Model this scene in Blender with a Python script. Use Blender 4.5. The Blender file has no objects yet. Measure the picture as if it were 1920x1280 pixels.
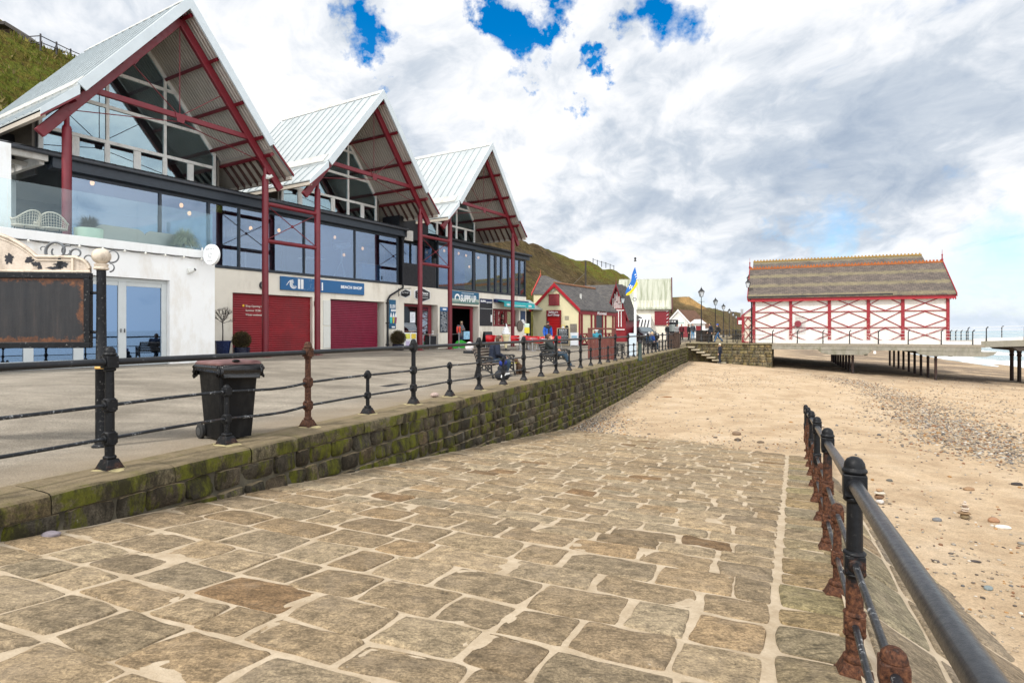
EXPOSURE = 0.38
SUN_E, SUN_A = 2.7, 6.0
SKY_STR, CLOUD_STR = 0.14, 0.86
import bpy, bmesh, math, random
import numpy as np
from mathutils import Vector, Matrix, noise as mnoise
R = math.radians
rng = random.Random(7)
SC = bpy.context.scene
COL = SC.collection
FPX, CY, CX, CAMZ = 1120.0, 619.0, 960.0, 1.47

def at(px, py, Y):
    return Vector(((px-CX)/FPX*Y, Y, CAMZ-(py-CY)/FPX*Y))
def S(t):
    t = max(0.0, min(1.0, t)); return t*t*(3-2*t)

class MB:
    def __init__(self):
        self.v, self.f, self.c = [], [], []
        self.M = Matrix.Identity(4)
        self.col = None
    def add(self, vs, fs, col=None):
        n = len(self.v)
        M = self.M
        for p in vs: self.v.append(tuple(M @ Vector(p)))
        for f in fs: self.f.append(tuple(i+n for i in f))
        c = col if col is not None else self.col
        if c is not None: self.c.extend([c]*len(vs))
        return self
    def box(self, x0, x1, y0, y1, z0, z1):
        vs = [(x0,y0,z0),(x1,y0,z0),(x1,y1,z0),(x0,y1,z0),(x0,y0,z1),(x1,y0,z1),(x1,y1,z1),(x0,y1,z1)]
        fs = [(0,3,2,1),(4,5,6,7),(0,1,5,4),(1,2,6,5),(2,3,7,6),(3,0,4,7)]
        return self.add(vs, fs)
    def cbox(self, x, y, z, sx, sy, sz):
        return self.box(x-sx/2, x+sx/2, y-sy/2, y+sy/2, z-sz/2, z+sz/2)
    def frustum(self, x, y, z0, z1, w0, w1, d0=None, d1=None):
        d0 = w0 if d0 is None else d0; d1 = w1 if d1 is None else d1
        a,b,c,d = w0/2,w1/2,d0/2,d1/2
        vs = [(x-a,y-c,z0),(x+a,y-c,z0),(x+a,y+c,z0),(x-a,y+c,z0),(x-b,y-d,z1),(x+b,y-d,z1),(x+b,y+d,z1),(x-b,y+d,z1)]
        fs = [(0,3,2,1),(4,5,6,7),(0,1,5,4),(1,2,6,5),(2,3,7,6),(3,0,4,7)]
        return self.add(vs, fs)
    def tube(self, pts, r, n=10, cap=True):
        pts = [Vector(p) for p in pts]
        m = len(pts)
        rs = r if isinstance(r,(list,tuple)) else [r]*m
        vs, fs = [], []
        up = None
        for i,p in enumerate(pts):
            t = (pts[min(i+1,m-1)]-pts[max(i-1,0)]).normalized()
            if up is None:
                ref = Vector((0,0,1)) if abs(t.z) < 0.95 else Vector((1,0,0))
                up = (ref - t*ref.dot(t)).normalized()
            else:
                up = (up - t*up.dot(t)).normalized()
            side = t.cross(up)
            for k in range(n):
                a = 2*math.pi*k/n
                q = p + (side*math.cos(a)+up*math.sin(a))*rs[i]
                vs.append(tuple(q))
        for i in range(m-1):
            for k in range(n):
                fs.append((i*n+k, i*n+(k+1)%n, (i+1)*n+(k+1)%n, (i+1)*n+k))
        if cap:
            fs.append(tuple(range(n-1,-1,-1))); fs.append(tuple((m-1)*n+k for k in range(n)))
        return self.add(vs, fs)
    def bar(self, p0, p1, w, h, up=(0,0,1)):
        p0, p1 = Vector(p0), Vector(p1)
        t = (p1-p0).normalized(); up = Vector(up)
        if abs(t.dot(up)) > 0.98: up = Vector((1,0,0))
        s = t.cross(up).normalized(); u = s.cross(t).normalized()
        vs = []
        for p in (p0,p1):
            for a,b in ((-1,-1),(1,-1),(1,1),(-1,1)):
                vs.append(tuple(p + s*(a*w/2) + u*(b*h/2)))
        fs = [(0,3,2,1),(4,5,6,7),(0,1,5,4),(1,2,6,5),(2,3,7,6),(3,0,4,7)]
        return self.add(vs, fs)
    def lathe(self, prof, x=0, y=0, n=14, sq=False):
        vs, fs = [], []
        m = len(prof)
        for r,z in prof:
            for k in range(n):
                a = 2*math.pi*k/n
                vs.append((x+r*math.cos(a), y+r*math.sin(a), z))
        for i in range(m-1):
            for k in range(n):
                fs.append((i*n+k, i*n+(k+1)%n, (i+1)*n+(k+1)%n, (i+1)*n+k))
        fs.append(tuple(range(n-1,-1,-1))); fs.append(tuple((m-1)*n+k for k in range(n)))
        return self.add(vs, fs)
    def ell(self, c, rx, ry, rz, n=12, m=8):
        vs, fs = [], []
        for i in range(m+1):
            th = math.pi*i/m
            for k in range(n):
                a = 2*math.pi*k/n
                vs.append((c[0]+rx*math.sin(th)*math.cos(a), c[1]+ry*math.sin(th)*math.sin(a), c[2]-rz*math.cos(th)))
        for i in range(m):
            for k in range(n):
                fs.append((i*n+k, i*n+(k+1)%n, (i+1)*n+(k+1)%n, (i+1)*n+k))
        return self.add(vs, fs)
    def cap(self, p0, r0, p1, r1, n=10):
        # tapered capsule
        p0, p1 = Vector(p0), Vector(p1)
        self.tube([p0,p1],[r0,r1],n)
        self.ell(p0, r0,r0,r0, n, 6); self.ell(p1, r1,r1,r1, n, 6)
        return self
    def prism(self, poly, axis, a0, a1):
        # poly: 2D list; axis 'x','y','z' extruded between a0 and a1; poly coords fill the other axes in order
        def P(u,v,a):
            return {'x':(a,u,v),'y':(u,a,v),'z':(u,v,a)}[axis]
        n = len(poly)
        vs = [P(u,v,a0) for u,v in poly]+[P(u,v,a1) for u,v in poly]
        fs = [(i,(i+1)%n,n+(i+1)%n,n+i) for i in range(n)]
        fs.append(tuple(range(n-1,-1,-1))); fs.append(tuple(range(n,2*n)))
        return self.add(vs, fs)
    def quad(self, a,b,c,d):
        return self.add([a,b,c,d],[(0,1,2,3)])
    def ring(self, c, R0, r, axis='y', n=20, m=6, a0=0, a1=2*math.pi):
        full = abs(a1-a0-2*math.pi) < 1e-6
        pts = []
        for i in range(n+1):
            a = a0+(a1-a0)*i/n
            u,v = R0*math.cos(a), R0*math.sin(a)
            pts.append({'y':(c[0]+u,c[1],c[2]+v),'x':(c[0],c[1]+u,c[2]+v),'z':(c[0]+u,c[1]+v,c[2])}[axis])
        return self.tube(pts, r, m)
    def grid(self, nx, ny, fn):
        vs = [fn(i/nx, j/ny) for j in range(ny+1) for i in range(nx+1)]
        fs = [(j*(nx+1)+i, j*(nx+1)+i+1, (j+1)*(nx+1)+i+1, (j+1)*(nx+1)+i) for j in range(ny) for i in range(nx)]
        return self.add(vs, fs)
    def mesh(self, name, mat, smooth=40, fix=True):
        me = bpy.data.meshes.new(name)
        me.from_pydata(self.v, [], self.f)
        if self.c and len(self.c) == len(self.v):
            at_ = me.color_attributes.new('Col','FLOAT_COLOR','POINT')
            at_.data.foreach_set('color', np.array(self.c, dtype=np.float32).ravel())
        if fix and len(self.f) < 60000:
            bm = bmesh.new(); bm.from_mesh(me)
            bmesh.ops.recalc_face_normals(bm, faces=bm.faces)
            bm.to_mesh(me); bm.free()
        if mat: me.materials.append(mat)
        if smooth is not None:
            for p in me.polygons: p.use_smooth = True
            if smooth < 180: me.set_sharp_from_angle(angle=R(smooth))
        me.update()
        return me
    def build(self, name, mat, parent=None, smooth=40, bevel=0, kind=None, fix=True):
        o = bpy.data.objects.new(name, self.mesh(name, mat, smooth, fix))
        COL.objects.link(o)
        if parent: o.parent = parent
        if kind: o['kind'] = kind
        if bevel:
            b = o.modifiers.new('Bevel','BEVEL'); b.width = bevel; b.segments = 2; b.limit_method='ANGLE'; b.angle_limit=R(40)
        return o

def mk(fn):
    m = MB(); fn(m); return m
def tag(o, label=None, cat=None, group=None, kind=None):
    if label: o['label'] = label
    if cat: o['category'] = cat
    if group: o['group'] = group
    if kind: o['kind'] = kind
    return o
def thing(name, label, cat, loc=(0,0,0), rz=0.0, group=None):
    o = bpy.data.objects.new(name, None); COL.objects.link(o)
    o.empty_display_size = 0.3
    o.location = loc; o.rotation_euler = (0,0,rz)
    return tag(o, label, cat, group)
def box_part(name, mat, parent, *b, bevel=0):
    return mk(lambda m: m.box(*b)).build(name, mat, parent, bevel=bevel)
def copy_tree(o, parent=None):
    c = o.copy(); COL.objects.link(c)
    if parent: c.parent = parent
    for ch in list(o.children): copy_tree(ch, c)
    return c
def text_part(name, body, size, mat, parent, loc, width=None, align='LEFT', rot=None, ext=0.006, bold=0.0, shear=0.0):
    cu = bpy.data.curves.new(name,'FONT'); cu.body = body; cu.size = size; cu.extrude = ext
    cu.align_x = align; cu.offset = bold; cu.shear = shear; cu.resolution_u = 3
    t = bpy.data.objects.new('tmp_text', cu); COL.objects.link(t)
    dg = bpy.context.evaluated_depsgraph_get()
    me = bpy.data.meshes.new_from_object(t.evaluated_get(dg))
    bpy.data.objects.remove(t)
    sx = 1.0
    if width:
        xs = [v.co.x for v in me.vertices]
        if xs: sx = width/max(1e-6, max(xs)-min(xs))
    me.transform(Matrix.Translation(loc) @ (rot or Matrix.Rotation(R(90),4,'X')) @ Matrix.Diagonal((sx,1,1,1)))
    me.materials.clear(); me.materials.append(mat)
    o = bpy.data.objects.new(name, me); COL.objects.link(o); o.parent = parent
    return o

# ---------------------------------------------------------------- materials
class NT:
    def __init__(self, name):
        self.m = bpy.data.materials.new(name); self.m.use_nodes = True
        self.t = self.m.node_tree; self.n = self.t.nodes; self.l = self.t.links
        self.n.clear()
        self.out = self.n.new('ShaderNodeOutputMaterial')
    def node(self, ty, **kw):
        x = self.n.new(ty)
        for k,v in kw.items(): setattr(x,k,v)
        return x
    def link(self, a, b): self.l.new(a, b)
    def val(self, sock, v):
        if hasattr(v,'is_linked') or isinstance(v, bpy.types.NodeSocket): self.link(v, sock)
        else: sock.default_value = v
    def coord(self, which='Object'):
        if which == 'World':
            return self.node('ShaderNodeNewGeometry').outputs['Position']
        return self.node('ShaderNodeTexCoord').outputs[which]
    def mapping(self, vec, scale=(1,1,1), rot=(0,0,0), loc=(0,0,0)):
        mp = self.node('ShaderNodeMapping'); self.link(vec, mp.inputs[0])
        mp.inputs[1].default_value = loc; mp.inputs[2].default_value = rot; mp.inputs[3].default_value = scale
        return mp.outputs[0]
    def noise(self, vec, scale, detail=5, rough=0.6, dist=0.0):
        x = self.node('ShaderNodeTexNoise'); self.link(vec, x.inputs['Vector'])
        x.inputs['Scale'].default_value = scale; x.inputs['Detail'].default_value = detail
        x.inputs['Roughness'].default_value = rough; x.inputs['Distortion'].default_value = dist
        return x.outputs[0]
    def vor(self, vec, scale, feat='F1', out='Distance', rand=1.0):
        x = self.node('ShaderNodeTexVoronoi', feature=feat); self.link(vec, x.inputs['Vector'])
        x.inputs['Scale'].default_value = scale; x.inputs['Randomness'].default_value = rand
        return x.outputs[out]
    def ramp(self, fac, stops):
        x = self.node('ShaderNodeValToRGB'); self.link(fac, x.inputs[0])
        e = x.color_ramp.elements
        while len(e) < len(stops): e.new(0.5)
        for i,(p,c) in enumerate(stops):
            e[i].position = p
            if not isinstance(c,(tuple,list)): c = (c,c,c)
            e[i].color = (*c[:3],1)
        return x.outputs[0]
    def mix(self, fac, a, b, mode='MIX'):
        x = self.node('ShaderNodeMix', data_type='RGBA', blend_type=mode)
        self.val(x.inputs[0], fac)
        for s,v in ((x.inputs[6],a),(x.inputs[7],b)):
            if isinstance(v,(tuple,list)): v = (*v[:3],1)
            self.val(s, v)
        return x.outputs[2]
    def math(self, op, a, b=0.0, clamp=False):
        x = self.node('ShaderNodeMath', operation=op, use_clamp=clamp)
        self.val(x.inputs[0], a); self.val(x.inputs[1], b)
        return x.outputs[0]
    def vmath(self, op, a, b):
        x = self.node('ShaderNodeVectorMath', operation=op)
        self.val(x.inputs[0], a); self.val(x.inputs[1], b)
        return x.outputs
    def sep(self, v):
        x = self.node('ShaderNodeSeparateXYZ'); self.link(v, x.inputs[0]); return x.outputs
    def comb(self, x=0.0,y=0.0,z=0.0):
        c = self.node('ShaderNodeCombineXYZ')
        for i,v in enumerate((x,y,z)): self.val(c.inputs[i], v)
        return c.outputs[0]
    def bump(self, h, strength=0.3, dist=0.02, normal=None):
        b = self.node('ShaderNodeBump'); self.link(h, b.inputs['Height'])
        b.inputs['Strength'].default_value = strength; b.inputs['Distance'].default_value = dist
        if normal is not None: self.link(normal, b.inputs['Normal'])
        return b.outputs[0]
    def pbr(self, color, rough=0.7, metal=0.0, normal=None, spec=0.5, emit=None, estr=1.0, coat=0.0):
        b = self.node('ShaderNodeBsdfPrincipled')
        if isinstance(color,(tuple,list)): color = (*color[:3],1)
        self.val(b.inputs['Base Color'], color); self.val(b.inputs['Roughness'], rough)
        self.val(b.inputs['Metallic'], metal); b.inputs['Specular IOR Level'].default_value = spec
        b.inputs['Coat Weight'].default_value = coat
        if normal is not None: self.link(normal, b.inputs['Normal'])
        if emit is not None:
            b.inputs['Emission Color'].default_value = (*emit,1); b.inputs['Emission Strength'].default_value = estr
        self.link(b.outputs[0], self.out.inputs[0])
        return self.m

MATS = {}
def mat(name, col, rough=0.6, metal=0.0, var=0.12, scale=6.0, bump=0.0, bscale=60.0, spec=0.5, dirt=None, dirtamt=0.5, dscale=3.0, emit=None, estr=1.0):
    """plain painted / plastic / cloth surface with tone variation and optional dirt blotches"""
    if name in MATS: return MATS[name]
    t = NT(name); v = t.coord('Object')
    n = t.noise(v, scale, 6, 0.65)
    c0 = tuple(max(0,x*(1-var)) for x in col); c1 = tuple(min(1,x*(1+var)) for x in col)
    c = t.ramp(n, [(0.3,c0),(0.7,c1)])
    if dirt is not None:
        d = t.noise(t.mapping(v,(1,1,0.35)), dscale, 8, 0.7)
        c = t.mix(t.math('MULTIPLY', t.ramp(d,[(0.5,0.0),(0.72,1.0)]), dirtamt), c, dirt)
    nm = None
    if bump: nm = t.bump(t.noise(v, bscale, 4, 0.6), bump, 0.01)
    r = t.ramp(t.noise(v, scale*2.3, 4, 0.6), [(0.3,max(0.02,rough-0.1)),(0.7,min(1,rough+0.1))])
    MATS[name] = t.pbr(c, r, metal, nm, spec, emit, estr)
    return MATS[name]
# ---------------------------------------------------------------- camera, light, sky
cam = bpy.data.cameras.new('camera'); cam_o = bpy.data.objects.new('camera', cam); COL.objects.link(cam_o)
cam.sensor_width = 36; cam.lens = FPX/1920*36; cam.shift_y = -(640-CY)/1920; cam.clip_end = 9000; cam.clip_start = 0.05
cam_o.location = (0,0,CAMZ); cam_o.rotation_euler = (R(90),0,0)
SC.camera = cam_o
SC.view_settings.view_transform = 'Standard'; SC.view_settings.look = 'None'; SC.view_settings.gamma = 1
SC.view_settings.exposure = EXPOSURE
SUN_DIR = Vector((-0.50,-0.42,0.76)).normalized()
sun = bpy.data.lights.new('sun','SUN'); sun.energy = SUN_E; sun.angle = R(SUN_A); sun.color = (1.0,0.955,0.89)
sun_o = bpy.data.objects.new('sun', sun); COL.objects.link(sun_o)
sun_o.rotation_euler = (-SUN_DIR).to_track_quat('-Z','Y').to_euler()
sun_o.location = (-20,-20,40)

def make_world():
    w = bpy.data.worlds.new('World'); SC.world = w; w.use_nodes = True
    t = NT.__new__(NT); t.t = w.node_tree; t.n = t.t.nodes; t.l = t.t.links
    t.n.clear()
    out = t.n.new('ShaderNodeOutputWorld')
    sky = t.n.new('ShaderNodeTexSky'); sky.sky_type = 'NISHITA'; sky.sun_disc = False
    sky.sun_elevation = math.asin(SUN_DIR.z); sky.sun_rotation = math.atan2(SUN_DIR.x, SUN_DIR.y)
    sky.air_density = 1.0; sky.dust_density = 0.6; sky.ozone_density = 2.5
    d = t.coord('Generated')
    dn = t.vmath('NORMALIZE', d, (0,0,0))[0]
    x,y,z = t.sep(dn)
    den = t.math('ADD', t.math('MAXIMUM', z, 0.0), 0.42)
    u = t.math('DIVIDE', x, den); v = t.math('DIVIDE', y, den)
    p = t.comb(t.math('MULTIPLY',u,1.9), t.math('MULTIPLY',v,1.6), t.math('MULTIPLY',z,1.1))
    warp = t.noise(p, 1.6, 3, 0.55)
    p2 = t.vmath('ADD', p, t.comb(t.math('MULTIPLY', warp, 0.5), t.math('MULTIPLY', warp, -0.35), 0.0))[0]
    big = t.noise(t.vmath('ADD', p2, (3.1,1.7,0.0))[0], 0.9, 9, 0.58)
    fine = t.noise(t.vmath('ADD', p2, (9.0,4.0,2.0))[0], 4.2, 8, 0.62)
    dens = t.math('ADD', t.math('MULTIPLY', big, 0.75), t.math('MULTIPLY', fine, 0.25))
    # openings of blue: (px, py, radius)
    def dirv(px,py):
        return Vector(((px-CX)/FPX, 1.0, (CY-py)/FPX)).normalized()
    hole = None
    wn = t.node('ShaderNodeTexNoise'); t.link(dn, wn.inputs['Vector']); wn.inputs['Scale'].default_value = 9.0; wn.inputs['Detail'].default_value = 7; wn.inputs['Roughness'].default_value = 0.6
    dnw = t.vmath('ADD', dn, t.vmath('MULTIPLY', t.vmath('SUBTRACT', wn.outputs['Color'], (0.5,0.5,0.5))[0], (0.30,0.30,0.30))[0])[0]
    for px,py,rad,amt in ((970,45,0.066,0.62),(1015,105,0.042,0.5),(930,8,0.05,0.45),(698,72,0.064,0.80),(1116,132,0.046,0.85),(1250,15,0.080,0.62),(1160,35,0.045,0.45),(560,20,0.06,0.16),(460,255,0.06,0.2),(1870,470,0.16,0.24),(1560,470,0.10,0.28),(1240,520,0.10,0.25),(1500,330,0.10,0.10),(820,330,0.08,0.2)):
        dist = t.vmath('DISTANCE', dnw, tuple(dirv(px,py)))[1]
        q = t.math('MULTIPLY', t.math('SUBTRACT', 1.0, t.math('DIVIDE', dist, rad), True), amt)
        hole = q if hole is None else t.math('ADD', hole, q)
    dens = t.math('SUBTRACT', dens, t.math('MULTIPLY', hole, t.math('ADD', 0.35, t.math('MULTIPLY', fine, 1.0))))
    mask = t.ramp(dens, [(0.15,0.0),(0.27,0.5),(0.38,1.0)])
    # grey shading of the cloud body: soft broad variation plus edge relief
    sh1 = t.noise(t.vmath('ADD', p2, (1.3,5.2,0.4))[0], 1.35, 7, 0.52)
    off = t.vmath('ADD', p2, (0.10,0.08,0.0))[0]
    big2 = t.noise(t.vmath('ADD', off, (3.1,1.7,0.0))[0], 0.9, 9, 0.58)
    relief = t.math('SUBTRACT', big2, big)
    dark = None
    for px,py,rad,amt in ((1480,350,0.30,0.34),(1240,385,0.24,0.26),(1700,120,0.34,0.12),(1880,330,0.3,0.10),(1840,160,0.2,0.14),(480,240,0.16,0.22),(330,90,0.14,0.12),(760,260,0.14,0.12),(1130,260,0.16,0.10)):
        vd = t.vmath('SUBTRACT', dn, tuple(dirv(px,py)))[0]
        vd = t.vmath('MULTIPLY', vd, (1.0,1.0,2.1))[0]
        ln = t.vmath('LENGTH', vd, (0,0,0))[1]
        q = t.math('MULTIPLY', t.math('SUBTRACT', 1.0, t.math('DIVIDE', ln, rad), True), amt)
        dark = q if dark is None else t.math('ADD', dark, q)
    sh = t.math('ADD', t.math('MULTIPLY', t.math('SUBTRACT', sh1, 0.47), 0.8), t.math('MULTIPLY', relief, 2.7))
    fine2 = t.noise(t.vmath('ADD', off, (9.03,4.0,2.0))[0], 4.2, 8, 0.62)
    sh = t.math('ADD', sh, t.math('MULTIPLY', t.math('SUBTRACT', fine2, fine), 0.45))
    sh = t.math('ADD', t.math('MULTIPLY', sh, 1.15), t.math('MULTIPLY', dark, t.math('ADD', 0.45, t.math('MULTIPLY', fine, 1.2))))
    ccol = t.ramp(sh, [(0.0,(0.93,0.935,0.95)),(0.14,(0.80,0.83,0.875)),(0.34,(0.57,0.63,0.71)),(0.62,(0.40,0.475,0.585)),(1.0,(0.27,0.34,0.46))])
    # toward the horizon the clouds thin to a pale haze
    hz = t.math('SUBTRACT', 1.0, t.math('MULTIPLY', t.math('MAXIMUM', z, 0.0), 6.5), True)
    ccol = t.mix(t.math('MULTIPLY', hz, 0.65), ccol, (0.70,0.80,0.92))
    bs = t.n.new('ShaderNodeBackground'); bs.inputs[1].default_value = SKY_STR
    hs = t.n.new('ShaderNodeHueSaturation'); hs.inputs['Saturation'].default_value = 1.5; hs.inputs['Value'].default_value = 1.05
    t.link(sky.outputs[0], hs.inputs['Color']); t.link(hs.outputs[0], bs.inputs[0])
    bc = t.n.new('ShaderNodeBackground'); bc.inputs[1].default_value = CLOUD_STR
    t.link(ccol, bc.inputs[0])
    # extra cloud brightness added in unseen sky behind the viewer, to light the facade
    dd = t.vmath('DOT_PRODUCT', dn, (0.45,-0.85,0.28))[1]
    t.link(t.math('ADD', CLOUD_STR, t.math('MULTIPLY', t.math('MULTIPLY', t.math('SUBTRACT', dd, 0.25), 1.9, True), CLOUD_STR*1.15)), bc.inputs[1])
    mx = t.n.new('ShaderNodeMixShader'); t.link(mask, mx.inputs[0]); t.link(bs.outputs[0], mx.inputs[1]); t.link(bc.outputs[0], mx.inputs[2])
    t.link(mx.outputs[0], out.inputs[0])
make_world()

# ---------------------------------------------------------------- shared frames
SD = Vector((0.3825,0.924,0)); PR = Vector((0.924,-0.3825,0))      # along the slip / across it, seaward
def slip(u, p):                                                     # slip frame -> world x,y
    return -6.45+0.3825*u+0.924*p, 0.924*u-0.3825*p
def slip_inv(x, y):
    dx = x+6.45
    return 0.3825*dx+0.924*y, 0.924*dx-0.3825*y
def slip_z(u, p): return -0.34-0.0915*(u-5.54)-0.0185*p
def slip_r(u): return 6.43+0.0477*(u-6.42)
def sand_z(x, y):
    u, w = slip_inv(x, y)
    b = -1.82+0.45*S((y-20)/30.0) - w*(0.06*S((y-15)/30.0))
    b -= 0.035*max(0,w-8)*(1-S((y-15)/30.0))
    b += 0.012*w*(1-S((y-15)/30.0)) if w < 8 else 0.096*(1-S((y-15)/30.0))
    return b
def prom_z(x, y):
    u, w = slip_inv(x, y); w = -w-0.38
    return 0.35*S((w-1.6)/7.5)*1.0 + (0.3*S((y-46)/9.0)*(1-S((w-1.6)/7.5)))

# ---------------------------------------------------------------- ground materials
def stone_mat(name, base, mortar_like=False, moss=0.0, streak=False, striae=0.0):
    t = NT(name); v = t.coord('World')
    vc = t.node('ShaderNodeVertexColor', layer_name='Col').outputs[0]
    n1 = t.noise(v, 9, 8, 0.7); n2 = t.noise(t.mapping(v,(1,1,1)), 55, 6, 0.7)
    c = t.mix(1.0, vc, t.ramp(n1,[(0.38,0.68),(0.62,1.30)]), 'MULTIPLY')
    c = t.mix(0.8, c, t.ramp(n2,[(0.41,0.62),(0.59,1.32)]), 'MULTIPLY')
    # bedding lines of the sandstone
    st = t.noise(t.mapping(v,(2.2,7.0,3.0),(0,0,R(35))), 3.4, 7, 0.72, 1.2)
    c = t.mix(0.6+striae*0.3, c, t.ramp(st,[(0.40,0.55),(0.50,1.0),(0.61,1.25)]), 'MULTIPLY')
    # sand blown over it
    sn = t.noise(v, 2.6, 9, 0.72)
    if not moss:
        c = t.mix(t.math('MULTIPLY', t.ramp(sn,[(0.50,0.0),(0.72,1.0)]), 0.42), c, (0.36,0.285,0.20))
        fl = t.noise(v, 21, 4, 0.6)
        c = t.mix(t.ramp(fl,[(0.715,0.0),(0.74,0.65)]), c, (0.5,0.46,0.39))
        pit = t.noise(v, 30, 3, 0.5)
        c = t.mix(t.ramp(pit,[(0.26,0.7),(0.31,0.0)]), c, (0.07,0.05,0.035))
    if moss:
        mz = t.noise(t.mapping(v,(1,1,0.32 if streak else 1.0)), 2.1 if streak else 1.6, 9, 0.74)
        c = t.mix(t.math('MULTIPLY', t.ramp(mz,[(0.465,0.0),(0.54,1.0)]), moss), c, t.mix(n1,(0.045,0.052,0.004),(0.135,0.135,0.009)))
        mz2 = t.noise(t.mapping(v,(1,1,0.45),(0,0,0),(4,2,9)), 3.3, 8, 0.75)
        c = t.mix(t.math('MULTIPLY', t.ramp(mz2,[(0.46,0.0),(0.58,1.0)]), 0.85), c, (0.020,0.016,0.010))
        li = t.noise(v, 12, 6, 0.7)
        c = t.mix(t.ramp(li,[(0.68,0.0),(0.73,0.55)]), c, (0.34,0.33,0.27))
    if moss:
        nz = t.sep(t.node('ShaderNodeNewGeometry').outputs['True Normal'])[2]
        tp = t.math('MULTIPLY', t.ramp(nz,[(0.60,0.0),(0.92,1.0)]), t.ramp(sn,[(0.36,0.55),(0.55,1.0)]))
        c = t.mix(tp, c, t.mix(n2,(0.15,0.115,0.06),(0.30,0.235,0.15)))
    h = t.math('ADD', t.math('MULTIPLY', st, 0.6), t.math('MULTIPLY', n2, 0.5))
    h = t.math('ADD', h, t.math('MULTIPLY', n1, 0.8))
    return t.pbr(c, 0.88, 0, t.bump(h, 0.8, 0.03), 0.25)

def sand_mat(name='sand'):
    t = NT(name); v = t.coord('World')
    n = t.noise(v, 0.7, 8, 0.62); f = t.noise(v, 38, 5, 0.7); g = t.noise(v, 160, 3, 0.6)
    c = t.ramp(n,[(0.34,(0.42,0.300,0.185)),(0.52,(0.52,0.388,0.250)),(0.68,(0.575,0.445,0.305))])
    c = t.mix(0.8, c, t.ramp(f,[(0.38,0.78),(0.62,1.16)]), 'MULTIPLY')
    c = t.mix(0.55, c, t.ramp(t.noise(v,4.2,5,0.65),[(0.38,0.80),(0.6,1.08)]), 'MULTIPLY')
    c = t.mix(t.ramp(t.noise(v,95,3,0.5),[(0.69,0.0),(0.72,0.5)]), c, (0.13,0.085,0.055))
    # bands of small shingle too far off to be built stone by stone
    x,y,z = t.sep(v)
    w = t.math('SUBTRACT', t.math('MULTIPLY', t.math('ADD', x, 6.45), 0.924), t.math('MULTIPLY', y, 0.3825))
    reg = t.math('MULTIPLY', t.ramp(t.math('DIVIDE', y, 100.0),[(0.40,0.0),(0.50,1.0)]), t.ramp(t.math('DIVIDE', w, 60.0),[(0.10,0.1),(0.22,1.0),(0.52,1.0),(0.62,0.0)]))
    sm = t.math('MULTIPLY', reg, t.ramp(t.noise(v,0.23,5,0.6),[(0.36,0.0),(0.5,0.92)]))
    vo = t.node('ShaderNodeTexVoronoi'); t.link(v, vo.inputs['Vector']); vo.inputs['Scale'].default_value = 5.5
    hs = t.sep(vo.outputs['Color'])[0]
    pc = t.ramp(hs,[(0.0,(0.10,0.075,0.055)),(0.35,(0.30,0.235,0.17)),(0.6,(0.26,0.24,0.22)),(0.8,(0.40,0.25,0.12)),(1.0,(0.48,0.44,0.38))])
    pc = t.mix(t.ramp(vo.outputs['Distance'],[(0.05,0.0),(0.14,0.75)]), pc, (0.17,0.125,0.085))
    c = t.mix(sm, c, pc)
    wet = t.ramp(t.math('DIVIDE', w, 100.0),[(0.30,0.0),(0.39,1.0)])
    c = t.mix(t.math('MULTIPLY', wet, 0.55), c, (0.20,0.145,0.09))
    hh = t.math('ADD', t.math('MULTIPLY', f, 0.5), t.math('MULTIPLY', g, 0.25))
    hh = t.math('ADD', hh, t.math('MULTIPLY', t.noise(v, 5.0, 4, 0.55), 1.7))
    hh = t.math('SUBTRACT', hh, t.math('MULTIPLY', t.math('MULTIPLY', sm, vo.outputs['Distance']), 3.0))
    return t.pbr(c, 0.92, 0, t.bump(hh, 0.9, 0.05), 0.2)

def tarmac_mat():
    t = NT('promenade_tarmac'); v = t.coord('World')
    n = t.noise(v, 0.55, 8, 0.65); g = t.noise(v, 70, 4, 0.7); st = t.noise(t.mapping(v,(0.35,1.4,1),(0,0,R(-22))), 1.2, 7, 0.65)
    c = t.ramp(n,[(0.38,(0.19,0.165,0.130)),(0.62,(0.30,0.264,0.212))])
    c = t.mix(0.8, c, t.ramp(g,[(0.32,0.5),(0.68,1.5)]), 'MULTIPLY')
    c = t.mix(0.5, c, t.ramp(st,[(0.4,0.66),(0.6,1.14)]), 'MULTIPLY')
    vo = t.node('ShaderNodeTexVoronoi'); t.link(v, vo.inputs['Vector']); vo.inputs['Scale'].default_value = 85
    gr = t.sep(vo.outputs['Color'])[0]
    c = t.mix(0.5, c, t.ramp(gr,[(0.0,0.42),(0.25,0.85),(0.7,1.05),(1.0,1.75)]), 'MULTIPLY')
    x,y,z = t.sep(v)
    w = t.math('SUBTRACT', t.math('MULTIPLY', y, 0.3825), t.math('MULTIPLY', t.math('ADD', x, 6.45), 0.924))
    edge = t.math('ADD', w, t.math('MULTIPLY', t.math('SUBTRACT', t.noise(v,1.3,6,0.7), 0.5), 1.6))
    sandy = t.ramp(t.math('DIVIDE', edge, 4.0),[(0.12,1.0),(0.48,0.0)])
    c = t.mix(t.math('MULTIPLY', sandy, 0.75), c, t.mix(g,(0.17,0.13,0.085),(0.36,0.285,0.195)))
    mossy = t.math('MULTIPLY', t.ramp(t.math('DIVIDE', edge, 2.0),[(0.05,1.0),(0.42,0.0)]), t.ramp(t.noise(v,2.2,8,0.75),[(0.47,0.0),(0.58,0.85)]))
    c = t.mix(mossy, c, (0.17,0.155,0.045))
    sp = t.noise(v, 26, 3, 0.5)
    c = t.mix(t.ramp(sp,[(0.70,0.0),(0.73,0.4)]), c, (0.045,0.04,0.032))
    return t.pbr(c, 0.9, 0, t.bump(g, 0.5, 0.012), 0.25)

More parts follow.
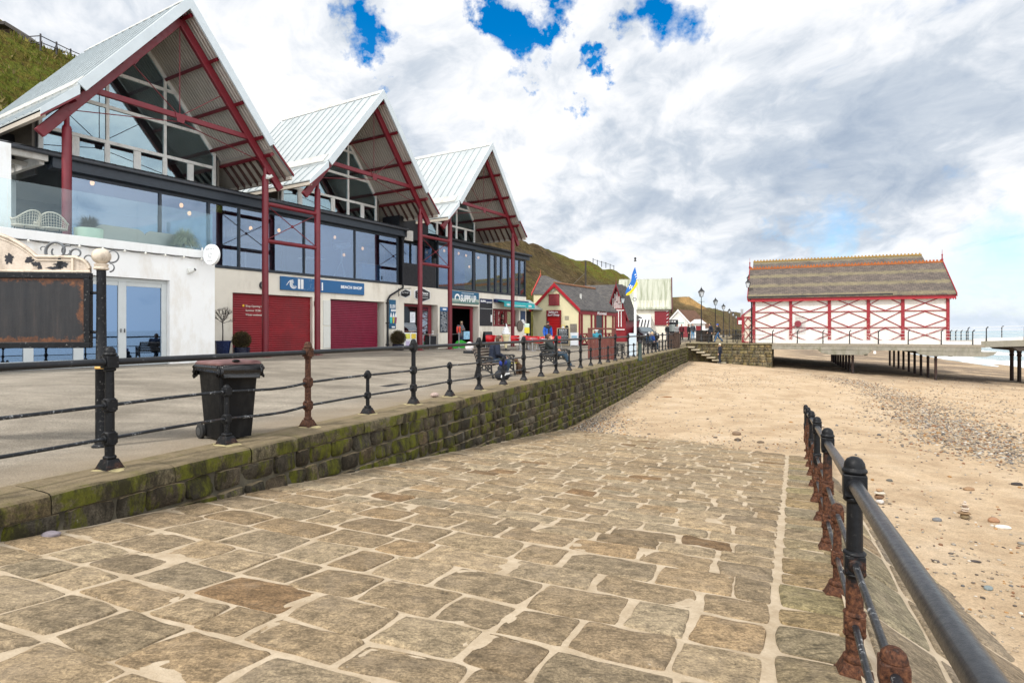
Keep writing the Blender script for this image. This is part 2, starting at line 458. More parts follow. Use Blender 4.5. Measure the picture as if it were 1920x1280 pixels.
M_SLIP = stone_mat('slip_sandstone', None)
M_KERB = stone_mat('slip_edge_sandstone', None, striae=1.0)
M_WALL = stone_mat('seawall_mossy_stone', None, moss=0.95, streak=True)
M_PIERW = stone_mat('weathered_ashlar', None, moss=0.35, streak=True)
M_SAND = sand_mat(); M_TAR = tarmac_mat()
def mortar_mat():
    t = NT('lime_mortar'); v = t.coord('World')
    n = t.noise(v, 4, 8, 0.7); g = t.noise(v, 70, 4, 0.7)
    c = t.ramp(n,[(0.36,(0.37,0.288,0.192)),(0.64,(0.51,0.418,0.302))])
    c = t.mix(0.6, c, t.ramp(g,[(0.3,0.8),(0.7,1.12)]), 'MULTIPLY')
    return t.pbr(c, 0.95, 0, t.bump(g,0.5,0.012), 0.2)
M_MORT = mortar_mat()
M_WMORT = mat('wall_joint', (0.075,0.066,0.045), 0.95, var=0.5, scale=5, bump=0.4, bscale=30)

# ---------------------------------------------------------------- stones
TA = [-1,-0.93,-0.8,-0.4,0.0,0.4,0.8,0.93,1]
TB = [-1,-0.95,-0.86,-0.7,-0.5,-0.25,0.0,0.25,0.5,0.7,0.86,0.95,1]
def stone(mb, corners, top, sink, rnd, rough, col, ticks=TA, ragged=0.0):
    """corners: 4 world points (a-,b-),(a+,b-),(a+,b+),(a-,b+); raised along normal"""
    c = [Vector(q) for q in corners]
    nrm = (c[1]-c[0]).cross(c[3]-c[0]).normalized()
    wob = [rng.uniform(-0.05,0.05) for _ in range(8)]
    tilt = (rng.uniform(-1,1)*rough*0.6, rng.uniform(-1,1)*rough*0.6)
    vs = []; n = len(ticks)
    ph = rng.uniform(0,50)
    for b in ticks:
        for a in ticks:
            a2 = a*(1-rnd*abs(b)**5) + wob[0]*abs(a)**3*math.sin(b*2.3+wob[1]*60)
            b2 = b*(1-rnd*abs(a)**5) + wob[2]*abs(b)**3*math.sin(a*2.3+wob[3]*60)
            s,t_ = (a2+1)/2,(b2+1)/2
            p = c[0]*(1-s)*(1-t_)+c[1]*s*(1-t_)+c[2]*s*t_+c[3]*(1-s)*t_
            e = max(abs(a),abs(b))
            if e > 0.99: h = -sink
            elif e > 0.9: h = top*0.45
            else: h = top*(1-0.28*(e/0.8)**4) + tilt[0]*a + tilt[1]*b
            if e < 0.99: h += rough*mnoise.noise(p*3.1+Vector((ph,0,0)))*1.1 + 0.4*rough*mnoise.noise(p*11.0)
            if ragged and e > 0.6:
                k_ = ragged*(e-0.6)/0.4
                p = p+Vector((mnoise.noise(p*7.0+Vector((ph,3,0))),mnoise.noise(p*7.0+Vector((9,ph,0))),0))*k_*1.3+Vector((mnoise.noise(p*19.0),mnoise.noise(p*19.0+Vector((5,5,5))),0))*k_*0.7
            vs.append(p+nrm*h)
    fs = [(j*n+i,j*n+i+1,(j+1)*n+i+1,(j+1)*n+i) for j in range(n-1) for i in range(n-1)]
    mb.add(vs, fs, col)
def scol(base, var=0.16, hue=0.07):
    k = 1+rng.uniform(-var,var); h = rng.uniform(-hue,hue)
    return (max(0,base[0]*k*(1+h)), max(0,base[1]*k), max(0,base[2]*k*(1-h*1.3)), 1.0)
SLIPC = [(0.276,0.206,0.124),(0.302,0.229,0.141),(0.238,0.176,0.106),(0.286,0.204,0.116),(0.284,0.219,0.136),(0.180,0.112,0.056)]
def slip_build():
    mb = MB()
    def W(u,p,dz=0.0):
        x,y = slip(u,p); return (x,y,slip_z(u,p)+dz)
    u = -1.5
    while u < 22.5:
        d = rng.choice([0.36,0.42,0.46,0.5,0.55,0.32]) if u < 8 else rng.uniform(0.26,0.45)
        pr = slip_r(u)-0.42
        p = 0.02+rng.uniform(0,0.1)
        rown = [rng.uniform(-0.035,0.035) for _ in range(40)]
        i = 0
        skew = rng.uniform(-0.03,0.03)
        while p < pr-0.1:
            L = rng.uniform(0.40,0.85) if d > 0.38 else rng.uniform(0.32,0.72)
            if pr-(p+L) < 0.25: L = pr-p
            if u+d > 2.2:
                g = 0.008+rng.uniform(0,0.006)
                J = lambda: rng.uniform(-0.016,0.016)
                k0 = rown[i%40]*0.5; k1 = rown[(i+1)%40]*0.5
                cs = [W(u+g+k0+J(),p+g+J()), W(u+g+k1+J(),p+L-g+J()), W(u+d-g+k1+J(),p+L-g+J()), W(u+d-g+k0+J(),p+g+J())]
                bc = rng.choices(SLIPC,[6,6,5,3,5,0.7])[0]
                # order so the normal points up
                cs = [cs[0],cs[1],cs[2],cs[3]]
                n = (Vector(cs[1])-Vector(cs[0])).cross(Vector(cs[3])-Vector(cs[0]))
                if n.z < 0: cs = [cs[0],cs[3],cs[2],cs[1]]
                stone(mb, cs, rng.uniform(0.015,0.028), 0.02, rng.uniform(0.02,0.08), 0.012, scol(bc,0.19,0.03), TB if u < 11 else TA, 0.009)
            p += L; i += 1
        u += d
    o = mb.build('slipway', M_SLIP, smooth=60, kind='structure', fix=False)
    # mortar bed under the stones, dipping into the sand at its foot
    m2 = MB()
    def f(a,b):
        u_ = -3+26*b; p_ = -0.1+(slip_r(u_)+0.1)*a
        x,y = slip(u_,p_)
        return (x,y,slip_z(u_,p_)+0.012*mnoise.noise(Vector((x*2,y*2,0)))+0.003)
    m2.grid(40,150,f); m2.build('slipway_mortar_bed', M_MORT, kind='structure', smooth=180, fix=False)
    # edge strip that carries the railing
    mb = MB(); u = 1.2
    while u < 21:
        d = rng.uniform(0.3,0.75)
        pr = slip_r(u)
        cs = [W(u+0.012,pr-0.385,0.0),W(u+0.012,pr+0.17,0),W(u+d-0.012,pr+0.17,0),W(u+d-0.012,pr-0.385,0)]
        if (Vector(cs[1])-Vector(cs[0])).cross(Vector(cs[3])-Vector(cs[0])).z < 0: cs = [cs[0],cs[3],cs[2],cs[1]]
        stone(mb, cs, 0.026, 0.03, 0.10, 0.012, scol(rng.choice([(0.245,0.186,0.106),(0.27,0.207,0.126),(0.235,0.188,0.096),(0.255,0.196,0.110)]),0.14))
        u += d
    mb.build('slipway_edge', M_KERB, smooth=60, kind='structure', fix=False)
    # battered flank falling from the edge to the beach
    mb = MB()
    def F(u_,q):
        pr = slip_r(u_)+0.17; x,y = slip(u_, pr+q*1.75); return (x,y,slip_z(u_,pr)-q*1.05-0.01)
    for r0,r1 in ((0.0,0.30),(0.30,0.62),(0.62,1.0)):
        u = 0.6+rng.uniform(0,0.5)
        while u < 20:
            d = rng.uniform(0.7,1.5)
            cs = [F(u+0.02,r0+0.008),F(u+0.02+0.0,r1-0.008),F(u+d-0.02,r1-0.008),F(u+d-0.02,r0+0.008)]
            if (Vector(cs[1])-Vector(cs[0])).cross(Vector(cs[3])-Vector(cs[0])).z < 0: cs = [cs[0],cs[3],cs[2],cs[1]]
            stone(mb, cs, 0.03, 0.03, 0.05, 0.014, scol(rng.choice([(0.23,0.172,0.105),(0.205,0.155,0.10),(0.25,0.20,0.118)]),0.14))
            u += d
    mb.build('slipway_flank', M_KERB, smooth=60, kind='structure', fix=False)
    m3 = MB(); m3.grid(3,40,lambda a,b: (lambda q: (q[0],q[1],q[2]-0.004))(F(-1+23*b,a*1.06-0.06))); m3.build('slipway_flank_bed', M_MORT, kind='structure', smooth=180, fix=False)
slip_build()

def wall_build():
    """retaining wall between promenade and slip / beach: coursed rough blocks and a coping"""
    w = thing('sea_wall','long dark mossy stone sea wall holding up the promenade beside the slipway','wall',(*slip(5,0),-1.0))
    off = -Vector(w.location)
    mb = MB(); mb.M = Matrix.Translation(off)
    UE = 58.2
    def foot(u):
        return slip_z(u,0) if u < 21.5 else -2.0
    def P(u,z,o=0.0):
        x,y = slip(u,o); return (x,y,z)
    z1 = -0.19; rows = []
    z = z1
    while z > -2.1:
        h = rng.uniform(0.19,0.27); rows.append((z-h,z)); z -= h
    for (za,zb) in rows:
        u = -1+rng.uniform(0,0.4)
        while u < UE:
            L = rng.uniform(0.26,0.58)
            if u+L > UE: L = UE-u
            if zb > foot(u+L/2)-0.05 and L > 0.1:
                g = 0.008
                J = lambda: rng.uniform(-0.008,0.008)
                cs = [P(u+g,za+g+J(),0),P(u+L-g,za+g+J(),0),P(u+L-g,zb-g+J(),0),P(u+g,zb-g+J(),0)]
                bt = 0.012*( -za)   # slight batter
                cs = [(c[0]+0.924*bt,c[1]-0.3825*bt,c[2]) for c in cs]
                stone(mb, cs, rng.uniform(0.02,0.065), 0.02, 0.12, 0.042, scol(rng.choice([(0.062,0.049,0.032),(0.078,0.061,0.040),(0.052,0.043,0.029),(0.095,0.078,0.054)]),0.3,0.1), [-1,-0.9,-0.5,0,0.5,0.9,1] if u < 28 else [-1,-0.85,0,0.85,1])
            u += L
    mb.build('wall_face', M_WALL, w, smooth=60, fix=False)
    # coping stones, rounded outer edge
    mb = MB(); mb.M = Matrix.Translation(off)
    u = -1.0; jit = 0
    while u < UE:
        L = min(rng.uniform(0.7,1.5), UE-u+0.01)
        dz = rng.uniform(-0.015,0.004); do = rng.uniform(-0.02,0.015)
        prof = [(-0.55,0.012),(-0.30,0.014),(-0.06,0.004),(0.01,-0.004),(0.042,-0.022),(0.056,-0.07),(0.052,-0.185),(0.0,-0.192)]
        nu = 6; vs = []; fs = []
        col = scol((0.115,0.092,0.052),0.25,0.06)
        for i in range(nu+1):
            uu = u+0.003+(L-0.006)*i/nu
            e = 0.007 if i in (0,nu) else 0
            for (o_,z_) in prof:
                x,y = slip(uu, o_+do-e)
                q = Vector((x,y,z_))
                k = 0.022*mnoise.noise(q*4.0)+0.01*mnoise.noise(q*13)
                s_ = S((o_+0.3)/0.25)
                vs.append((x+0.924*k*s_, y-0.3825*k*s_, z_+(dz+k*0.5-e)*(0.25+0.75*s_)))
        m = len(prof)
        for i in range(nu):
            for j in range(m-1):
                fs.append((i*m+j,(i+1)*m+j,(i+1)*m+j+1,i*m+j+1))
        mb.add(vs,fs,col); u += L
    mb.build('coping', stone_mat('coping_stone', None, moss=0.9), w, smooth=60, fix=True)
    # core behind the joints
    mb = MB(); mb.M = Matrix.Translation(off)
    a,b = slip(-1,-0.004),slip(UE,-0.004); a2,b2 = slip(-1,-0.4),slip(UE,-0.4)
    mb.add([(*a,-2.6),(*b,-2.6),(*b,-0.03),(*a,-0.03),(*a2,-2.6),(*b2,-2.6),(*b2,-0.03),(*a2,-0.03)],[(0,1,2,3),(3,2,6,7),(1,5,6,2),(0,3,7,4)])
    mb.build('joint_core', M_WMORT, w, smooth=None)
wall_build()

# ---------------------------------------------------------------- promenade, beach, sea
def prom_build():
    mb = MB()
    us = [ -4+i*0.8 for i in range(78)] + [60,66,75,90,120,170,240,320]
    ws = [0.295,0.30,0.6,0.9,1.2,1.7,2.4,3.2,4.2,5.5,7,9,11,14,18,24,34]
    vs = []
    for u in us:
        for w in ws:
            x,y = slip(u,-w); z = prom_z(x,y)
            if w == 0.295: z = -0.4
            elif w < 0.8: z += -0.006+0.004*mnoise.noise(Vector((x*3,y*3,0)))
            vs.append((x,y,z))
    n = len(ws)
    fs = [(i*n+j,(i+1)*n+j,(i+1)*n+j+1,i*n+j+1) for i in range(len(us)-1) for j in range(n-1)]
    mb.add(vs,fs); mb.build('promenade', M_TAR, kind='structure', smooth=180, fix=True)
prom_build()
def beach_build():
    mb = MB()
    us = list(np.concatenate([np.arange(1,24,0.22), np.arange(24,60,0.6), np.arange(60,140,3), np.arange(140,420,20)]))
    ws = list(np.concatenate([np.arange(-0.6,14,0.22), np.arange(14,26,0.6), np.arange(26,60,2), [64,72,90,140]]))
    vs = []
    for u in us:
        for w in ws:
            wo = w if u < 62 else w-0.0
            x,y = slip(u,wo)
            z = sand_z(x,y)
            k = 1.0 if w < 30 else 0.3
            z += k*(0.035*mnoise.noise(Vector((x*0.9,y*0.9,1)))+0.018*mnoise.noise(Vector((x*2.7,y*2.7,5)))+0.05*mnoise.noise(Vector((x*0.23,y*0.23,9))))
            # a low drift against the foot of the slip
            z += 0.06*math.exp(-((u-18.6)/1.6)**2)*(1 if 0.2 < w < 8 else 0.4)
            vs.append((x,y,z))
    n = len(ws)
    fs = [(i*n+j,i*n+j+1,(i+1)*n+j+1,(i+1)*n+j) for i in range(len(us)-1) for j in range(n-1)]
    mb.add(vs,fs); mb.build('beach_sand', M_SAND, kind='structure', smooth=180, fix=False)
beach_build()
def sea_build():
    t = NT('sea_water'); v = t.coord('World')
    x,y,z = t.sep(v)
    w = t.math('SUBTRACT', t.math('MULTIPLY', t.math('ADD', x, 6.45), 0.924), t.math('MULTIPLY', y, 0.3825))
    n = t.noise(v, 0.09, 6, 0.6); f = t.noise(v, 1.1, 6, 0.65)
    far = t.ramp(t.math('DIVIDE', w, 400.0),[(0.1,0.0),(0.5,1.0)])
    c = t.mix(far, t.mix(n,(0.17,0.20,0.18),(0.25,0.27,0.25)), (0.075,0.17,0.21))
    ph = t.math('ADD', t.math('MULTIPLY', w, 0.42), t.math('MULTIPLY', n, 7.0))
    wave = t.math('SINE', ph)
    near = t.ramp(t.math('DIVIDE', w, 100.0),[(0.40,1.0),(0.62,0.65),(1.0,0.0)])
    foam = t.math('MULTIPLY', near, t.ramp(t.math('ADD', t.math('MULTIPLY', wave, 0.5), t.math('MULTIPLY', f, 0.9)),[(0.30,0.0),(0.62,1.0)]))
    c = t.mix(foam, c, (0.75,0.78,0.78))
    m = t.pbr(c, t.mix(foam,(0.12,)*3,(0.8,)*3), 0, t.bump(t.math('ADD', t.noise(v,0.5,5,0.6), t.math('MULTIPLY', wave, 0.5)), 0.5, 0.25), 0.5)
    mb = MB()
    us = list(np.arange(-60,260,6.0))+[300,400,600,1000,2000,4000,7000]
    ws = list(np.arange(34,110,2.0))+[120,140,180,260,400,700,1500,4000,8000]
    vs = []
    for u in us:
        for w_ in ws:
            xx,yy = slip(u,w_)
            k = 1 if w_ < 110 else 0
            n_ = mnoise.noise(Vector((xx*0.05,yy*0.05,0)))
            zz = -3.62+k*0.16*math.sin(w_*0.42+7*n_*0.5)+k*0.06*mnoise.noise(Vector((xx*0.4,yy*0.4,3)))
            vs.append((xx,yy,zz))
    q = len(ws)
    fs = [(i*q+j,i*q+j+1,(i+1)*q+j+1,(i+1)*q+j) for i in range(len(us)-1) for j in range(q-1)]
    mb.add(vs,fs); mb.build('sea', m, kind='structure', smooth=180, fix=False)
sea_build()

# ---------------------------------------------------------------- hills
FD = Vector((0.5245,0.8514,0)); FN = Vector((-0.8514,0.5245,0)); FO = Vector((-13.96,18.73,0))   # facade frame
def fac(s,k,z=0.0): return FO+FD*s+FN*k+Vector((0,0,z))
def grass_mat():
    t = NT('hill_grass'); v = t.coord('World')
    big = t.noise(v, 0.10, 7, 0.62); mid = t.noise(v, 0.8, 8, 0.7); fi = t.noise(t.mapping(v,(1,1,0.5)), 4.5, 6, 0.75)
    x,y,z = t.sep(v)
    g = t.ramp(mid,[(0.32,(0.060,0.048,0.014)),(0.45,(0.150,0.120,0.024)),(0.56,(0.110,0.135,0.016)),(0.70,(0.205,0.170,0.045))])
    b = t.ramp(mid,[(0.34,(0.035,0.026,0.013)),(0.5,(0.090,0.062,0.030)),(0.66,(0.155,0.112,0.055))])
    far = t.ramp(t.math('DIVIDE', y, 200.0),[(0.30,0.0),(0.45,1.0)])
    top = t.math('MULTIPLY', t.ramp(t.math('DIVIDE', z, 26.0),[(0.40,0.0),(0.53,1.0)]), t.ramp(t.math('DIVIDE', y, 200.0),[(0.57,0.0),(0.64,1.0)]))
    fb = t.math('MULTIPLY', far, t.math('SUBTRACT', 1.0, t.math('MULTIPLY', top, t.ramp(big,[(0.3,0.5),(0.5,1.0)]))))
    c = t.mix(t.math('MULTIPLY', fb, t.ramp(big,[(0.35,0.8),(0.5,1.0)])), g, b)
    c = t.mix(0.85, c, t.ramp(fi,[(0.34,0.35),(0.66,1.6)]), 'MULTIPLY')
    c = t.mix(t.ramp(t.noise(v,0.35,6,0.7),[(0.58,0.0),(0.68,0.55)]), c, (0.16,0.085,0.03))
    return t.pbr(c, 0.95, 0, t.bump(t.math('ADD', fi, t.math('MULTIPLY', mid, 2.0)), 0.9, 0.5), 0.1)
M_GRASS = grass_mat()
def crest_h(s):
    pts = [(-60,25.5),(0,24.8),(14,24.2),(30,22.2),(50,20.8),(70,19.8),(88,18.6),(107,17.0),(131,16.6),(140,15.6),(147,12.5),(155,7.5),(170,2.0),(200,0.5)]
    for (a,b),(c,d) in zip(pts,pts[1:]):
        if a <= s <= c: return b+(d-b)*(s-a)/(c-a)
    return pts[-1][1]
def hill_build():
    ss = [-60+i*1.6 for i in range(166)]
    ks = [9,10.5,12,13.5,15,16.5,18,19.5,21,22.5,24,25.5,27,28.5,30,31.5,33,34.3,35.5,37,39,44,55,80]
    mb = MB(); vs = []
    for s in ss:
        H = crest_h(s)
        for k in ks:
            f = max(0,min(1,(k-11)/24.0))
            f = f**0.92*(1-0.10*math.sin(f*math.pi))
            p = fac(s,k)
            g = mnoise.noise(Vector((s*0.11,0.3,0)))*1.6*math.sin(f*math.pi)
            if s > 45: g += (1.3*mnoise.noise(Vector((s*0.16,k*0.07,5)))+0.8*mnoise.noise(Vector((s*0.4,k*0.2,8))))*min(1,f*2)
            z = 0.3+(H-0.3)*f + g + (0.75*mnoise.noise(Vector((p.x*0.22,p.y*0.22,2)))+0.35*mnoise.noise(Vector((p.x*0.7,p.y*0.7,7))))*min(1,f*3)*(0.45 if k > 33 else 1)
            vs.append((p.x,p.y,z))
    n = len(ks)
    mb.add(vs,[(i*n+j,(i+1)*n+j,(i+1)*n+j+1,i*n+j+1) for i in range(len(ss)-1) for j in range(n-1)])
    mb.build('hill', M_GRASS, kind='structure', smooth=180, fix=True)
    # upper mound with its retaining wall, seen at the far left
    # long grass standing on the slope nearest the camera
    gm = MB(); r2 = random.Random(3)
    for _ in range(15000):
        s = r2.uniform(-12,30); k = r2.uniform(12,36)
        f = max(0,min(1,(k-11)/24.0)); f = f**0.92*(1-0.10*math.sin(f*math.pi))
        p = fac(s,k); H = crest_h(s)
        g = mnoise.noise(Vector((s*0.11,0.3,0)))*1.6*math.sin(((k-11)/24.0 if k < 35 else 1)**0.92*math.pi*0+f*math.pi)
        z = 0.3+(H-0.3)*f+g+(0.75*mnoise.noise(Vector((p.x*0.22,p.y*0.22,2)))+0.35*mnoise.noise(Vector((p.x*0.7,p.y*0.7,7))))*min(1,f*3)
        a = r2.uniform(0,6.28); h = r2.uniform(0.25,0.6)*(0.6+0.8*abs(mnoise.noise(p*0.3))); w = r2.uniform(0.05,0.13)
        lx,ly = r2.uniform(-0.25,0.35),r2.uniform(-0.3,0.2)
        dx,dy = math.cos(a)*w,math.sin(a)*w
        q = r2.random()
        col = (0.16,0.14,0.03,1) if q < 0.4 else ((0.11,0.125,0.018,1) if q < 0.8 else (0.20,0.155,0.065,1))
        gm.add([(p.x-dx,p.y-dy,z-0.1),(p.x+dx,p.y+dy,z-0.1),(p.x+lx,p.y+ly,z+h)],[(0,1,2)],col)
    t = NT('long_grass'); vc = t.node('ShaderNodeVertexColor', layer_name='Col').outputs[0]
    gmat = t.pbr(t.mix(0.7,vc,t.ramp(t.noise(t.coord('World'),0.7,5,0.6),[(0.3,0.55),(0.7,1.35)]),'MULTIPLY'),0.9,0,None,0.15)
    o = gm.build('long_grass', gmat, smooth=None, kind='stuff', fix=False)
    tag(o,'rough tussocky grass covering the steep slope behind the cafe','grass')
hill_build()
def far_cliffs():
    pts = [(1190,572,225),(1225,566,235),(1257,562,245),(1275,557,250),(1292,556,258),(1306,571,270),(1316,577,280),(1330,577,300),(1345,580,325),(1358,583,350),(1372,584,380),(1388,586,420),(1402,590,480),(1425,600,620),(1450,611,800)]
    mb = MB(); cols = []
    vs = []; nk = 14
    C = [at(*p) for p in pts]
    # densify
    D = []
    for a,b in zip(C,C[1:]):
        for i in range(6): D.append(a.lerp(b,i/6))
    D.append(C[-1])
    for i,c in enumerate(D):
        for j in range(nk):
            f = j/(nk-1)
            if j == 0: q = c+Vector((-60,20,-2))
            else:
                f = (j-1)/(nk-2)
                out = Vector((0.75,-0.66,0))*(c.z*1.55)*f
                q = Vector((c.x+out.x,c.y+out.y,c.z*(1-f)**1.0-2.5*f))
                q += Vector((1,-0.5,0.6))*(2.2*mnoise.noise(Vector((i*0.35,j*0.3,4)))*math.sin(f*math.pi)) + Vector((0,0,0.8*mnoise.noise(q*0.13)))*math.sin(min(1,f+0.15)*math.pi)
            vs.append(tuple(q))
    mb.add(vs,[(i*nk+j,i*nk+j+1,(i+1)*nk+j+1,(i+1)*nk+j) for i in range(len(D)-1) for j in range(nk-1)])
    t = NT('cliff_earth'); v = t.coord('World')
    big = t.noise(v,0.05,8,0.68); mid = t.noise(t.mapping(v,(1,1,2)),0.3,8,0.7); fi = t.noise(v,1.5,5,0.7)
    c = t.ramp(mid,[(0.3,(0.060,0.043,0.023)),(0.5,(0.105,0.075,0.038)),(0.7,(0.150,0.115,0.055))])
    c = t.mix(t.ramp(big,[(0.53,0.0),(0.64,0.85)]), c, t.mix(fi,(0.075,0.075,0.018),(0.14,0.135,0.035)))
    pc = at(1292,567,252)
    dd = t.vmath('LENGTH', t.vmath('MULTIPLY', t.vmath('SUBTRACT', v, tuple(pc))[0],(0.6,0.6,1.4))[0],(0,0,0))[1]
    sc = t.math('ADD', dd, t.math('MULTIPLY', mid, 14.0))
    c = t.mix(t.ramp(t.math('DIVIDE', sc, 20.0),[(0.47,0.95),(0.66,0.0)]), c, (0.36,0.22,0.085))
    c = t.mix(0.6,c,t.ramp(fi,[(0.3,0.6),(0.7,1.35)]),'MULTIPLY')
    mb.build('far_cliff', t.pbr(c,0.95,0,t.bump(mid,0.8,2.0),0.1), kind='structure', smooth=180, fix=True)
far_cliffs()
# ---------------------------------------------------------------- iron railings
def iron_mat(name, rust_top, rust_amt, chips=0.5):
    t = NT(name); v = t.coord('Object'); x,y,z = t.sep(v)
    n = t.noise(v,7,8,0.72); f = t.noise(v,42,6,0.72); b = t.noise(v,2.1,5,0.6)
    c = t.ramp(n,[(0.3,(0.004,0.0043,0.0055)),(0.7,(0.011,0.012,0.014))])
    edge = t.math('ADD', t.math('SUBTRACT', rust_top, z), t.math('MULTIPLY', t.math('SUBTRACT', n, 0.5), 1.1))
    r = t.math('MULTIPLY', t.ramp(t.math('ADD', edge, 0.5),[(0.44,0.0),(0.60,1.0)]), rust_amt)
    rc = t.ramp(f,[(0.36,(0.022,0.011,0.008)),(0.5,(0.080,0.032,0.017)),(0.66,(0.165,0.070,0.034))])
    c = t.mix(r, c, rc)
    sp = t.math('MULTIPLY', t.ramp(t.noise(v,30,7,0.75),[(0.60,0.0),(0.66,1.0)]), chips)
    c = t.mix(sp, c, (0.33,0.32,0.30))
    rough = t.mix(r,(0.42,)*3,(0.88,)*3)
    rough = t.mix(t.math('MULTIPLY', t.ramp(f,[(0.4,0.0),(0.7,1.0)]),0.3), rough, (0.6,)*3)
    return t.pbr(c, rough, 0, t.bump(t.math('ADD',f,n),0.35,0.008), 0.22)
M_IRON = iron_mat('black_painted_iron', 0.02, 0.55, 0.25)
M_IRONB = iron_mat('rusty_brown_iron', 1.6, 0.72, 0.2)
M_IRONR = iron_mat('half_rusted_iron', 0.62, 0.92, 0.08)
M_IRONR2 = iron_mat('nearly_all_rusted_iron', 0.95, 0.9, 0.08)
def rail_mat(name, chips, thr):
    t = NT(name); v = t.coord('Object')
    n = t.noise(v,3.5,7,0.7); f = t.noise(v,55,6,0.75); f2 = t.noise(v,24,6,0.75)
    c = t.ramp(n,[(0.3,(0.008,0.009,0.011)),(0.7,(0.020,0.023,0.028))])
    sp = t.math('MULTIPLY', t.ramp(t.math('ADD',t.math('MULTIPLY',f2,0.75),t.math('MULTIPLY',n,0.35)),[(thr,0.0),(thr+0.05,1.0)]), chips)
    c = t.mix(sp, c, t.mix(f,(0.20,0.21,0.22),(0.52,0.53,0.54)))
    rs = t.ramp(t.noise(v,1.3,6,0.7),[(0.60,0.0),(0.70,0.7)])
    c = t.mix(rs, c, (0.085,0.05,0.035))
    return t.pbr(c, t.ramp(f,[(0.3,0.26),(0.7,0.5)]), 0, t.bump(t.math('ADD',f,f2),0.25,0.005), 0.3)
M_RAIL = rail_mat('chipped_rail_paint', 0.85, 0.612)
M_RAILTOP = rail_mat('worn_handrail_paint', 0.85, 0.66)
M_RAILTOPR = rail_mat('glossy_handrail_paint', 0.5, 0.69)
for n_ in M_RAILTOPR.node_tree.nodes:
    if n_.type == 'BSDF_PRINCIPLED': n_.inputs['Coat Weight'].default_value = 0.22; n_.inputs['Coat Roughness'].default_value = 0.16

def post_parts(dome=True, tall=True, sc=1.0):
    """shaft with rail blocks, foot, cap in local coordinates"""
    sh, ft, cp = MB(), MB(), MB()
    ft.frustum(0,0,-0.02,0.022,0.215,0.205); ft.frustum(0,0,0.022,0.115,0.19,0.118)
    ft.lathe([(0.058,0.112),(0.064,0.125),(0.064,0.140),(0.052,0.152)],n=16)
    if tall:
        sh.lathe([(0.047,0.14),(0.046,0.6),(0.041,1.06)],n=16)
        for z in (0.33,0.68):
            sh.frustum(0,0,z-0.055,z+0.055,0.108,0.108); sh.lathe([(0.05,z-0.075),(0.062,z-0.066),(0.062,z-0.052)],n=16); sh.lathe([(0.062,z+0.052),(0.062,z+0.064),(0.048,z+0.075)],n=16)
            for a in (-1,1): sh.M = Matrix.Translation((0,0,z))@Matrix.Rotation(R(90),4,'Y'); sh.lathe([(0.040,a*0.052),(0.040,a*0.064),(0.028,a*0.072)],n=14); sh.M = Matrix.Identity(4)
        cp.lathe([(0.043,1.035),(0.060,1.045),(0.060,1.06),(0.048,1.075)],n=16)
        cp.frustum(0,0,1.07,1.20,0.122,0.122)
        for a in (-1,1): cp.M = Matrix.Translation((0,0,1.135))@Matrix.Rotation(R(90),4,'Y'); cp.lathe([(0.048,a*0.060),(0.048,a*0.074),(0.036,a*0.082)],n=16); cp.M = Matrix.Identity(4)
        cp.lathe([(0.052,1.198),(0.066,1.206),(0.068,1.222),(0.056,1.232),(0.056,1.242),(0.053,1.262),(0.040,1.284),(0.020,1.296),(0.004,1.299)],n=18)
    else:
        sh.lathe([(0.033,0.14),(0.032,0.4),(0.029,0.66)],n=14)
        z = 0.33
        sh.frustum(0,0,z-0.045,z+0.045,0.088,0.088); sh.lathe([(0.034,z-0.062),(0.046,z-0.055),(0.046,z-0.043)],n=14); sh.lathe([(0.046,z+0.043),(0.046,z+0.053),(0.034,z+0.062)],n=14)
        cp.lathe([(0.030,0.615),(0.045,0.625),(0.045,0.64)],n=14); cp.frustum(0,0,0.635,0.725,0.094,0.094)
        cp.lathe([(0.046,0.722),(0.046,0.732),(0.040,0.752),(0.024,0.768),(0.004,0.774)],n=14)
    return sh, ft, cp
def make_post(parent, tall, m, loc):
    sh, ft, cp = post_parts(tall=tall)
    o = sh.build('tall_post' if tall else 'short_post', m, parent, smooth=35, bevel=0.006)
    o.location = loc
    ft.build('foot', m, o, smooth=35, bevel=0.006); cp.build('cap', m, o, smooth=35, bevel=0.006)
    return o
def copy_post(src, loc, m=None):
    o = src.copy(); COL.objects.link(o); o.location = loc
    for ch in src.children:
        c = ch.copy(); COL.objects.link(c); c.parent = o
    if m:
        for x in [o]+list(o.children):
            x.data = x.data.copy(); x.data.materials.clear(); x.data.materials.append(m)
    return o
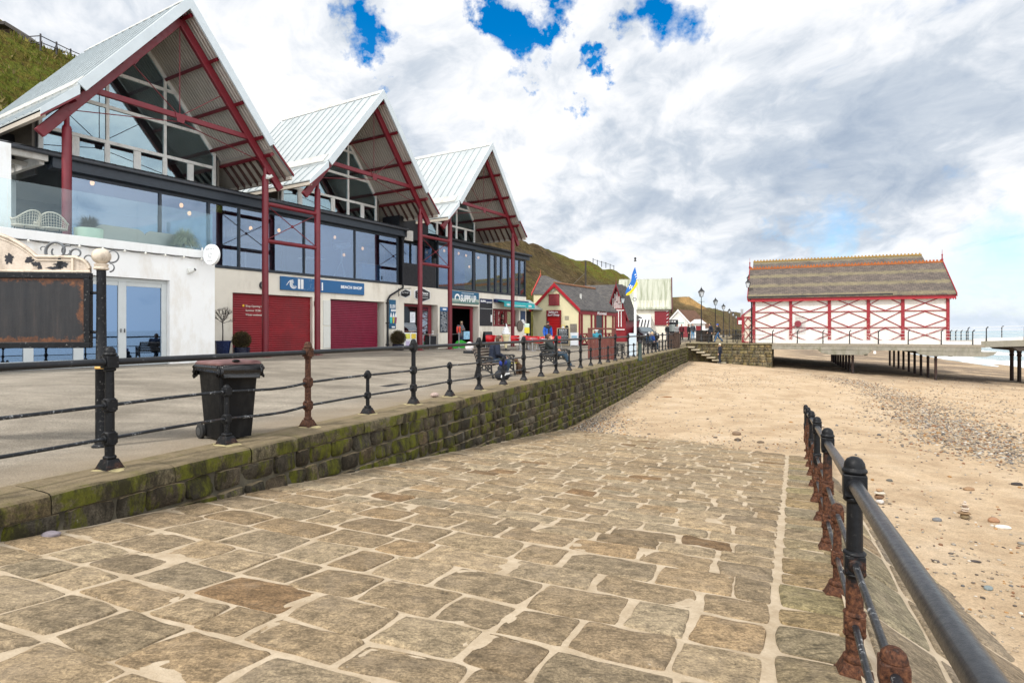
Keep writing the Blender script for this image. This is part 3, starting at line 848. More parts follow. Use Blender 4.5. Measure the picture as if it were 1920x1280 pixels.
def left_railing():
    p0 = Vector((-4.25,6.31,0)); rz = math.atan2(1,0.414)
    r = thing('promenade_railing','black iron promenade railing with three rails along the top of the sea wall','railing',p0,rz)
    tall = make_post(r, True, M_IRON, (0,0,0)); short = make_post(r, False, M_IRON, (1.5,0,0))
    for i in range(-3,17):
        if i != 0: copy_post(tall,(3.0*i,0,0.0), M_IRONB if i == 1 else None)
        if i not in (0,): copy_post(short,(3.0*i+1.5,0,0.0))
    tops = []
    mb = MB(); mb.tube([(x*0.5,0,1.135) for x in range(-19,98)],0.037,14); mb.build('top_rail',M_RAILTOP,r)
    for z,nm in ((0.68,'middle_rail'),(0.33,'lower_rail')):
        pts = []
        for i in range(-36,196):
            x = i*0.25
            d = 0
            if 1.5 < x < 3.0: q = (x-1.5)/1.5; d = -0.035*math.sin(q*math.pi)*(0.4+q)
            pts.append((x,0,z+d+0.006*math.sin(x*1.9)))
        mk(lambda m: m.tube(pts,0.019,10)).build(nm,M_RAIL,r)
    # yellowed mortar pads under the near posts
    for i in range(0,14):
        for x in (3.0*i,3.0*i+1.5):
            pad = MB(); vs = [(x,0,0.030)]; n = 14
            for k in range(n):
                a = 2*math.pi*k/n; q = 0.17+0.06*rng.random(); vs.append((x+q*math.cos(a),q*math.sin(a),0.006))
            pad.add(vs,[(0,1+k,1+(k+1)%n) for k in range(n)])
            pad.build('mortar_pad', mat('lichen_mortar',(0.40,0.34,0.17),0.95,var=0.35,scale=14,bump=0.5,dirt=(0.12,0.10,0.05),dirtamt=0.7,dscale=9), r, smooth=30)
left_railing()
def right_railing():
    p0 = Vector((1.99,3.47,-0.56)); rz = math.atan2(1,0.471)
    r = thing('slipway_railing','rust eaten iron railing with a thick black handrail along the seaward edge of the slipway','railing',p0,rz)
    sl = -0.0925
    tall = make_post(r, True, M_IRONR, (0,0,0)); short = make_post(r, False, M_IRONR2, (-1.5,0,-1.5*sl))
    for i in (1,2,3,4,5): copy_post(tall,(3.02*i,0,3.02*i*sl), M_IRONR2 if i in (1,4) else None)
    for i in (0,1,2,3,4): copy_post(short,(3.02*i+1.5,0,(3.02*i+1.5)*sl))
    t2 = copy_post(tall,(-4.45,0,-4.45*sl))
    xs = [-3.0,16.0]
    mk(lambda m: m.tube([(x*0.5,0,x*0.5*sl+1.135) for x in range(-9,31)],0.037,18)).build('top_rail',M_RAILTOPR,r)
    for z,nm in ((0.68,'middle_rail'),(0.33,'lower_rail')):
        mk(lambda m: m.tube([(x*0.5,0,x*0.5*sl+z+0.004*math.sin(x)) for x in range(-9,31)],0.0185,12)).build(nm,M_RAIL,r)
right_railing()

# ---------------------------------------------------------------- notice board
def notice_board():
    base = at(190,838,7.55); X,Y = base.x, base.y
    gz = prom_z(X,Y)
    # board lies roughly parallel to the picture plane, receding slightly to the right
    rz = R(7)
    r = thing('notice_board','large rusted black notice board with cream scrollwork crest and ball topped post','notice board',(X,Y,gz),rz)
    mi = iron_mat('flaking_black_paint', -1.0, 0.0, 0.75)
    cream = mat('flaking_cream_paint',(0.62,0.53,0.42),0.75,var=0.12,scale=8,bump=0.3,bscale=40,dirt=(0.12,0.09,0.06),dirtamt=0.7,dscale=7)
    s = Y/FPX            # metres per photo pixel at the board
    zt = CAMZ-(505-CY)*s-gz   # top of post shaft
    def post(x):
        m = MB()
        m.lathe([(0.105,-0.02),(0.105,0.015),(0.075,0.04),(0.072,0.06),(0.066,0.075),(0.066,1.02),(0.073,1.03),(0.073,1.06),(0.060,1.075),(0.055,1.6),(0.052,zt)],x,0,n=18)
        o = m.build('post',mi,r)
        g = MB(); g.lathe([(0.067,0.985),(0.073,0.993),(0.073,1.008),(0.067,1.016)],x,0,n=18); g.build('gilt_band',mat('gilt',(0.62,0.36,0.10),0.45,var=0.2),o)
        b = MB(); b.lathe([(0.058,zt-0.01),(0.085,zt),(0.085,zt+0.02),(0.07,zt+0.03),(0.078,zt+0.05),(0.082,zt+0.065),(0.05,zt+0.075)],x,0,n=18)
        b.ell((x,0,zt+0.165),0.108,0.108,0.102,20,14); b.build('ball_finial',cream,o,smooth=50)
    post(0.0); post(-2.75)
    ztb = CAMZ-(512-CY)*s-gz; zbb = CAMZ-(652-CY)*s-gz
    xr = -0.115; xl = -2.62
    fr = MB()
    w = 0.075
    fr.box(xl,xr,-0.04,0.04,ztb-w,ztb); fr.box(xl,xr,-0.04,0.04,zbb,zbb+w)
    fr.box(xl,xl+w,-0.04,0.04,zbb+w,ztb-w); fr.box(xr-w,xr,-0.04,0.04,zbb+w,ztb-w)
    for zz in (ztb-0.25,zbb+0.2):
        fr.tube([(xr-0.01,0,zz),(0.0,0,zz)],0.02,8)
    fr.build('frame',mi,r,bevel=0.008)
    t = NT('rust_streaked_panel'); v = t.coord('Object'); x,y,z = t.sep(v)
    st = t.noise(t.mapping(v,(7,1,0.7)),1.6,7,0.7); n = t.noise(v,5,8,0.75)
    c = t.ramp(st,[(0.3,(0.010,0.011,0.014)),(0.55,(0.024,0.023,0.024)),(0.7,(0.038,0.031,0.030))])
    dx = t.math('MINIMUM', t.math('SUBTRACT', xr-w, x), t.math('MINIMUM', t.math('SUBTRACT', ztb-w, z), t.math('SUBTRACT', z, zbb+w)))
    ed = t.math('ADD', dx, t.math('MULTIPLY', t.math('SUBTRACT', n, 0.5), 0.46))
    c = t.mix(t.ramp(ed,[(0.0,1.0),(0.035,0.85),(0.065,0.0)]), c, t.ramp(t.noise(v,22,6,0.7),[(0.3,(0.035,0.016,0.010)),(0.55,(0.13,0.048,0.018)),(0.75,(0.28,0.11,0.035))]))
    pm = t.pbr(c,t.ramp(n,[(0.3,0.35),(0.7,0.7)]),0,t.bump(n,0.3,0.01),0.4)
    mk(lambda m: m.box(xl+w,xr-w,-0.018,0.018,zbb+w,ztb-w)).build('panel',pm,r)
    # crest: straight raised strip that swells into a central arch
    prof = []
    xm = (xl+xr)/2; half = (xr-xl)/2
    def topz(x):
        d = abs(x-xm)
        if d > half-0.17: q = (d-(half-0.17))/0.17; return ztb+0.012+0.19*math.sqrt(max(0,1-q*q))
        b = ztb+0.215
        if d < 0.62: return b+0.30*math.cos(d/0.62*math.pi/2)**0.8
        return b
    n = 90
    xs = [xl+0.01+(xr-xl-0.02)*i/n for i in range(n+1)]
    m = MB(); vs = []; 
    for yy in (-0.022,0.022):
        for x_ in xs: vs.append((x_,yy,ztb-0.002)); vs.append((x_,yy,topz(x_)))
    k = 2*(n+1); fs = []
    for i in range(n):
        a = 2*i; fs += [(a,a+2,a+3,a+1),(k+a,k+a+1,k+a+3,k+a+2),(a+1,a+3,k+a+3,k+a+1)]
    m.add(vs,fs)
    # raised moulding along its upper edge and round the end panel
    cr = m.build('crest',mat('flaking_cream_board',(0.56,0.475,0.385),0.8,var=0.18,scale=9,bump=0.5,bscale=45,dirt=(0.20,0.145,0.10),dirtamt=0.75,dscale=6),r,smooth=30)
    mo = MB(); mo.tube([(x_,-0.030,topz(x_)-0.022) for x_ in xs],0.017,6); mo.tube([(x_,-0.026,topz(x_)-0.065) for x_ in xs if abs(x_-xm)<half-0.20],0.009,6)
    mo.bar((xr-0.205,-0.03,ztb),(xr-0.205,-0.03,ztb+0.2),0.025,0.02,(0,1,0)); mo.tube([(xl,-0.03,ztb+0.012),(xr,-0.03,ztb+0.012)],0.014,6); mo.build('moulding',cream,cr)
    # places where the cream has fallen off, showing black
    pe = MB(); rr = random.Random(5)
    def blob(cx,cz,a,b,seed):
        rr.seed(seed); pts = []
        N = 26
        for i in range(N):
            an = 2*math.pi*i/N; q = 0.6+0.55*rr.random()
            pts.append((cx+a*q*math.cos(an),cz+b*q*math.sin(an)))
        pe.prism(pts,'y',-0.0262,-0.0235)
    def blob1(*a):
        nonlocal pe
        pe = MB(); blob(*a); pe.build('peeled_patch',mat('bare_black_iron',(0.012,0.013,0.017),0.6,var=0.3),cr)
    blob1(-1.05,ztb+0.165,0.055,0.07,1);  blob1(-0.82,ztb+0.15,0.05,0.045,2);  blob1(-0.74,ztb+0.105,0.06,0.03,3); blob1(-0.70,ztb+0.07,0.03,0.035,4)
    blob1(-0.47,ztb+0.12,0.035,0.08,6); blob1(-0.45,ztb+0.10,0.10,0.045,7); blob1(-0.54,ztb+0.055,0.10,0.02,8);  blob1(-1.35,ztb+0.2,0.07,0.08,9)
    sc = MB()
    def scroll(cx,cz,r0,turns,a0,sgn=1,rt=0.012,grow=0.62):
        pts = []
        N = 40
        for i in range(N+1):
            q = i/N; an = a0+sgn*turns*2*math.pi*q; rr_ = r0*(1-grow*q)
            pts.append((cx+rr_*math.cos(an),0.0,cz+rr_*math.sin(an)))
        sc.tube(pts,[rt*(1-0.5*i/N) for i in range(N+1)],6)
    zc = ztb+0.24
    scroll(-0.52,zc+0.03,0.13,1.15,R(200),-1,0.018); scroll(-0.40,zc+0.03,0.075,0.9,R(60),1); scroll(-0.29,zc+0.0,0.075,0.9,R(200),-1,0.014); scroll(-0.68,zc+0.05,0.05,0.8,R(300),1,0.009)
    scroll(0.13,zt+0.17,0.085,0.75,R(-120),1,0.011,0.3); scroll(0.10,zt+0.03,0.06,0.5,R(-90),1,0.010,0.3); scroll(-0.16,ztb+0.17,0.06,0.7,R(30),1,0.010)
    sc.build('iron_scroll',mat('grey_iron',(0.13,0.14,0.15),0.6,var=0.3,scale=12),r,smooth=60)
notice_board()

# ---------------------------------------------------------------- wheelie bin
def wheelie_bin():
    p = at(405,832,0); 
    Y = FPX*CAMZ/(829-CY); X = (408-CX)/FPX*Y
    r = thing('wheelie_bin','black wheelie bin with maroon lid and a black bag hanging over its rim','bin',(X+0.0,Y+0.32,0.0),R(52))
    # local: front faces -y, wheels at +y
    blk = mat('black_bin_plastic',(0.0045,0.0047,0.0055),0.5,var=0.3,scale=5,bump=0.15,bscale=120,spec=0.2,dirt=(0.05,0.048,0.045),dirtamt=0.35,dscale=4)
    m = MB()
    # tapered body with rounded corners
    def ringp(w,d,y0,z,rr=0.05,n=5):
        pts = []
        for cx,cy,a0 in ((w/2-rr,d/2-rr,0),(-w/2+rr,d/2-rr,90),(-w/2+rr,-d/2+rr,180),(w/2-rr,-d/2+rr,270)):
            for i in range(n+1):
                a = R(a0+90*i/n); pts.append((cx+rr*math.cos(a),y0+cy+rr*math.sin(a),z))
        return pts
    lv = [(0.44,0.47,0.02,0.03),(0.46,0.50,0.02,0.2),(0.50,0.57,0.02,0.62),(0.53,0.63,0.02,0.93),(0.55,0.66,0.02,0.945),(0.565,0.68,0.02,0.955),(0.565,0.68,0.02,1.0)]
    rings = [ringp(w,d,y,z) for w,d,y,z in lv]; k = len(rings[0]); vs = [q for rg in rings for q in rg]
    fs = [(i*k+j,i*k+(j+1)%k,(i+1)*k+(j+1)%k,(i+1)*k+j) for i in range(len(rings)-1) for j in range(k)]
    fs.append(tuple(range(k-1,-1,-1))); m.add(vs,fs)
    m.build('body',blk,r)
    hd = MB(); hd.tube([(-0.24,0.37,0.98),(-0.24,0.43,1.0),(0.24,0.43,1.0),(0.24,0.37,0.98)],0.016,8); hd.build('handle',blk,r)
    for s in (-1,1):
        w = MB(); w.M = Matrix.Translation((s*0.255,0.27,0.10))@Matrix.Rotation(R(90),4,'Y')
        w.lathe([(0.02,-0.026),(0.085,-0.03),(0.1,-0.02),(0.1,0.02),(0.085,0.03),(0.02,0.026)],n=24)
        wo = w.build('wheel',mat('tyre_rubber',(0.018,0.018,0.018),0.8,var=0.3),r)
        h = MB(); h.M = w.M; h.lathe([(0.012,0.030*s),(0.055,0.030*s),(0.055,0.034*s),(0.012,0.040*s)],n=18); h.lathe([(0.012,-0.030*s),(0.055,-0.030*s),(0.055,-0.034*s),(0.012,-0.040*s)],n=18); h.build('hub',mat('hub_plastic',(0.06,0.06,0.06),0.5),wo)
    ax = MB(); ax.tube([(-0.25,0.27,0.10),(0.25,0.27,0.10)],0.012,8); ax.build('axle',mat('steel_axle',(0.25,0.25,0.25),0.4,0.9),r)
    lid = MB()
    rings = [ringp(0.60,0.70,0.02,1.012,0.05),ringp(0.60,0.70,0.02,1.035,0.05),ringp(0.55,0.64,0.02,1.062,0.05),ringp(0.40,0.48,0.02,1.072,0.05)]
    k = len(rings[0]); vs = [q for rg in rings for q in rg]
    lid.add(vs,[(i*k+j,i*k+(j+1)%k,(i+1)*k+(j+1)%k,(i+1)*k+j) for i in range(3) for j in range(k)]+[tuple(range(k-1,-1,-1)),tuple(3*k+j for j in range(k))])
    lo = lid.build('lid',mat('maroon_lid_plastic',(0.15,0.072,0.068),0.42,var=0.22,scale=6,dirt=(0.28,0.2,0.18),dirtamt=0.4),r)
    g = MB(); g.ell((-0.06,-0.30,1.062),0.055,0.035,0.022,12,8); g.build('lid_grip',blk,lo)
    # bin bag bunched over the rim
    b = MB(); n = 96; rows = 9; vs = []
    rb = random.Random(11)
    drop = [max(0.04,0.11+0.17*mnoise.noise(Vector((math.cos(2*math.pi*i/n)*2.6,math.sin(2*math.pi*i/n)*2.6,3)))+0.06*mnoise.noise(Vector((i*0.45,0,8)))) for i in range(n)]
    base = ringp(0.585,0.70,0.02,0,0.06,23)
    for j in range(rows):
        f = j/(rows-1)
        for i in range(n):
            x,y,_ = base[i]
            q = 1.02+0.05*math.sin(f*math.pi)+0.03*f
            wob = mnoise.noise(Vector((i*0.55,f*2.4,1)))*0.05+mnoise.noise(Vector((i*0.19,f*5,7)))*0.02
            rad = (math.hypot(x,y-0.02)+wob*(0.3+f))/max(1e-6,math.hypot(x,y-0.02))
            vs.append((x*rad*q,0.02+(y-0.02)*rad*q,1.012-f*(drop[i]+0.03)+0.012*mnoise.noise(Vector((i*0.4,f*3,5)))))
    b.add(vs,[(j*n+i,j*n+(i+1)%n,(j+1)*n+(i+1)%n,(j+1)*n+i) for j in range(rows-1) for i in range(n)])
    o = b.build('bin_bag',mat('black_polythene',(0.006,0.006,0.007),0.22,var=0.2,spec=0.5,bump=0.3,bscale=25),r,smooth=180)
    sd = o.modifiers.new('Solid','SOLIDIFY'); sd.thickness = 0.004
wheelie_bin()

# ---------------------------------------------------------------- beach stones
PEB = [(0.085,0.068,0.055),(0.17,0.135,0.10),(0.29,0.225,0.155),(0.22,0.20,0.17),(0.37,0.31,0.235),(0.33,0.18,0.065),(0.20,0.10,0.05),(0.45,0.41,0.35),(0.13,0.125,0.12),(0.28,0.235,0.175),(0.33,0.27,0.19)]
def pebble_mat():
    t = NT('beach_pebble'); v = t.coord('World')
    vc = t.node('ShaderNodeVertexColor', layer_name='Col').outputs[0]
    return t.pbr(t.mix(0.7,vc,t.ramp(t.noise(v,30,5,0.7),[(0.3,0.7),(0.7,1.25)]),'MULTIPLY'),0.75,0,None,0.35)
M_PEB = pebble_mat()
ICO = None
def ico():
    global ICO
    if ICO is None:
        bm = bmesh.new(); bmesh.ops.create_icosphere(bm,subdivisions=1,radius=1); ICO=([tuple(v.co) for v in bm.verts],[tuple(v.index for v in f.verts) for f in bm.faces]); bm.free()
    return ICO
def ico2(sub):
    bm = bmesh.new(); bmesh.ops.create_icosphere(bm,subdivisions=sub,radius=1); q=([tuple(v.co) for v in bm.verts],[tuple(v.index for v in f.verts) for f in bm.faces]); bm.free(); return q
def pebbles():
    r = random.Random(21); IV,IF = ico()
    V = np.array(IV); pts = []
    def put(x,y,s,flat=0.5):
        u,w = slip_inv(x,y)
        if w < 0.12 or (u < 19.5 and w < slip_r(max(u,1))+0.3 and slip_z(u,w) > sand_z(x,y)-0.02): return
        if w > slip_r(max(u,1)) and u < 19 and (slip_z(u,slip_r(u))-(w-slip_r(u)-0.17)*0.6) > sand_z(x,y): return
        pts.append((x,y,s,flat))
    def px(pxx,pyy,z=-1.8):
        Y = FPX*(CAMZ-z)/(pyy-CY); return (pxx-CX)/FPX*Y, Y
    # scattered everywhere
    for _ in range(2600):
        yy = 622+ (r.random()**0.55)*640; yy = 690+r.random()**1.2*560
        xx = r.uniform(1060,2000); x,y = px(xx,yy); put(x,y,r.uniform(0.010,0.032)*(1.6 if r.random()<0.08 else 1))
    # shingle drift running from under the pavilion towards the near right
    line = [(1560,700),(1640,716),(1700,742),(1750,775),(1800,800),(1850,832),(1905,862)]
    for _ in range(8200):
        t = r.random()*(len(line)-1); i = int(t); f = t-i
        a,b = line[i],line[i+1]; cx,cy = a[0]+(b[0]-a[0])*f,a[1]+(b[1]-a[1])*f
        x0,y0 = px(cx,cy)
        x,y = x0+r.gauss(0,0.85),y0+r.gauss(0,1.25); put(x,y,r.uniform(0.016,0.05)*(1.5 if r.random()<0.1 else 1))
    for _ in range(1500):
        x,y = px(r.uniform(1700,1960),r.uniform(690,800)); put(x+r.gauss(0,1),y+r.gauss(0,2),r.uniform(0.02,0.055))
    # litter of stones at the foot of the wall where the slip ends
    for _ in range(1300):
        u = 20.6+abs(r.gauss(0,2.2)); w = 0.2+abs(r.gauss(0,0.8)); x,y = slip(u,w); put(x,y,r.uniform(0.012,0.045))
    for _ in range(700):
        x,y = px(r.gauss(1375,60),r.gauss(712,9)); put(x,y,r.uniform(0.015,0.045))
    for _ in range(900):
        u = r.uniform(22,56); w = 0.15+abs(r.gauss(0,0.35)); x,y = slip(u,w); put(x,y,r.uniform(0.015,0.04))
    for _ in range(1300):
        x,y = px(r.uniform(1080,1760),688+150*r.random()**1.2); put(x,y,r.uniform(0.014,0.04)*(1.8 if r.random()<0.12 else 1))
    for _ in range(400):
        u = r.uniform(19,21); w = r.uniform(1,7); x,y = slip(u,w); put(x,y,r.uniform(0.01,0.03))
    vs = []; cs = []; fs = []
    N = len(V); F = np.array(IF)
    for i,(x,y,s,fl) in enumerate(pts):
        a = r.uniform(0,6.28); sx,sy,sz = s*r.uniform(0.7,1.3),s*r.uniform(0.6,1.0),s*r.uniform(0.3,0.65)
        Q = V*np.array([sx,sy,sz])*(1+0.12*np.sin(V[:,[1]]*4+i))
        ca,sa = math.cos(a),math.sin(a)
        X = Q[:,0]*ca-Q[:,1]*sa+x; Yy = Q[:,0]*sa+Q[:,1]*ca+y; Z = Q[:,2]+ground_sand(x,y)+sz*0.45
        vs.append(np.stack([X,Yy,Z],1)); fs.append(F+i*N)
        c = r.choice(PEB); k = r.uniform(0.75,1.2); cs.append(np.tile(np.array([c[0]*k,c[1]*k,c[2]*k,1]),(N,1)))
    vs = np.concatenate(vs); fs = np.concatenate(fs); cs = np.concatenate(cs)
    me = bpy.data.meshes.new('shingle'); me.from_pydata(vs.tolist(),[],fs.tolist())
    ca_ = me.color_attributes.new('Col','FLOAT_COLOR','POINT'); ca_.data.foreach_set('color',cs.astype(np.float32).ravel())
    for p in me.polygons: p.use_smooth = True
    me.materials.append(M_PEB)
    o = bpy.data.objects.new('shingle',me); COL.objects.link(o)
    tag(o,'small grey, buff and orange pebbles scattered over the sand','pebbles',kind='stuff')
def ground_sand(x,y):
    z = sand_z(x,y); u,w = slip_inv(x,y)
    z += 0.035*mnoise.noise(Vector((x*0.9,y*0.9,1)))+0.018*mnoise.noise(Vector((x*2.7,y*2.7,5)))+0.05*mnoise.noise(Vector((x*0.23,y*0.23,9)))
    z += 0.06*math.exp(-((u-18.6)/1.6)**2)*(1 if 0.2 < w < 8 else 0.4)
    return z
pebbles()
I3 = ico2(3)
def rock(name,label,x,y,z,sx,sy,sz,rz,col,group=None,parent=None,seed=0,cat='stone'):
    m = MB(); vs = []
    for p in I3[0]:
        q = Vector(p); k = 1+0.16*mnoise.noise(q*1.3+Vector((seed*3.3,0,0)))+0.04*mnoise.noise(q*4+Vector((seed,0,0)))
        vs.append((q.x*sx*k,q.y*sy*k,q.z*sz*k))
    m.add(vs,I3[1],(*col,1))
    o = m.build(name,M_PEB,parent,smooth=180)
    o.location = (x,y,z); o.rotation_euler = (0,0,rz)
    if label: tag(o,label,cat,group)
    return o
def beach_rocks():
    def P(px,py):
        Y = FPX*(CAMZ+1.8)/(py-CY); x = (px-CX)/FPX*Y
        for _ in range(4):
            Y = FPX*(CAMZ-ground_sand(x,Y))/(py-CY); x = (px-CX)/FPX*Y
        return x,Y,ground_sand(x,Y)
    L = [(1907,909,0.16,0.09,0.05,(0.035,0.028,0.026),'dark flat stone on the sand at the far right edge'),
         (1817,918,0.17,0.10,0.05,(0.26,0.16,0.085),'tan flat stone on the sand above the right cairn'),
         (1668,902,0.08,0.06,0.045,(0.105,0.10,0.085),'small grey green stone on the sand right of the big capped post'),
         (1757,976,0.11,0.07,0.05,(0.15,0.15,0.15),'smooth grey stone left of the right cairn'),
         (1863,978,0.115,0.08,0.07,(0.30,0.165,0.09),'orange brown stone touching the white stone'),
         (1880,990,0.16,0.075,0.05,(0.60,0.57,0.52),'white broken stone on the sand near the right edge'),
         (1853,1104,0.075,0.06,0.035,(0.17,0.20,0.20),'blue grey oval stone lying alone on the near sand'),
         (1829,1053,0.09,0.03,0.02,(0.05,0.042,0.04),'thin dark curved stone on the near sand'),
         (1381,815,0.17,0.13,0.10,(0.19,0.13,0.085),'large brown stone on the sand beyond the slipway foot'),
         (1383,826,0.13,0.09,0.07,(0.10,0.075,0.055),'dark stone just in front of the large brown stone'),
         (1782,828,0.14,0.10,0.08,(0.20,0.16,0.12),'lumpy brown stone below the shingle bank'),
         (1426,830,0.13,0.09,0.05,(0.12,0.085,0.055),'dark brown stone left of the end of the slipway railing'),
         (1250,745,0.35,0.07,0.05,(0.19,0.085,0.03),'long rust brown piece of driftwood on the sand'),
         (1216,709,0.16,0.10,0.08,(0.58,0.52,0.45),'pale stone on the sand under the sea wall')]
    for i,(px,py,a,b,c,col,lab) in enumerate(L):
        x,y,z = P(px,py); a,b,c = a*0.78,b*0.78,c*0.78; rock('beach_stone',lab,x,y,z+c*0.5,a,b,c,rng.uniform(-0.5,0.5),col,seed=i)
    # cairns of balanced pebbles
    def cairn(px,py,label,stack):
        x,y,z = P(px,py)
        r = thing('stone_cairn',label,'cairn',(x,y,z))
        h = 0
        for i,(a,b,c,col) in enumerate(stack):
            rock('stacked_stone',None,rng.uniform(-0.01,0.01),rng.uniform(-0.01,0.01),h+c*0.9,a,b,c,rng.uniform(-1,1),col,None,r,i+30); h += c*1.75
    cairn(1809,971,'cairn of six balanced pebbles standing on open sand',[(a_*0.8,b_*0.8,c_*0.8,d_) for a_,b_,c_,d_ in [(0.15,0.09,0.045,(0.16,0.115,0.06)),(0.125,0.09,0.04,(0.22,0.145,0.08)),(0.09,0.07,0.022,(0.40,0.32,0.25)),(0.075,0.06,0.028,(0.5,0.42,0.33)),(0.062,0.05,0.02,(0.19,0.13,0.09)),(0.052,0.045,0.028,(0.45,0.37,0.29)),(0.034,0.03,0.025,(0.48,0.42,0.36))]])
    cairn(1649,944,'small cairn half hidden behind the handrail of the slipway',[(0.07,0.06,0.05,(0.5,0.48,0.46)),(0.085,0.07,0.05,(0.19,0.11,0.065)),(0.10,0.08,0.03,(0.48,0.43,0.35)),(0.06,0.05,0.03,(0.32,0.2,0.11))])
    x,y = slip(6.3,0.06)
    Y = FPX*(CAMZ+0.36)/(1007-CY); X=(96-CX)/FPX*Y; u,p = slip_inv(X,Y)
    rock('pebble','smooth purple grey pebble on the slipway at the foot of the wall',X,Y,slip_z(u,p)+0.03,0.075,0.05,0.032,0.3,(0.24,0.21,0.23),seed=77)
    Y = FPX*CAMZ/(744-CY); X=(815-CX)/FPX*Y
    rock('pebble','round pink pebble beside a short railing post on the promenade',X,Y,0.05,0.095,0.08,0.055,0.3,(0.38,0.29,0.25),seed=78)
beach_rocks()
# ---------------------------------------------------------------- seafront cafe building
GZ = 0.35
def sof(px,k):
    a = (px-CX)/FPX
    return (a*(FO.y+FN.y*k)-FO.x-FN.x*k)/(FD.x-FD.y*a)
def hof(py,s,k):
    Y = FO.y+FD.y*s+FN.y*k
    return CAMZ-(py-CY)/FPX*Y-GZ
FRZ = math.atan2(FD.y,FD.x)
def on_fac(s,k,h=0.0): 
    p = fac(s,k,GZ+h); return p

M_CREAM = mat('cream_render',(0.76,0.71,0.61),0.85,var=0.05,scale=1.2,bump=0.15,bscale=90,dirt=(0.38,0.31,0.21),dirtamt=0.5,dscale=1.2)
M_WHITER = mat('white_render',(0.79,0.795,0.785),0.85,var=0.04,scale=0.9,bump=0.15,bscale=90,dirt=(0.50,0.41,0.28),dirtamt=0.5,dscale=1.1)
M_RED = mat('crimson_steel_paint',(0.145,0.006,0.014),0.45,var=0.12,scale=3,dirt=(0.10,0.012,0.012),dirtamt=0.4)
M_NAVY = mat('dark_blue_grey_frame',(0.014,0.022,0.033),0.45,var=0.12,scale=4)
M_FRAME = mat('grey_beige_window_frame',(0.80,0.80,0.76),0.6,var=0.08,scale=5,dirt=(0.2,0.18,0.15),dirtamt=0.4,dscale=5)
M_ALU = mat('pale_grey_aluminium',(0.50,0.53,0.53),0.45,var=0.05,scale=3)
M_DARK = mat('near_black_cladding',(0.008,0.009,0.013),0.65,var=0.25,scale=3)
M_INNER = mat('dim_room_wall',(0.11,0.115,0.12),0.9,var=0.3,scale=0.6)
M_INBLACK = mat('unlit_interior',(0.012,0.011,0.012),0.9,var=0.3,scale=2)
def roof_sheet_mat():
    t = NT('white_metal_roofing'); v = t.coord('Object')
    n = t.noise(v,0.8,7,0.65); st = t.noise(t.mapping(v,(1,2.5,0.6)),2.2,7,0.7)
    c = t.ramp(n,[(0.3,(0.40,0.435,0.44)),(0.7,(0.51,0.54,0.54))])
    c = t.mix(0.5,c,t.ramp(st,[(0.35,0.82),(0.65,1.06)]),'MULTIPLY')
    return t.pbr(c,0.42,0.15,None,0.5)
M_ROOF = roof_sheet_mat()
def soffit_mat():
    t = NT('corrugated_beige_soffit'); v = t.coord('Object'); x,y,z = t.sep(v)
    w = t.math('SINE', t.math('MULTIPLY', y, 2*math.pi/0.16))
    n = t.noise(v,1.2,6,0.6)
    c = t.ramp(n,[(0.3,(0.44,0.395,0.34)),(0.7,(0.55,0.50,0.435))])
    return t.pbr(t.mix(0.45,c,t.ramp(t.math('ADD',t.math('MULTIPLY',w,0.5),0.5),[(0.0,0.72),(1.0,1.08)]),'MULTIPLY'),0.7,0,t.bump(w,0.8,0.02),0.3)
M_SOFF = soffit_mat()
def glass_mat(name, tint, refl, base=0.30, tr=(0.62,0.72,0.76)):
    t = NT(name)
    lw = t.node('ShaderNodeLayerWeight'); lw.inputs[0].default_value = 0.35
    g = t.node('ShaderNodeBsdfGlossy'); g.inputs['Color'].default_value = (*tint,1); g.inputs['Roughness'].default_value = 0.015
    wv = t.noise(t.coord('Object'),0.45,2,0.5); t.link(t.bump(wv,0.05,0.05), g.inputs['Normal'])
    tp = t.node('ShaderNodeBsdfTransparent'); tp.inputs[0].default_value = (*tr,1)
    m = t.node('ShaderNodeMixShader')
    f = t.math('ADD', base, t.math('MULTIPLY', lw.outputs['Fresnel'], refl), True)
    t.link(f, m.inputs[0]); t.link(tp.outputs[0], m.inputs[1]); t.link(g.outputs[0], m.inputs[2])
    t.link(m.outputs[0], t.out.inputs[0])
    return t.m
M_GLASS = glass_mat('reflective_blue_glazing',(0.60,0.72,0.90),0.42,0.20,(0.66,0.73,0.78))
M_GGLASS = glass_mat('gable_glazing',(0.70,0.86,0.92),0.45,0.24,(0.68,0.77,0.79))
M_DGLASS = glass_mat('door_glazing',(0.32,0.46,0.66),0.5,0.45,(0.2,0.24,0.28))
M_BAL = glass_mat('clear_balustrade_glass',(0.80,0.93,0.98),0.36,0.03,(0.92,0.970,0.975))

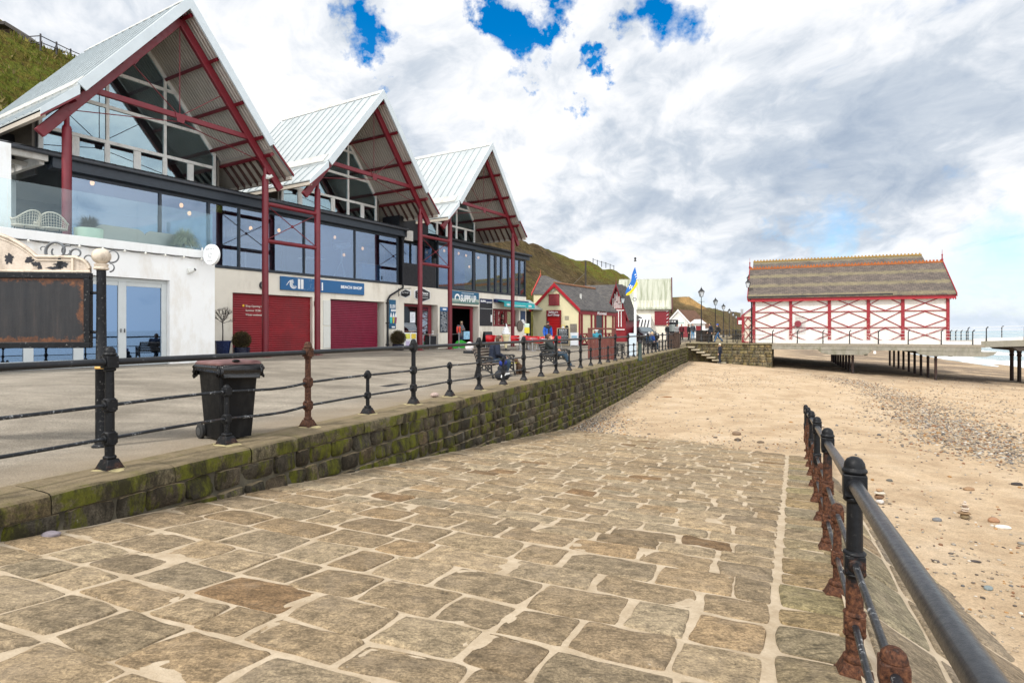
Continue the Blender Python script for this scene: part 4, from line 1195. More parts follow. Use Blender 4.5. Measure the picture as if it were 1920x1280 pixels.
B = thing('seafront_cafe','long two storey seafront building with three steep white gabled roofs on crimson steel columns','building',(FO.x,FO.y,GZ),FRZ)
def wall_open(mb,s0,s1,k0,k1,h0,h1,ops):
    xs = sorted(set([s0,s1]+[v for o in ops for v in o[:2]]))
    for a,b in zip(xs,xs[1:]):
        m_ = (a+b)/2
        cut = sorted([(o[2],o[3]) for o in ops if o[0]-1e-6 <= m_ <= o[1]+1e-6])
        z = h0
        for c,d in cut:
            if c > z+1e-4: mb.box(a,b,k0,k1,z,c)
            z = d
        if z < h1-1e-4: mb.box(a,b,k0,k1,z,h1)
def cafe():
    K = 1.6
    # --- ground floor wall with its openings
    sh1 = (sof(436,K),sof(586,K),0.0,2.72); sh2 = (sof(619.5,K),sof(721,K),0.0,2.68)
    d1 = (sof(757.5,K),sof(821,K),0.0,2.68); d2 = (sof(841,K),sof(897.5,K),0.0,2.74); w1 = (sof(924,K),sof(973,K),1.40,2.66)
    m = MB(); wall_open(m,3.9,31.3,K,K+0.62,-0.1,3.70,[sh1,sh2,d1,d2,w1]); m.build('ground_floor_wall',M_CREAM,B,smooth=None)
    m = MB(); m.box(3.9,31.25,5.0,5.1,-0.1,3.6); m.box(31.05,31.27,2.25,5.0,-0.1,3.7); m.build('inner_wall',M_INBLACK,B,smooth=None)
    # ribbed roller shutters
    def shutter(a,b,top,k,pitch,dep,matr,nm='roller_shutter'):
        mm = MB(); poly = []
        n = int(top/pitch)
        for i in range(n):
            z = i*pitch
            poly += [(k,z+0.004),(k-dep,z+pitch*0.2),(k-dep*1.15,z+pitch*0.5),(k-dep,z+pitch*0.85),(k,z+pitch-0.004)]
        poly += [(k+0.03,n*pitch),(k+0.03,0)]
        mm.prism(poly,'x',a,b)
        return mm.build(nm,matr,B,smooth=50)
    red1 = mat('red_shutter',(0.215,0.005,0.011),0.38,var=0.22,scale=1.3,dirt=(0.13,0.01,0.015),dirtamt=0.7,dscale=1.5)
    red2 = mat('crimson_slat_shutter',(0.19,0.005,0.030),0.42,var=0.1,scale=1.5)
    o = shutter(sh1[0]+0.01,sh1[1]-0.01,2.71,K+0.17,0.10,0.014,red1)
    sL = sof(454,K+0.15); hL = hof(575,sL,K+0.15)
    for i,tx in enumerate(('Shop Opening Hours','Summer 10.00 - 5.00','Winter weekends only')):
        text_part('opening_hours',tx,0.125,mat('pale_lettering',(0.80,0.74,0.66),0.6,var=0.02),o,(sL+0.16,K+0.145,hL-i*0.19),width=1.05)
    mk(lambda q: q.lathe([(0.05,-0.004),(0.05,0.004)],n=16)).build('yellow_dot',mat('yellow_vinyl',(0.75,0.45,0.02),0.6),o).matrix_basis = Matrix.Translation((sL+0.06,K+0.147,hL+0.05))@Matrix.Rotation(R(90),4,'X')
    s2b = sof(707,K+0.2)
    shutter(sh2[0]+0.005,s2b,2.66,K+0.20,0.088,0.028,red2)
    # panelled pilaster trim by the second shutter
    m = MB(); a,b = sof(605.5,K),sof(619,K)
    for h0,h1 in ((0.02,0.22),(0.25,1.32),(1.36,2.60)): m.box(a,b,K-0.035,K-0.002,h0,h1)
    m.build('pilaster_panel',mat('pale_render_panel',(0.66,0.66,0.61),0.8,var=0.04),B,bevel=0.008)
    # cafe doorway
    def doorway(op,k,px_list,frame_mat,hh):
        mm = MB(); a,b = op[0]+0.01,op[1]-0.01
        mm.box(a,b,k,k+0.08,hh-0.14,hh-0.005); mm.box(a,a+0.09,k,k+0.08,0,hh-0.14); 
        for p0,p1 in px_list: mm.box(sof(p0,k),sof(p1,k),k,k+0.08,0,hh-0.14)
        return mm.build('door_frame',frame_mat,B,bevel=0.008)
    M_DKRED = mat('dark_red_joinery',(0.17,0.008,0.016),0.5,var=0.12,scale=5)
    fr = doorway((d1[0],sof(809.5,K+0.3),0,0),K+0.3,[(783.5,788),(803,809)],M_DKRED,2.66)
    mk(lambda q: q.box(sof(789,K+0.35),sof(803,K+0.35),K+0.33,K+0.35,0.1,2.5)).build('pane',M_GLASS,fr)
    mk(lambda q: q.box(d1[0]+0.1,sof(783,K+0.35),K+0.36,K+0.37,0.95,2.5)).build('pane',glass_mat('dark_door_glass',(0.4,0.45,0.5),0.2,0.05,(0.5,0.5,0.5)),fr)
    fr2 = doorway((d2[0],sof(887,K+0.35),0,0),K+0.32,[(882,886.5)],M_DKRED,2.70)
    # kiosk window
    m = MB(); k = K+0.16; a,b = w1[0]+0.01,sof(966.5,k); z0,z1 = 1.41,2.64
    m.box(a,b,k,k+0.09,z1-0.14,z1); m.box(a,b,k,k+0.09,z0,z0+0.12)
    for p0,p1 in ((924.3,926),(929.5,934.5),(946.5,951),(963,966.4)): m.box(sof(p0,k),sof(p1,k),k,k+0.09,z0+0.12,z1-0.14)
    m.box(sof(934.5,k),sof(946.5,k),k+0.02,k+0.07,1.98,2.03)
    wo = m.build('window',M_DKRED,B,bevel=0.006)
    mk(lambda q: q.box(a+0.03,b-0.03,k+0.045,k+0.052,z0+0.1,z1-0.1)).build('pane',glass_mat('kiosk_glass',(0.7,0.72,0.7),0.3,0.3,(0.5,0.5,0.48)),wo)
    # --- white terrace block with folding glass doors
    kt = -1.55; dt = sof(318,kt); hd = 2.78
    m = MB(); wall_open(m,-8,3.93,kt,kt+0.32,-0.1,3.62,[(-6.5,dt,0.0,hd)]); m.box(3.6,3.93,kt+0.32,K-0.01,-0.1,3.62); m.box(-8,3.6,kt+0.32,K+3,3.45,3.62)
    m.build('terrace_wall',M_WHITER,B,smooth=None)
    mk(lambda q: q.box(-8,3.59,K+0.2,K+0.3,-0.1,3.44)).build('inner_wall',M_INNER,B,smooth=None)
    m = MB(); m.box(-8,3.98,kt-0.07,kt+0.16,3.63,3.90); m.box(3.80,3.98,kt+0.16,K-0.02,3.63,3.90); m.build('parapet',mat('white_fascia',(0.78,0.79,0.78),0.7,var=0.03,scale=2,dirt=(0.5,0.48,0.42),dirtamt=0.3),B,bevel=0.01)
    mk(lambda q: q.box(-8,3.79,kt+0.17,K+3,3.63,3.70)).build('terrace_floor',mat('terrace_slab',(0.45,0.43,0.4),0.8),B,smooth=None)
    fr = MB(); kd = kt+0.16
    fr.box(-6.5,dt-0.005,kd,kd+0.1,hd-0.13,hd-0.01); fr.box(-6.5,dt-0.005,kd,kd+0.1,0.0,0.10)
    edges = [-6.4]+[sof(p,kd) for p in (-55,-8,46,63,)]
    stiles = [(sof(303,kd),dt-0.005),(sof(222,kd),sof(237,kd)),(sof(138,kd),sof(157,kd)),(sof(44,kd),sof(63,kd)),(sof(-70,kd),sof(-50,kd)),(-6.5,-6.35)]
    for a,b in stiles: fr.box(a,b,kd,kd+0.1,0.1,hd-0.13)
    # inner sash
    sash = sorted(stiles)
    panes = MB()
    for (a0,a1),(b0,b1) in zip(sash,sash[1:]):
        fr.box(a1,b0,kd+0.02,kd+0.08,0.10,0.24); fr.box(a1,b0,kd+0.02,kd+0.08,hd-0.26,hd-0.13)
        panes.box(a1-0.01,b0+0.01,kd+0.045,kd+0.055,0.22,hd-0.24)
    f = fr.build('folding_glass_door',M_ALU,B,bevel=0.006); panes.build('pane',M_DGLASS,f)
    hn = MB()
    for p in (226,233): hn.bar((sof(p,kd),kd-0.03,1.05),(sof(p,kd),kd-0.03,1.17),0.02,0.02)
    hn.build('handle',M_DARK,f)
    # white pilaster beyond the terrace block
    # --- first floor glazing, both halves
    m0,m1 = sof(128,K),sof(752,K)
    def glazing(pxs,lo,hi,kk=K,bw=0.09,gm=M_GLASS):
        ss = [sof(p,kk) for p in pxs]
        for a,b in zip(ss,ss[1:]):
            q = MB(); q.box(a,a+bw/2,kk-0.04,kk+0.09,lo+0.11,hi-0.10); q.box(b-bw/2+0.001,b,kk-0.04,kk+0.09,lo+0.11,hi-0.10); q.box(a,b,kk-0.05,kk+0.1,lo,lo+0.11); q.box(a,b,kk-0.04,kk+0.09,hi-0.10,hi)
            o = q.build('window',M_NAVY,B,smooth=None)
            pm = MB(); pm.box(a+bw/2-0.01,b-bw/2+0.01,kk+0.02,kk+0.03,lo+0.09,hi-0.08); ta,tb = rng.uniform(-0.012,0.012),rng.uniform(-0.008,0.010)
            pm.v = [(x,y+ta*(x-(a+b)/2)+tb*(z-(lo+hi)/2),z) for x,y,z in pm.v]; pm.build('pane',gm,o)
    glazing([128,300,391,448,570,665,746],3.71,6.42)
    glazing([820,849,888,917,929,940,953,964,974,985],3.71,6.50,K,0.20)
    # interior steel frames seen through the glass
    m = MB()
    for p in (428,533,732):
        s = sof(p,K+0.45); m.box(s-0.11,s+0.11,K+0.4,K+0.5,3.75,6.5)
    for p0,p1 in ((428,533),):
        a,b = sof(p0,K+0.45),sof(p1,K+0.45); m.box(a,b,K+0.41,K+0.49,4.85,5.0); m.tube([(a,K+0.45,5.0),(b,K+0.45,6.45)],0.02,6); m.tube([(a,K+0.45,6.45),(b,K+0.45,5.0)],0.02,6); m.box(a,b,K+0.41,K+0.49,6.1,6.25)
    a,b = sof(732,K+0.45),sof(748,K+0.45); m.box(a,b,K+0.41,K+0.49,4.9,5.05); m.tube([(a,K+0.45,6.4),(b+0.6,K+0.45,5.6)],0.02,6)
    m.build('inner_steel_frame',M_DARK,B,smooth=30)
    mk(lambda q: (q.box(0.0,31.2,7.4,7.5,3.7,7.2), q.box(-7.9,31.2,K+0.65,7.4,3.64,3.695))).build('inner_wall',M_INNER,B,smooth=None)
    # --- dark low roof, gutter and fascia
    def low_roof(s0,s1,h,kf,kb,hb,nm='lean_to_roof'):
        q = MB(); n = int((s1-s0)/0.055); vs = []
        for i in range(n+1):
            s = s0+(s1-s0)*i/n; z = 0.035*(1 if (i//2)%3 == 0 else 0)
            vs += [(s,kf,h+z),(s,kb,hb+z),(s,kb,hb+z-0.03),(s,kf,h+z-0.03)]
        q.add(vs,[(4*i+j,4*i+4+j,4*i+4+(j+1)%4,4*i+(j+1)%4) for i in range(n) for j in range(4)])
        return q.build(nm,mat('dark_corrugated_sheet',(0.010,0.011,0.014),0.5,var=0.2),B,smooth=20)
    low_roof(-8,17.35,6.93,1.22,3.0,7.36)
    low_roof(19.9,31.5,6.90,1.22,3.2,7.3)
    m = MB(); m.box(0.12,17.3,1.30,1.48,6.44,6.88); m.box(0.12,17.3,1.48,1.72,6.43,6.60); m.box(20.2,31.42,1.34,1.50,6.50,6.86); m.build('fascia_beam',M_NAVY,B,bevel=0.01)
    m = MB(); m.tube([(-8,1.2,6.84),(17.3,1.2,6.84)],0.065,10); m.build('gutter',mat('grey_gutter',(0.05,0.055,0.065),0.5,var=0.2),B)
    m = MB(); m.tube([(20,1.2,6.82),(31.5,1.2,6.82)],0.06,10); m.build('gutter',M_DARK,B)
    # downpipe with a swan neck
    sd = sof(727,K-0.1); se = sof(752,1.25)
    m = MB(); m.tube([(17.15,1.2,6.8),(17.15,1.35,6.5),(17.15,K-0.12,6.2),(17.15,K-0.12,3.55),(sd+0.2,K-0.10,3.05),(sd,K-0.10,2.8),(sd,K-0.10,0.0)],0.055,10)
    for h in (0.3,1.5,2.6): m.box(sd-0.08,sd+0.08,K-0.16,K-0.01,h,h+0.05)
    m.build('downpipe',M_DARK,B)
    # recess between the two halves
    m = MB(); m.box(17.32,20.28,2.6,2.7,5.05,6.5); m.box(17.3,19.9,1.9,3.2,6.5,7.75); m.box(17.36,20.25,K+0.02,K+0.1,3.72,5.02); m.box(17.3,17.4,1.7,3.0,3.72,6.9); m.build('dark_cladding',M_DARK,B,smooth=None)
    m = MB(); a,b = sof(757,2.4),sof(767,2.4); m.box(a,b,2.4,2.45,5.1,6.3); a,b = sof(772,2.4),sof(788,2.4); m.box(a,b,2.4,2.45,5.1,6.35); a,b=sof(797,2.4),sof(809,2.4); m.box(a,b,2.4,2.45,5.1,6.35)
    m.build('pane',M_GLASS,B,smooth=None)
    mk(lambda q: q.box(17.42,18.3,1.72,1.80,6.35,6.95)).build('eaves_board',mat('off_white_board',(0.55,0.54,0.5),0.7,var=0.1),B)
    # --- steep gabled roofs
    for gi in range(3):
        c = 3.55+9.8*gi
        kf = -0.62; kb0,kb1 = 6.9,8.4
        RZ,KX,KZ,TX,TZ = 13.06,3.5,8.72,4.46,7.68
        roof = MB(); th = 0.09
        for sg in (-1,1):
            # upper sheet
            vs = [(c,kf,RZ),(c,kb0,RZ),(c+sg*KX,kb1,KZ),(c+sg*KX,kf,KZ)]
            vs2 = [(x,y,z-th) for x,y,z in vs]
            roof.add(vs+vs2,[(0,1,2,3),(7,6,5,4),(0,3,7,4),(1,0,4,5),(2,1,5,6),(3,2,6,7)])
            vs = [(c+sg*(KX-0.14),kf+0.04,KZ+0.04),(c+sg*(KX-0.14),kb1,KZ+0.04),(c+sg*TX,kb1,TZ),(c+sg*TX,kf+0.04,TZ)]
            vs2 = [(x,y,z-0.05) for x,y,z in vs]
            roof.add(vs+vs2,[(0,1,2,3),(7,6,5,4),(0,3,7,4),(1,0,4,5),(2,1,5,6),(3,2,6,7)])
            # hipped back
        vs = [(c,kb0,RZ-0.02),(c-KX,kb1,KZ),(c+KX,kb1,KZ)]
        roof.add(vs,[(0,1,2)])
        ro = roof.build('gable_roof',M_ROOF,B,smooth=20)
        rib = MB(); slope = (RZ-KZ)/KX
        n = 17
        for sg in (-1,1):
            up = Vector((sg*slope,0,1)).normalized()
            for i in range(1,n):
                k = kf+0.12+(kb1-kf)*i/n
                f0 = 0 if k <= kb0 else (k-kb0)/(kb1-kb0)
                p0 = Vector((c+sg*(0.16+f0*KX),k,RZ-slope*(0.16+f0*KX)))+up*0.012; p1 = Vector((c+sg*KX,k,KZ))+up*0.012
                if f0 < 0.9: rib.bar(p0,p1,0.045,0.045,up)
                s2 = (KZ+0.04-TZ)/(TX-KX+0.14); up2 = Vector((sg*s2,0,1)).normalized()
                rib.bar(Vector((c+sg*(KX-0.02),k,KZ+0.04-s2*0.12))+up2*0.012,Vector((c+sg*TX,k,TZ))+up2*0.012,0.045,0.045,up2)
        rib.build('standing_seam',mat('roof_seam',(0.34,0.38,0.39),0.5,var=0.12,scale=3),ro,smooth=None)  # seam colour set darker than the sheet, painting in its shadow line
        ca = MB()
        ca.prism([(c-0.2,RZ-0.2),(c,RZ+0.045),(c+0.2,RZ-0.2),(c+0.17,RZ-0.2),(c,RZ+0.01),(c-0.17,RZ-0.2)],'y',kf-0.02,kb0)
        for sg in (-1,1):
            ca.prism([(c+sg*(KX-0.32),KZ+0.40),(c+sg*(KX-0.30),KZ+0.44),(c+sg*(KX+0.02),KZ+0.04),(c+sg*(KX),KZ-0.0)],'y',kf+0.3,kb1)
        ca.build('ridge_capping',mat('weathered_capping',(0.50,0.50,0.47),0.5,var=0.15,scale=2,dirt=(0.25,0.22,0.16),dirtamt=0.6,dscale=2),ro,smooth=20)
        # verge trim
        ve = MB()
        for sg in (-1,1):
            up = Vector((sg*slope,0,1)).normalized()
            d_ = Vector((sg,0,-slope)).normalized()
            p0 = Vector((c,kf-0.03,RZ+0.02))-up*0.13; p1 = Vector((c+sg*KX,kf-0.03,KZ+0.02))-up*0.13
            # mitred band
            q = [Vector((c,0,RZ+0.05)),Vector((c,0,RZ-0.42)),p1-up*0.14,p1+up*0.16]
            ve.prism([(v.x,v.z) for v in q],'y',kf-0.065,kf-0.005)
            if sg < 0:
                s2 = (KZ+0.04-TZ)/(TX-KX+0.14)
                ve.prism([(c+sg*(KX-0.05),KZ+0.02),(c+sg*(KX-0.05),KZ-0.30),(c+sg*TX,TZ-0.18),(c+sg*TX,TZ+0.03)],'y',kf-0.03,kf+0.035)
        ve.build('verge_trim',mat('pale_blue_white_trim',(0.54,0.60,0.625),0.4,var=0.06,scale=2),ro,smooth=20)
        rv = MB(); rv2 = MB(); rv.prism([(c+KX-0.02,KZ-0.02),(c+KX-0.02,KZ-0.12),(c+TX+0.02,TZ-0.08),(c+TX+0.02,TZ+0.03)],'y',kf-0.02,kf+0.035)
        rv2.prism([(c-KX+0.05,KZ-0.31),(c-KX+0.05,KZ-0.37),(c-TX,TZ-0.25),(c-TX,TZ-0.19)],'y',kf-0.02,kf+0.03)
        for q_ in (rv,rv2): q_.build('red_verge_strip',M_RED,ro,smooth=None)
        # soffit lining
        so = MB()
        for sg in (-1,1):
            off = 0.26
            so.quad((c,kf+0.03,RZ-off),(c,3.0,RZ-off),(c+sg*(KX-0.05),3.0,KZ-off+0.06),(c+sg*(KX-0.05),kf+0.03,KZ-off+0.06))
        so.build('soffit',M_SOFF,ro,smooth=None,fix=False)
        lo = MB()
        for sg in (-1,1):
            lo.quad((c+sg*(KX-0.05),kf+0.05,KZ-0.22),(c+sg*(KX-0.05),6.5,KZ-0.22),(c+sg*(TX-0.04),6.5,TZ-0.10),(c+sg*(TX-0.04),kf+0.05,TZ-0.10))
            lo.box(*sorted((c+sg*(TX-0.14),c+sg*(TX-0.02))),kf+0.05,6.5,TZ-0.22,TZ-0.085)
        lo.build('eaves_soffit',mat('eaves_board_beige',(0.47,0.42,0.35),0.75,var=0.1,scale=3),ro,smooth=None,fix=False)
        for sg in (-1,1):
            br = MB()
            for i in range(8):
                k = kf+0.35+i*0.46
                br.bar((c+sg*(KX+0.02),k,KZ-0.32),(c+sg*(TX-0.12),k,TZ-0.18),0.07,0.10)
            br.build('eaves_bearer',mat('dark_brown_timber',(0.075,0.035,0.028),0.7,var=0.2),ro,smooth=None)
        for sg in (-1,1):
            for dx,dr in ((0.14,0.38),(1.12,0.38),(2.16,0.38),(3.06,0.36),(3.5,0.40)):
                z = RZ-slope*dx-dr
                pu = MB(); pu.bar((c+sg*dx,kf+0.10,z),(c+sg*dx,3.0,z),0.12,0.17,(sg*slope,0,1)); pu.build('purlin',M_RED,ro,smooth=None)
        # crimson portal: rafters, tie, rods
        for sg in (-1,1): fr = MB(); fr.bar((c+sg*0.01,0.003*sg,RZ-0.66),(c+sg*4.28,0.003*sg,RZ-0.66-slope*4.28),0.15,0.30,(sg*slope,0,1)); fr.build('rafter',M_RED,ro,smooth=None,bevel=0.015)
        ti = MB(); ti.bar((c-2.82,0.02,8.90),(c+2.82,0.02,8.90),0.13,0.19); ti.build('tie_beam',M_RED,ro,smooth=None,bevel=0.012)
        rd = MB(); r_ = 0.016
        rd.tube([(c,0,RZ-0.9),(c,0,8.9)],r_,6)
        for sg in (-1,1):
            rd.tube([(c+sg*1.62,0,RZ-0.85-slope*1.62),(c,0,8.9)],r_,6); rd.tube([(c,0,8.70),(c+sg*3.45,0,8.05)],r_,6)
            rd.prism([(c+sg*1.5-0.1,RZ-0.80-slope*1.5),(c+sg*1.5+0.1,RZ-0.80-slope*1.5),(c+sg*1.55,RZ-1.02-slope*1.5)],'y',-0.02,0.02)
        rd.prism([(c-0.2,8.98),(c+0.2,8.98),(c+0.12,8.66),(c-0.12,8.66)],'y',-0.07,-0.05)
        rd.build('tie_rod',M_RED,ro,smooth=30)
        # glazed gable
        kg = 3.0; L,Rr = c-3.16,c+3.18
        iz = lambda x: RZ-0.28-slope*abs(x-c)
        gf = MB(); W = 0.11
        th1 = [L,c-1.05,c+1.07,Rr]
        Hs = [8.17,9.50,10.85]
        for x in th1:
            top = iz(x) if abs(x-c) < 3 else iz(x)
            gf.box(x-W/2,x+W/2,kg-0.05,kg+0.06,6.9,top)
        for a,b in zip(th1,th1[1:]):
            mid = (a+b)/2; gf.box(mid-0.10,mid+0.10,kg-0.04,kg+0.05,6.9,Hs[0]-0.07)
            for q in (a+W/2,mid+0.10): gf.box(q,q+0.035,kg-0.025,kg+0.04,6.9,Hs[0]-0.07)
            for q in (b-W/2,mid-0.10): gf.box(q-0.035,q,kg-0.025,kg+0.04,6.9,Hs[0]-0.07)
        for hh in Hs:
            hw = min(3.1,(RZ-0.28-hh)/slope)
            if hw > 0.2: gf.box(c-hw,c+hw,kg-0.06,kg+0.065,hh-0.06,hh+0.06)
        for sg in (-1,1): gf.bar((c,kg,iz(c)-0.1),(c+sg*3.2,kg,iz(c+3.2)-0.1),0.12,0.14,(sg*slope,0,1))
        g = gf.build('gable_window',M_FRAME,B,smooth=None)
        pa = MB(); pa.prism([(L,6.9),(Rr,6.9),(Rr,iz(Rr)),(c,iz(c)),(L,iz(L))],'y',kg-0.005,kg+0.005); pa.build('pane',M_GGLASS,g,smooth=None)
        bw = MB(); bw.prism([(L-0.1,6.2),(Rr+0.1,6.2),(Rr+0.1,iz(Rr)),(c,iz(c)),(L-0.1,iz(L))],'y',6.7,6.8); bw.box(L-0.12,L-0.04,kg+0.08,6.7,6.5,iz(L)-0.02); bw.box(Rr+0.04,Rr+0.12,kg+0.08,6.7,6.5,iz(Rr)-0.02)
        bw.build('inner_wall',M_INNER,B,smooth=None)
        # side cheeks between gable wall and eaves
        for sg in (-1,1):
            ck = MB(); ck.box(*sorted((c+sg*3.32,c+sg*3.40)),kg-0.02,7.5,6.8,iz(c+3.36)-0.06)
            ck.build('side_wall',mat('grey_brown_cladding',(0.16,0.14,0.115),0.7,var=0.15,scale=3),B,smooth=None)
        # columns
        for sx in (-3.55,3.55):
            cm = MB(); x = c+sx; zb = 3.70 if (gi == 0 and sx < 0) else -0.05
            cm.lathe([(0.132,zb),(0.132,7.42),(0.115,7.50),(0.075,7.55),(0.075,8.02)],x,0,n=20)
            cm.box(x-0.11,x+0.11,-0.09,0.09,8.0,8.06)
            if zb < 0: cm.box(x-0.17,x+0.17,-0.17,0.17,-0.05,0.03)
            cm.build('column',M_RED,B,smooth=40)
    for s0,s1 in ((7.1,9.8),(16.9,19.6)):
        m = MB()
        for h in (6.37,4.83): m.tube([(s0,0,h),(s1,0,h)],0.088,14)
        for a in (0.1,): m.tube([(s0+0.1,0,6.3),(s1-0.1,0,4.9)],0.018,6); m.tube([(s0+0.1,0,4.9),(s1-0.1,0,6.3)],0.018,6)
        m.ell(((s0+s1)/2,0,5.6),0.07,0.05,0.07); m.build('column_brace',M_RED,B,smooth=40)
    # left canopy: white frame under the lean-to
    m = MB(); m.box(-8,0.0,1.30,1.46,6.60,6.80)
    for s in (-6,-3.2,-0.12): m.box(s-0.07,s+0.07,1.46,4.4,6.5,6.78) 
    m.bar((-8,2.4,6.62),(0,2.4,6.62),0.09,0.14); m.bar((-8,3.4,6.7),(0,3.4,6.7),0.09,0.14)
    m.build('canopy_frame',mat('worn_white_paint',(0.55,0.53,0.49),0.65,var=0.12,scale=4,dirt=(0.22,0.17,0.12),dirtamt=0.5),B,bevel=0.008)
    m = MB(); s = sof(4,0.2); m.box(-4.2,s+0.18,0.1,0.3,3.7,6.62); m.build('white_pier',M_WHITER,B,smooth=None)
    mm = MB()
    ks = 4.2
    for s in (-6,-4.2,-2.6,-1.1,0.05): mm.box(s-0.06,s+0.06,ks-0.05,ks+0.06,3.7,6.5)
    mm.box(-8,0.11,ks-0.05,ks+0.06,6.3,6.6)
    w = mm.build('terrace_window',M_ALU,B,smooth=None)
    mk(lambda q: q.box(-8,0.0,ks,ks+0.01,3.75,6.4)).build('pane',M_GLASS,w)
    mk(lambda q: q.box(-8,0.11,ks+0.07,ks+0.15,6.5,8.0)).build('back_panel',M_DARK,B)
cafe()

# ---- things fixed to or standing by the cafe
def F(s,k,h=0.0): return on_fac(s,k,h)
def fthing(name,label,cat,s,k,h=0.0,group=None): return thing(name,label,cat,F(s,k,h),FRZ,group)
M_WHT = mat('white_sign_paint',(0.82,0.83,0.83),0.5,var=0.03)
M_SIGNBLUE = mat('blue_sign_board',(0.010,0.105,0.27),0.4,var=0.05,scale=2)
def ribbon(mb,pts,widths,y0,y1):
    """flat strip of varying width along 2D points (x,z)"""
    P = [Vector((p[0],p[1])) for p in pts]; Lf,Rt = [],[]
    for i,p in enumerate(P):
        t = (P[min(i+1,len(P)-1)]-P[max(i-1,0)]).normalized(); nrm = Vector((-t.y,t.x))
        Lf.append(p+nrm*widths[i]/2); Rt.append(p-nrm*widths[i]/2)
    for i in range(len(P)-1):
        q = [Lf[i],Lf[i+1],Rt[i+1],Rt[i]]
        mb.prism([(v.x,v.y) for v in q],'y',y0,y1)
def wave_logo(parent,x,z,w,matr,y=-0.03):
    m = MB(); h = w*0.55
    pts = []; wd = []
    for i in range(15):
        q = i/14; pts.append((x+w*0.42*q,z+h*(0.05+0.55*math.sin(q*math.pi*0.62)))); wd.append(0.03+0.05*q)
    ribbon(m,pts,[v*w for v in wd],y-0.006,y)
    cx,cz = x+w*0.52,z+h*0.22
    for r0,a0,a1,ww in ((0.25,100,330,0.075),(0.17,90,330,0.05),(0.10,80,300,0.04)):
        pp = [(cx+r0*w*math.cos(R(a0+(a1-a0)*i/18)),cz+r0*w*math.sin(R(a0+(a1-a0)*i/18))) for i in range(19)]
        ribbon(m,pp,[ww*w*(0.5+0.5*math.sin(math.pi*(0.2+0.8*i/18))) for i in range(19)],y-0.006,y)
    m.build('wave_emblem',matr,parent,smooth=None)
def signs():
    K = 1.6
    a,b = sof(525.5,K-0.05),sof(682,K-0.05); h1,h0 = 3.59,2.97
    r = fthing('shop_sign','long blue beach shop sign with white wave emblem above the shutters','sign',a,K-0.005,h0)
    w = b-a; H = h1-h0
    mk(lambda m: m.box(0,w,-0.09,0,0,H)).build('board',M_SIGNBLUE,r,bevel=0.012)
    wave_logo(r,0.30,0.20,0.75,M_WHT,-0.092)
    m = MB(); m.box(0.93,1.06,-0.105,-0.091,0.09,0.55); m.box(1.10,1.24,-0.105,-0.091,0.09,0.55)
    x = sof(590,K-0.1)-a; m.box(x,x+0.1,-0.105,-0.091,0.09,0.40); m.box(x,x+0.1,-0.105,-0.091,0.44,0.53); m.box(x+0.15,x+0.25,-0.105,-0.091,0.09,0.52)
    x2 = sof(601.5,K-0.1)-a; m.box(x2+0.05,x2+0.13,-0.105,-0.091,0.09,0.48)
    m.build('letter_fragment',M_WHT,r,bevel=0.004)
    sp = MB(); r2 = random.Random(2)
    for _ in range(26): xx,zz = r2.uniform(1.28,2.15),r2.uniform(0.06,0.56); sp.cbox(xx,-0.0925,zz,0.014,0.004,0.014)
    sp.build('fixing_spot',M_WHT,r,smooth=None)
    x = sof(639,K-0.1)-a
    text_part('lettering','BEACH SHOP',0.20,M_WHT,r,(x,-0.092,0.28),width=sof(678.5,K-0.1)-sof(639,K-0.1),bold=0.006)
    # SUPPS UP sign
    a,b = sof(840.3,K-0.04),sof(897.6,K-0.04)
    r = fthing('shop_sign','teal blue sign with tall white letters and a painted wave over the wide doorway','sign',a,K-0.005,2.86)
    w = b-a; H = 0.80
    t = NT('painted_wave_board'); v = t.coord('Object'); x_,y_,z_ = t.sep(v)
    e = t.math('ADD', z_, t.math('MULTIPLY', t.math('SINE', t.math('MULTIPLY', x_, 2.1)), 0.07))
    c = t.ramp(e,[(0.16,(0.10,0.19,0.17)),(0.22,(0.33,0.40,0.34)),(0.345,(0.36,0.43,0.38)),(0.37,(0.012,0.11,0.19)),(0.8,(0.010,0.10,0.20))])
    wm = t.pbr(c,0.5)
    mk(lambda m: m.box(0,w,-0.06,0,0,H)).build('board',wm,r,bevel=0.008)
    text_part('lettering','SUPPS UP',0.62,M_WHT,r,(sof(862,K)-a,-0.062,0.14),width=sof(891,K)-sof(862,K),bold=0.012)
    mk(lambda m: [m.box(sof(864,K)-a+i*0.1,sof(864,K)-a+i*0.1+0.07,-0.066,-0.061,0.665,0.70) for i in range(14)]).build('small_lettering',M_WHT,r,smooth=None)
    mm = MB(); cx,cz = sof(856,K)-a,0.32
    pp = [(cx+0.24*math.cos(R(200-i*13)),cz+0.24*math.sin(R(200-i*13))) for i in range(18)]; ribbon(mm,pp,[0.09+0.03*math.sin(i/17*3.1) for i in range(18)],-0.068,-0.062); mm.build('wave_emblem',M_WHT,r,smooth=None)
    # menu boards
    def board(label,px0,px1,h0,h1,matr,name='menu_board',frame=None,cat='sign'):
        a,b = sof(px0,K-0.02),sof(px1,K-0.02)
        r = fthing(name,label,cat,a,K-0.004,h0)
        mk(lambda m: m.box(0,b-a,-0.03,0,0,h1-h0)).build('panel',matr,r,bevel=0.004)
        return r,b-a,h1-h0
    M_BLK = mat('matt_black_board',(0.016,0.017,0.022),0.55,var=0.2,scale=6)
    M_CHALK = mat('chalk',(0.62,0.64,0.64),0.8,var=0.1)
    r,w,H = board('tall black menu board with an illegible white heading between wide doorway and kiosk window',899.5,923,1.42,3.30,M_BLK)
    mk(lambda m: m.box(0,w,-0.036,-0.031,H-0.30,H-0.02)).build('header',mat('navy_header',(0.012,0.022,0.075),0.5),r)
